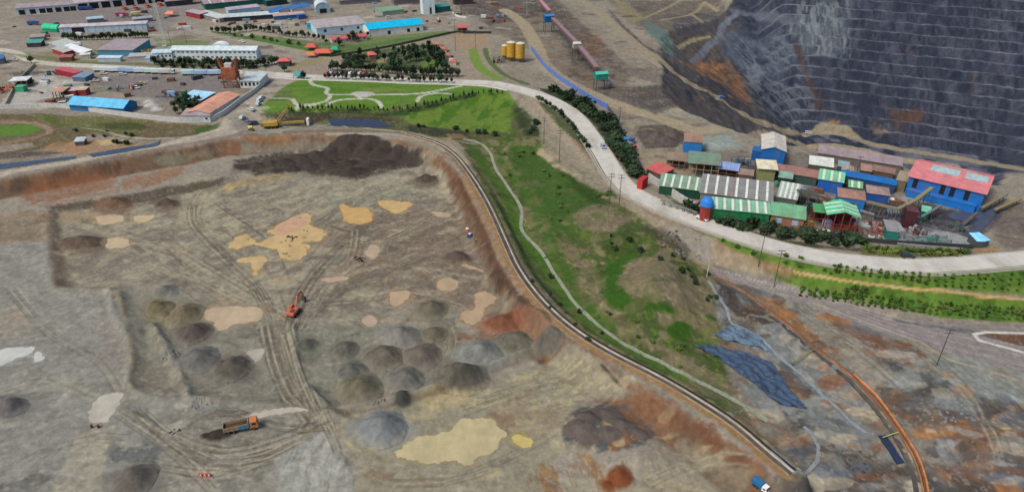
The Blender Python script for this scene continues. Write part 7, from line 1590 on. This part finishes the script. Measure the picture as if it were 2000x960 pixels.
def get_proto(key):
    if key in PROTO: return PROTO[key]
    kind, seed, col = key
    if kind == 'tree': m, z0 = tree_proto(seed, 4.2, 1.5, col, 'round'); h = 4.2
    elif kind == 'conifer': m, z0 = tree_proto(seed, 5.0, 1.3, col, 'cone'); h = 5
    elif kind == 'shrub': m, z0 = tree_proto(seed, 2.0, 1.25, col, 'round', 110, .38, False); h = 2
    else: m, z0 = tree_proto(seed, 1.35, .75, col, 'round', 70, .28, False); h = 1.35
    me = bpy.data.meshes.new('crown' if kind in ('tree', 'conifer') else kind); me.from_pydata(m.v, [], m.f); me.update(); me.materials.append(LM_[col])
    tm = None
    if kind in ('tree', 'conifer'):
        q = MB().cyl((0, 0, -.5), (0, 0, h*.6), .16, .07, 6)
        for k in range(4): a = k*1.6+seed; q.cyl((0, 0, h*(.3+.06*k)), (.6*math.cos(a), .6*math.sin(a), h*(.45+.07*k)), .06, .03, 4)
        tm = bpy.data.meshes.new('trunk'); tm.from_pydata(q.v, [], q.f); tm.update(); tm.materials.append(BARK)
    PROTO[key] = (me, tm); return PROTO[key]
NPL = {}
def plant(kind, col, px, py, sc, rnd, label, group, world=None):
    me, tm = get_proto((kind, rnd.randrange(4), col))
    x, y, z = world if world else ground(px, py)
    nm = {'tree': 'broadleaf_tree', 'conifer': 'conifer_tree', 'shrub': 'shrub', 'sapling': 'sapling'}[kind]
    s_ = sc*rnd.uniform(.7, 1.3)*{'tree': 1.28, 'conifer': 1.15, 'shrub': 1.2, 'sapling': 1.05}[kind]
    if tm:
        t = thing(nm, label, 'tree', (x, y, z), rnd.uniform(0, 6.2), group); t.scale = (s_*rnd.uniform(.85, 1.15), s_, s_*rnd.uniform(.9, 1.15))
        a = bpy.data.objects.new('crown', me); b = bpy.data.objects.new('trunk', tm); C.objects.link(a); C.objects.link(b); a.parent = t; b.parent = t
    else:
        o = bpy.data.objects.new(nm, me); C.objects.link(o); o.location = (x, y, z-.1); o.rotation_euler = (0, 0, rnd.uniform(0, 6.2)); o.scale = (s_*rnd.uniform(.85, 1.2), s_, s_*rnd.uniform(.8, 1.2)); tag(o, label, 'shrub' if kind == 'shrub' else 'sapling', group)
def row(kind, col, pts, n, sc, label, group, jit=1.5, seed=1, jy=None):
    r = random.Random(seed); P = np.array(pts, float); L = np.concatenate([[0], np.cumsum(np.hypot(*np.diff(P, axis=0).T))])
    for i in range(n):
        s_ = L[-1]*(i+.5+r.uniform(-.25, .25))/n; px = np.interp(s_, L, P[:, 0])+r.uniform(-jit, jit); py = np.interp(s_, L, P[:, 1])+r.uniform(-jit, jit)*.5
        plant(kind, col, px, py, sc, r, label, group)
def scatter(kind, col, poly, n, sc, label, group, seed=1):
    r = random.Random(seed); P = np.array(poly, float); c = 0
    while c < n:
        px = r.uniform(P[:, 0].min(), P[:, 0].max()); py = r.uniform(P[:, 1].min(), P[:, 1].max())
        if sdf_poly(np.array([[px]]), np.array([[py]]), P)[0, 0] < 0: plant(kind, col, px, py, sc, r, label, group); c += 1
row('tree', 'dark', [(632, 153.5), (700, 156.5), (800, 160), (886, 163)], 30, .85, 'small dark tree in the evenly spaced row on the white kerb above the grass park', 'row of trees on the white kerb', .6, 1)
row('tree', 'dark', [(640, 139), (744, 141)], 13, .95, 'small dark tree in the row just above the parked cars', 'row of trees above the parking', .8, 2)
row('tree', 'dark', [(746, 143), (800, 148), (900, 151)], 26, 1.0, 'dark tree in the dense row between garden and concrete road', 'dense tree row above the concrete road', 1.2, 3)
GP = [(665, 124), (700, 110), (752, 104), (770, 100), (835, 94), (846, 92), (858, 112), (878, 138), (830, 139), (822, 122), (800, 126), (780, 138), (755, 134), (735, 130), (690, 134), (668, 132)]
scatter('tree', 'dark', GP, 62, 1.15, 'dark tree in the thick garden planting beside the coral kiosks', 'trees of the garden block', 4)
row('conifer', 'dark', [(852, 98), (878, 138)], 12, .8, 'dark pointed tree along the kiosk side edge of the garden', 'pointed trees at the kiosks', .8, 5)
row('tree', 'dark', [(120, 77), (150, 79), (185, 79), (240, 77), (292, 74)], 30, .9, 'dark small tree in the row below the long panelled building', 'row of trees below the panelled building', 1.2, 6)
row('tree', 'dark', [(302, 127), (340, 129), (420, 130), (470, 133), (530, 128), (545, 124)], 52, 1.0, 'dark tree in the long row in front of the white dormitory', 'row of trees before the dormitory', 1.5, 7)
row('shrub', 'dark', [(310, 131), (400, 134), (470, 136), (530, 131)], 12, 1.5, 'low dark shrub below the dormitory tree row', 'shrubs before the dormitory', 1.5, 8)
row('tree', 'dark', [(412, 64), (450, 66), (500, 60), (520, 63), (560, 72), (620, 76), (640, 88)], 32, .95, 'dark small tree on the upper edge of the grass bank by the dirt road', 'trees on the grass bank', 2.5, 9)
row('shrub', 'mid', [(450, 70), (520, 78), (590, 90)], 8, 1.2, 'green shrub on the grass bank above the dirt road', 'shrubs on the grass bank', 3, 10)
scatter('tree', 'dark', [(648, 80), (700, 76), (720, 66), (722, 74), (700, 90), (655, 92)], 14, 1.0, 'dark tree around the pink roofed bungalow', 'trees round the bungalow', 11)
scatter('tree', 'dark', [(325, 222), (350, 202), (385, 198), (398, 210), (372, 226), (330, 230)], 17, 1.15, 'dark tree in the clump beside the pale sky blue shed', 'clump beside the sky blue shed', 12)
plant('tree', 'dark', 62, 124, 1.6, random.Random(3), 'single round dark tree beside the pale road at the far left', None) if False else None
for px, py, lab in ((62, 124, 'single round dark tree beside the pale road at the far left'), (594, 155, 'single dark tree next to the turquoise canopy'), (505, 112, 'dark tree at the right end of the long dormitory'), (556, 141, 'dark bushy tree below the gatehouse')):
    r = random.Random(px); me, tm = get_proto(('tree', 1, 'dark')); x, y, z = ground(px, py); t = thing('broadleaf_tree', lab, 'tree', (x, y, z), r.uniform(0, 6)); t.scale = (1.5, 1.5, 1.3)
    for nm, md in (('crown', me), ('trunk', tm)): o = bpy.data.objects.new(nm, md); C.objects.link(o); o.parent = t
row('conifer', 'dark', [(560, 217), (640, 216), (720, 216), (790, 219), (850, 205), (900, 193), (945, 183), (985, 186)], 46, .62, 'small dark conifer along the lower edge of the grass park', 'conifers below the park', 2.5, 13)
scatter('shrub', 'dark', [(790, 246), (900, 258), (960, 268), (1000, 262), (1040, 268), (1050, 240), (1020, 205), (1005, 200), (1030, 260), (960, 262), (880, 250)], 16, 1.0, 'dark shrub on the shaded edge of the valley head', 'shrubs at the valley head', 14)
scatter('shrub', 'dark', [(1052, 174), (1110, 182), (1150, 208), (1190, 226), (1215, 270), (1248, 335), (1258, 352), (1238, 346), (1198, 296), (1168, 246), (1130, 212), (1080, 188)], 80, 1.7, 'dark green shrub in the thick hedge between the concrete road and the fence', 'hedge between road and fence', 15)
row('shrub', 'dark', [(1046, 190), (1075, 206), (1105, 233), (1130, 262), (1150, 292)], 24, .95, 'dark shrub in the line along the left verge of the concrete road', 'shrubs on the left verge', 1.5, 16)
scatter('shrub', 'dark', [(1300, 385), (1350, 410), (1420, 446), (1500, 463), (1600, 478), (1688, 484), (1690, 474), (1600, 458), (1500, 448), (1420, 436), (1372, 420), (1330, 395)], 55, 1.5, 'dark shrub between the plant front and the concrete road', 'shrubs before the plant', 17)
row('sapling', 'mid', [(1690, 486), (1780, 492), (1895, 495)], 22, 1.35, 'small bushy sapling in the row on the verge below the fence', 'saplings below the plant fence', 1.0, 18)
row('sapling', 'light', [(1690, 492), (1780, 498), (1880, 500)], 18, 1.1, 'yellowish sapling in the outer verge row by the concrete road', 'yellowish saplings on the verge', 1.5, 19)
# planted slopes: short slanting rows
def slope_rows(kind, col, x0, x1, top, bot, dx, k, sc, label, group, seed, nmax):
    r = random.Random(seed); n = 0; px = x0
    while px < x1 and n < nmax:
        for j in range(k):
            f = (j+.5)/k; y = np.interp(px, *zip(*top))*(1-f)+np.interp(px, *zip(*bot))*f
            plant(kind, col, px-6*f+r.uniform(-3, 3), y+r.uniform(-2, 2), sc*r.uniform(.6, 1.15), r, label, group); n += 1
            if n >= nmax: break
        px += dx
slope_rows('sapling', 'mid', 1570, 2010, [(1560, 562), (1700, 580), (1850, 592), (2010, 602)], [(1560, 576), (1700, 600), (1850, 618), (2010, 628)], 12, 4, 1.0, 'green sapling in the slanting rows on the lower planted slope', 'saplings on the lower planted slope', 21, 150)
slope_rows('sapling', 'mid', 1640, 2010, [(1560, 508), (1700, 526), (1850, 536), (2010, 530)], [(1560, 520), (1700, 542), (1850, 562), (2010, 574)], 16, 4, .9, 'green sapling on the upper planted slope', 'saplings on the upper planted slope', 22, 96)
scatter('shrub', 'mid', [(1400, 468), (1500, 492), (1640, 515), (1640, 538), (1500, 512), (1420, 485)], 14, .6, 'small green shrub at the left end of the upper planted slope', 'shrubs at the slope end', 23)
scatter('shrub', 'mid', [(1640, 560), (1690, 566), (1700, 584), (1650, 578)], 10, .8, 'dense green shrub in the thicket on the lower planted slope', 'thicket on the lower slope', 24)
scatter('shrub', 'mid', [(950, 300), (1000, 290), (1080, 310), (1150, 360), (1200, 380), (1170, 420), (1120, 440), (1060, 430), (1010, 380)], 20, .7, 'low green shrub scattered over the bright valley grass', 'shrubs on the valley grass', 25)
scatter('shrub', 'dark', [(1180, 450), (1260, 480), (1340, 500), (1395, 540), (1400, 600), (1380, 610), (1350, 540), (1260, 500), (1190, 490)], 18, .7, 'dark shrub on the brow of the bare valley mound', 'shrubs on the mound brow', 26)
scatter('shrub', 'dark', [(1060, 500), (1100, 560), (1180, 650), (1260, 700), (1240, 715), (1140, 660), (1060, 590), (1020, 520)], 12, .55, 'small dark shrub between the embankment and the stone ditch', 'shrubs along the ditch', 27)
scatter('shrub', 'mid', [(1180, 590), (1300, 650), (1380, 700), (1360, 740), (1240, 670), (1160, 620)], 12, .5, 'small shrub on the tan grass right of the stone ditch', 'shrubs on the tan grass', 28)
scatter('shrub', 'dark', [(100, 240), (200, 250), (300, 262), (270, 285), (180, 290), (120, 270)], 12, .8, 'dark shrub on the marsh bank below the boundary wall', 'shrubs on the marsh bank', 29)

# ---------------------------------------------------------------- stored goods and vehicles scattered over the yards
def crate_proto(nm, rgb, L, Wd, h):
    t = bpy.data.objects.new(nm, None); m = bevel(MB().box(-L/2, -Wd/2, -.2, L/2, Wd/2, h).build('body', rgbm(rgb, var=.25), t), .05)
    r_ = MB()
    for i in range(5): x_ = -L/2+L*(i+.5)/5; r_.box(x_-.07, -Wd/2-.05, .1, x_+.07, -Wd/2+.02, h-.1)
    r_.build('rib_panel', rgbm(tuple(int(v*.75) for v in rgb)), t); MB().box(L/2-.02, -Wd/2+.1, .1, L/2+.05, Wd/2-.1, h-.1).build('door', rgbm(tuple(int(v*.85) for v in rgb)), t)
    return t
YARDS = {'far left yards': [(20, 40), (120, 40), (330, 20), (370, 60), (300, 68), (100, 72), (20, 90)], 'vehicle yard inside the boundary wall': [(30, 160), (130, 150), (330, 155), (440, 150), (440, 168), (340, 190), (250, 200), (90, 200), (10, 205)],
 'workshop yards above the grass bank': [(400, 25), (600, 40), (620, 62), (500, 55), (410, 50)], 'yards round the white tower': [(640, 0), (820, 0), (830, 25), (960, 5), (1030, 20), (960, 55), (920, 60), (700, 30)], 'processing plant yard': [(1440, 325), (1560, 330), (1680, 355), (1760, 385), (1740, 440), (1640, 440), (1560, 400), (1440, 360)]}
KINDS = [('white', (206, 208, 206)), ('rusty brown', (120, 84, 66)), ('pale blue', (130, 160, 184)), ('dark grey', (70, 70, 74)), ('faded green', (90, 130, 110)), ('dull red', (150, 70, 64))]
rk = random.Random(99)
for yn, poly in YARDS.items():
    P = np.array(poly, float)
    for kn, rgb in KINDS:
        pr = None; lb = 'small %s container or crate in the %s' % (kn, yn); gp = '%s containers in the %s' % (kn, yn)
        for q in range({'white': 5, 'rusty brown': 5, 'dark grey': 5}.get(kn, 3)):
            for _ in range(60):
                px = rk.uniform(P[:, 0].min(), P[:, 0].max()); py = rk.uniform(P[:, 1].min(), P[:, 1].max())
                if sdf_poly(np.array([[px]]), np.array([[py]]), P)[0, 0] < 0: break
            x, y, z = ground(px, py)
            if pr is None:
                pr = crate_proto('storage_container', rgb, 3.6, 2.2, 2.0); C.objects.link(pr); tag(pr, lb, 'container', gp); o = pr; o.location = (x, y, z); o.rotation_euler = (0, 0, rk.uniform(-.5, .5))
            else: o = dup(pr, (x, y, z), rk.uniform(-.6, 1.2))
            s_ = rk.uniform(.55, 1.25); o.scale = (s_*rk.uniform(.8, 1.7), s_, s_*rk.uniform(.7, 1.1))
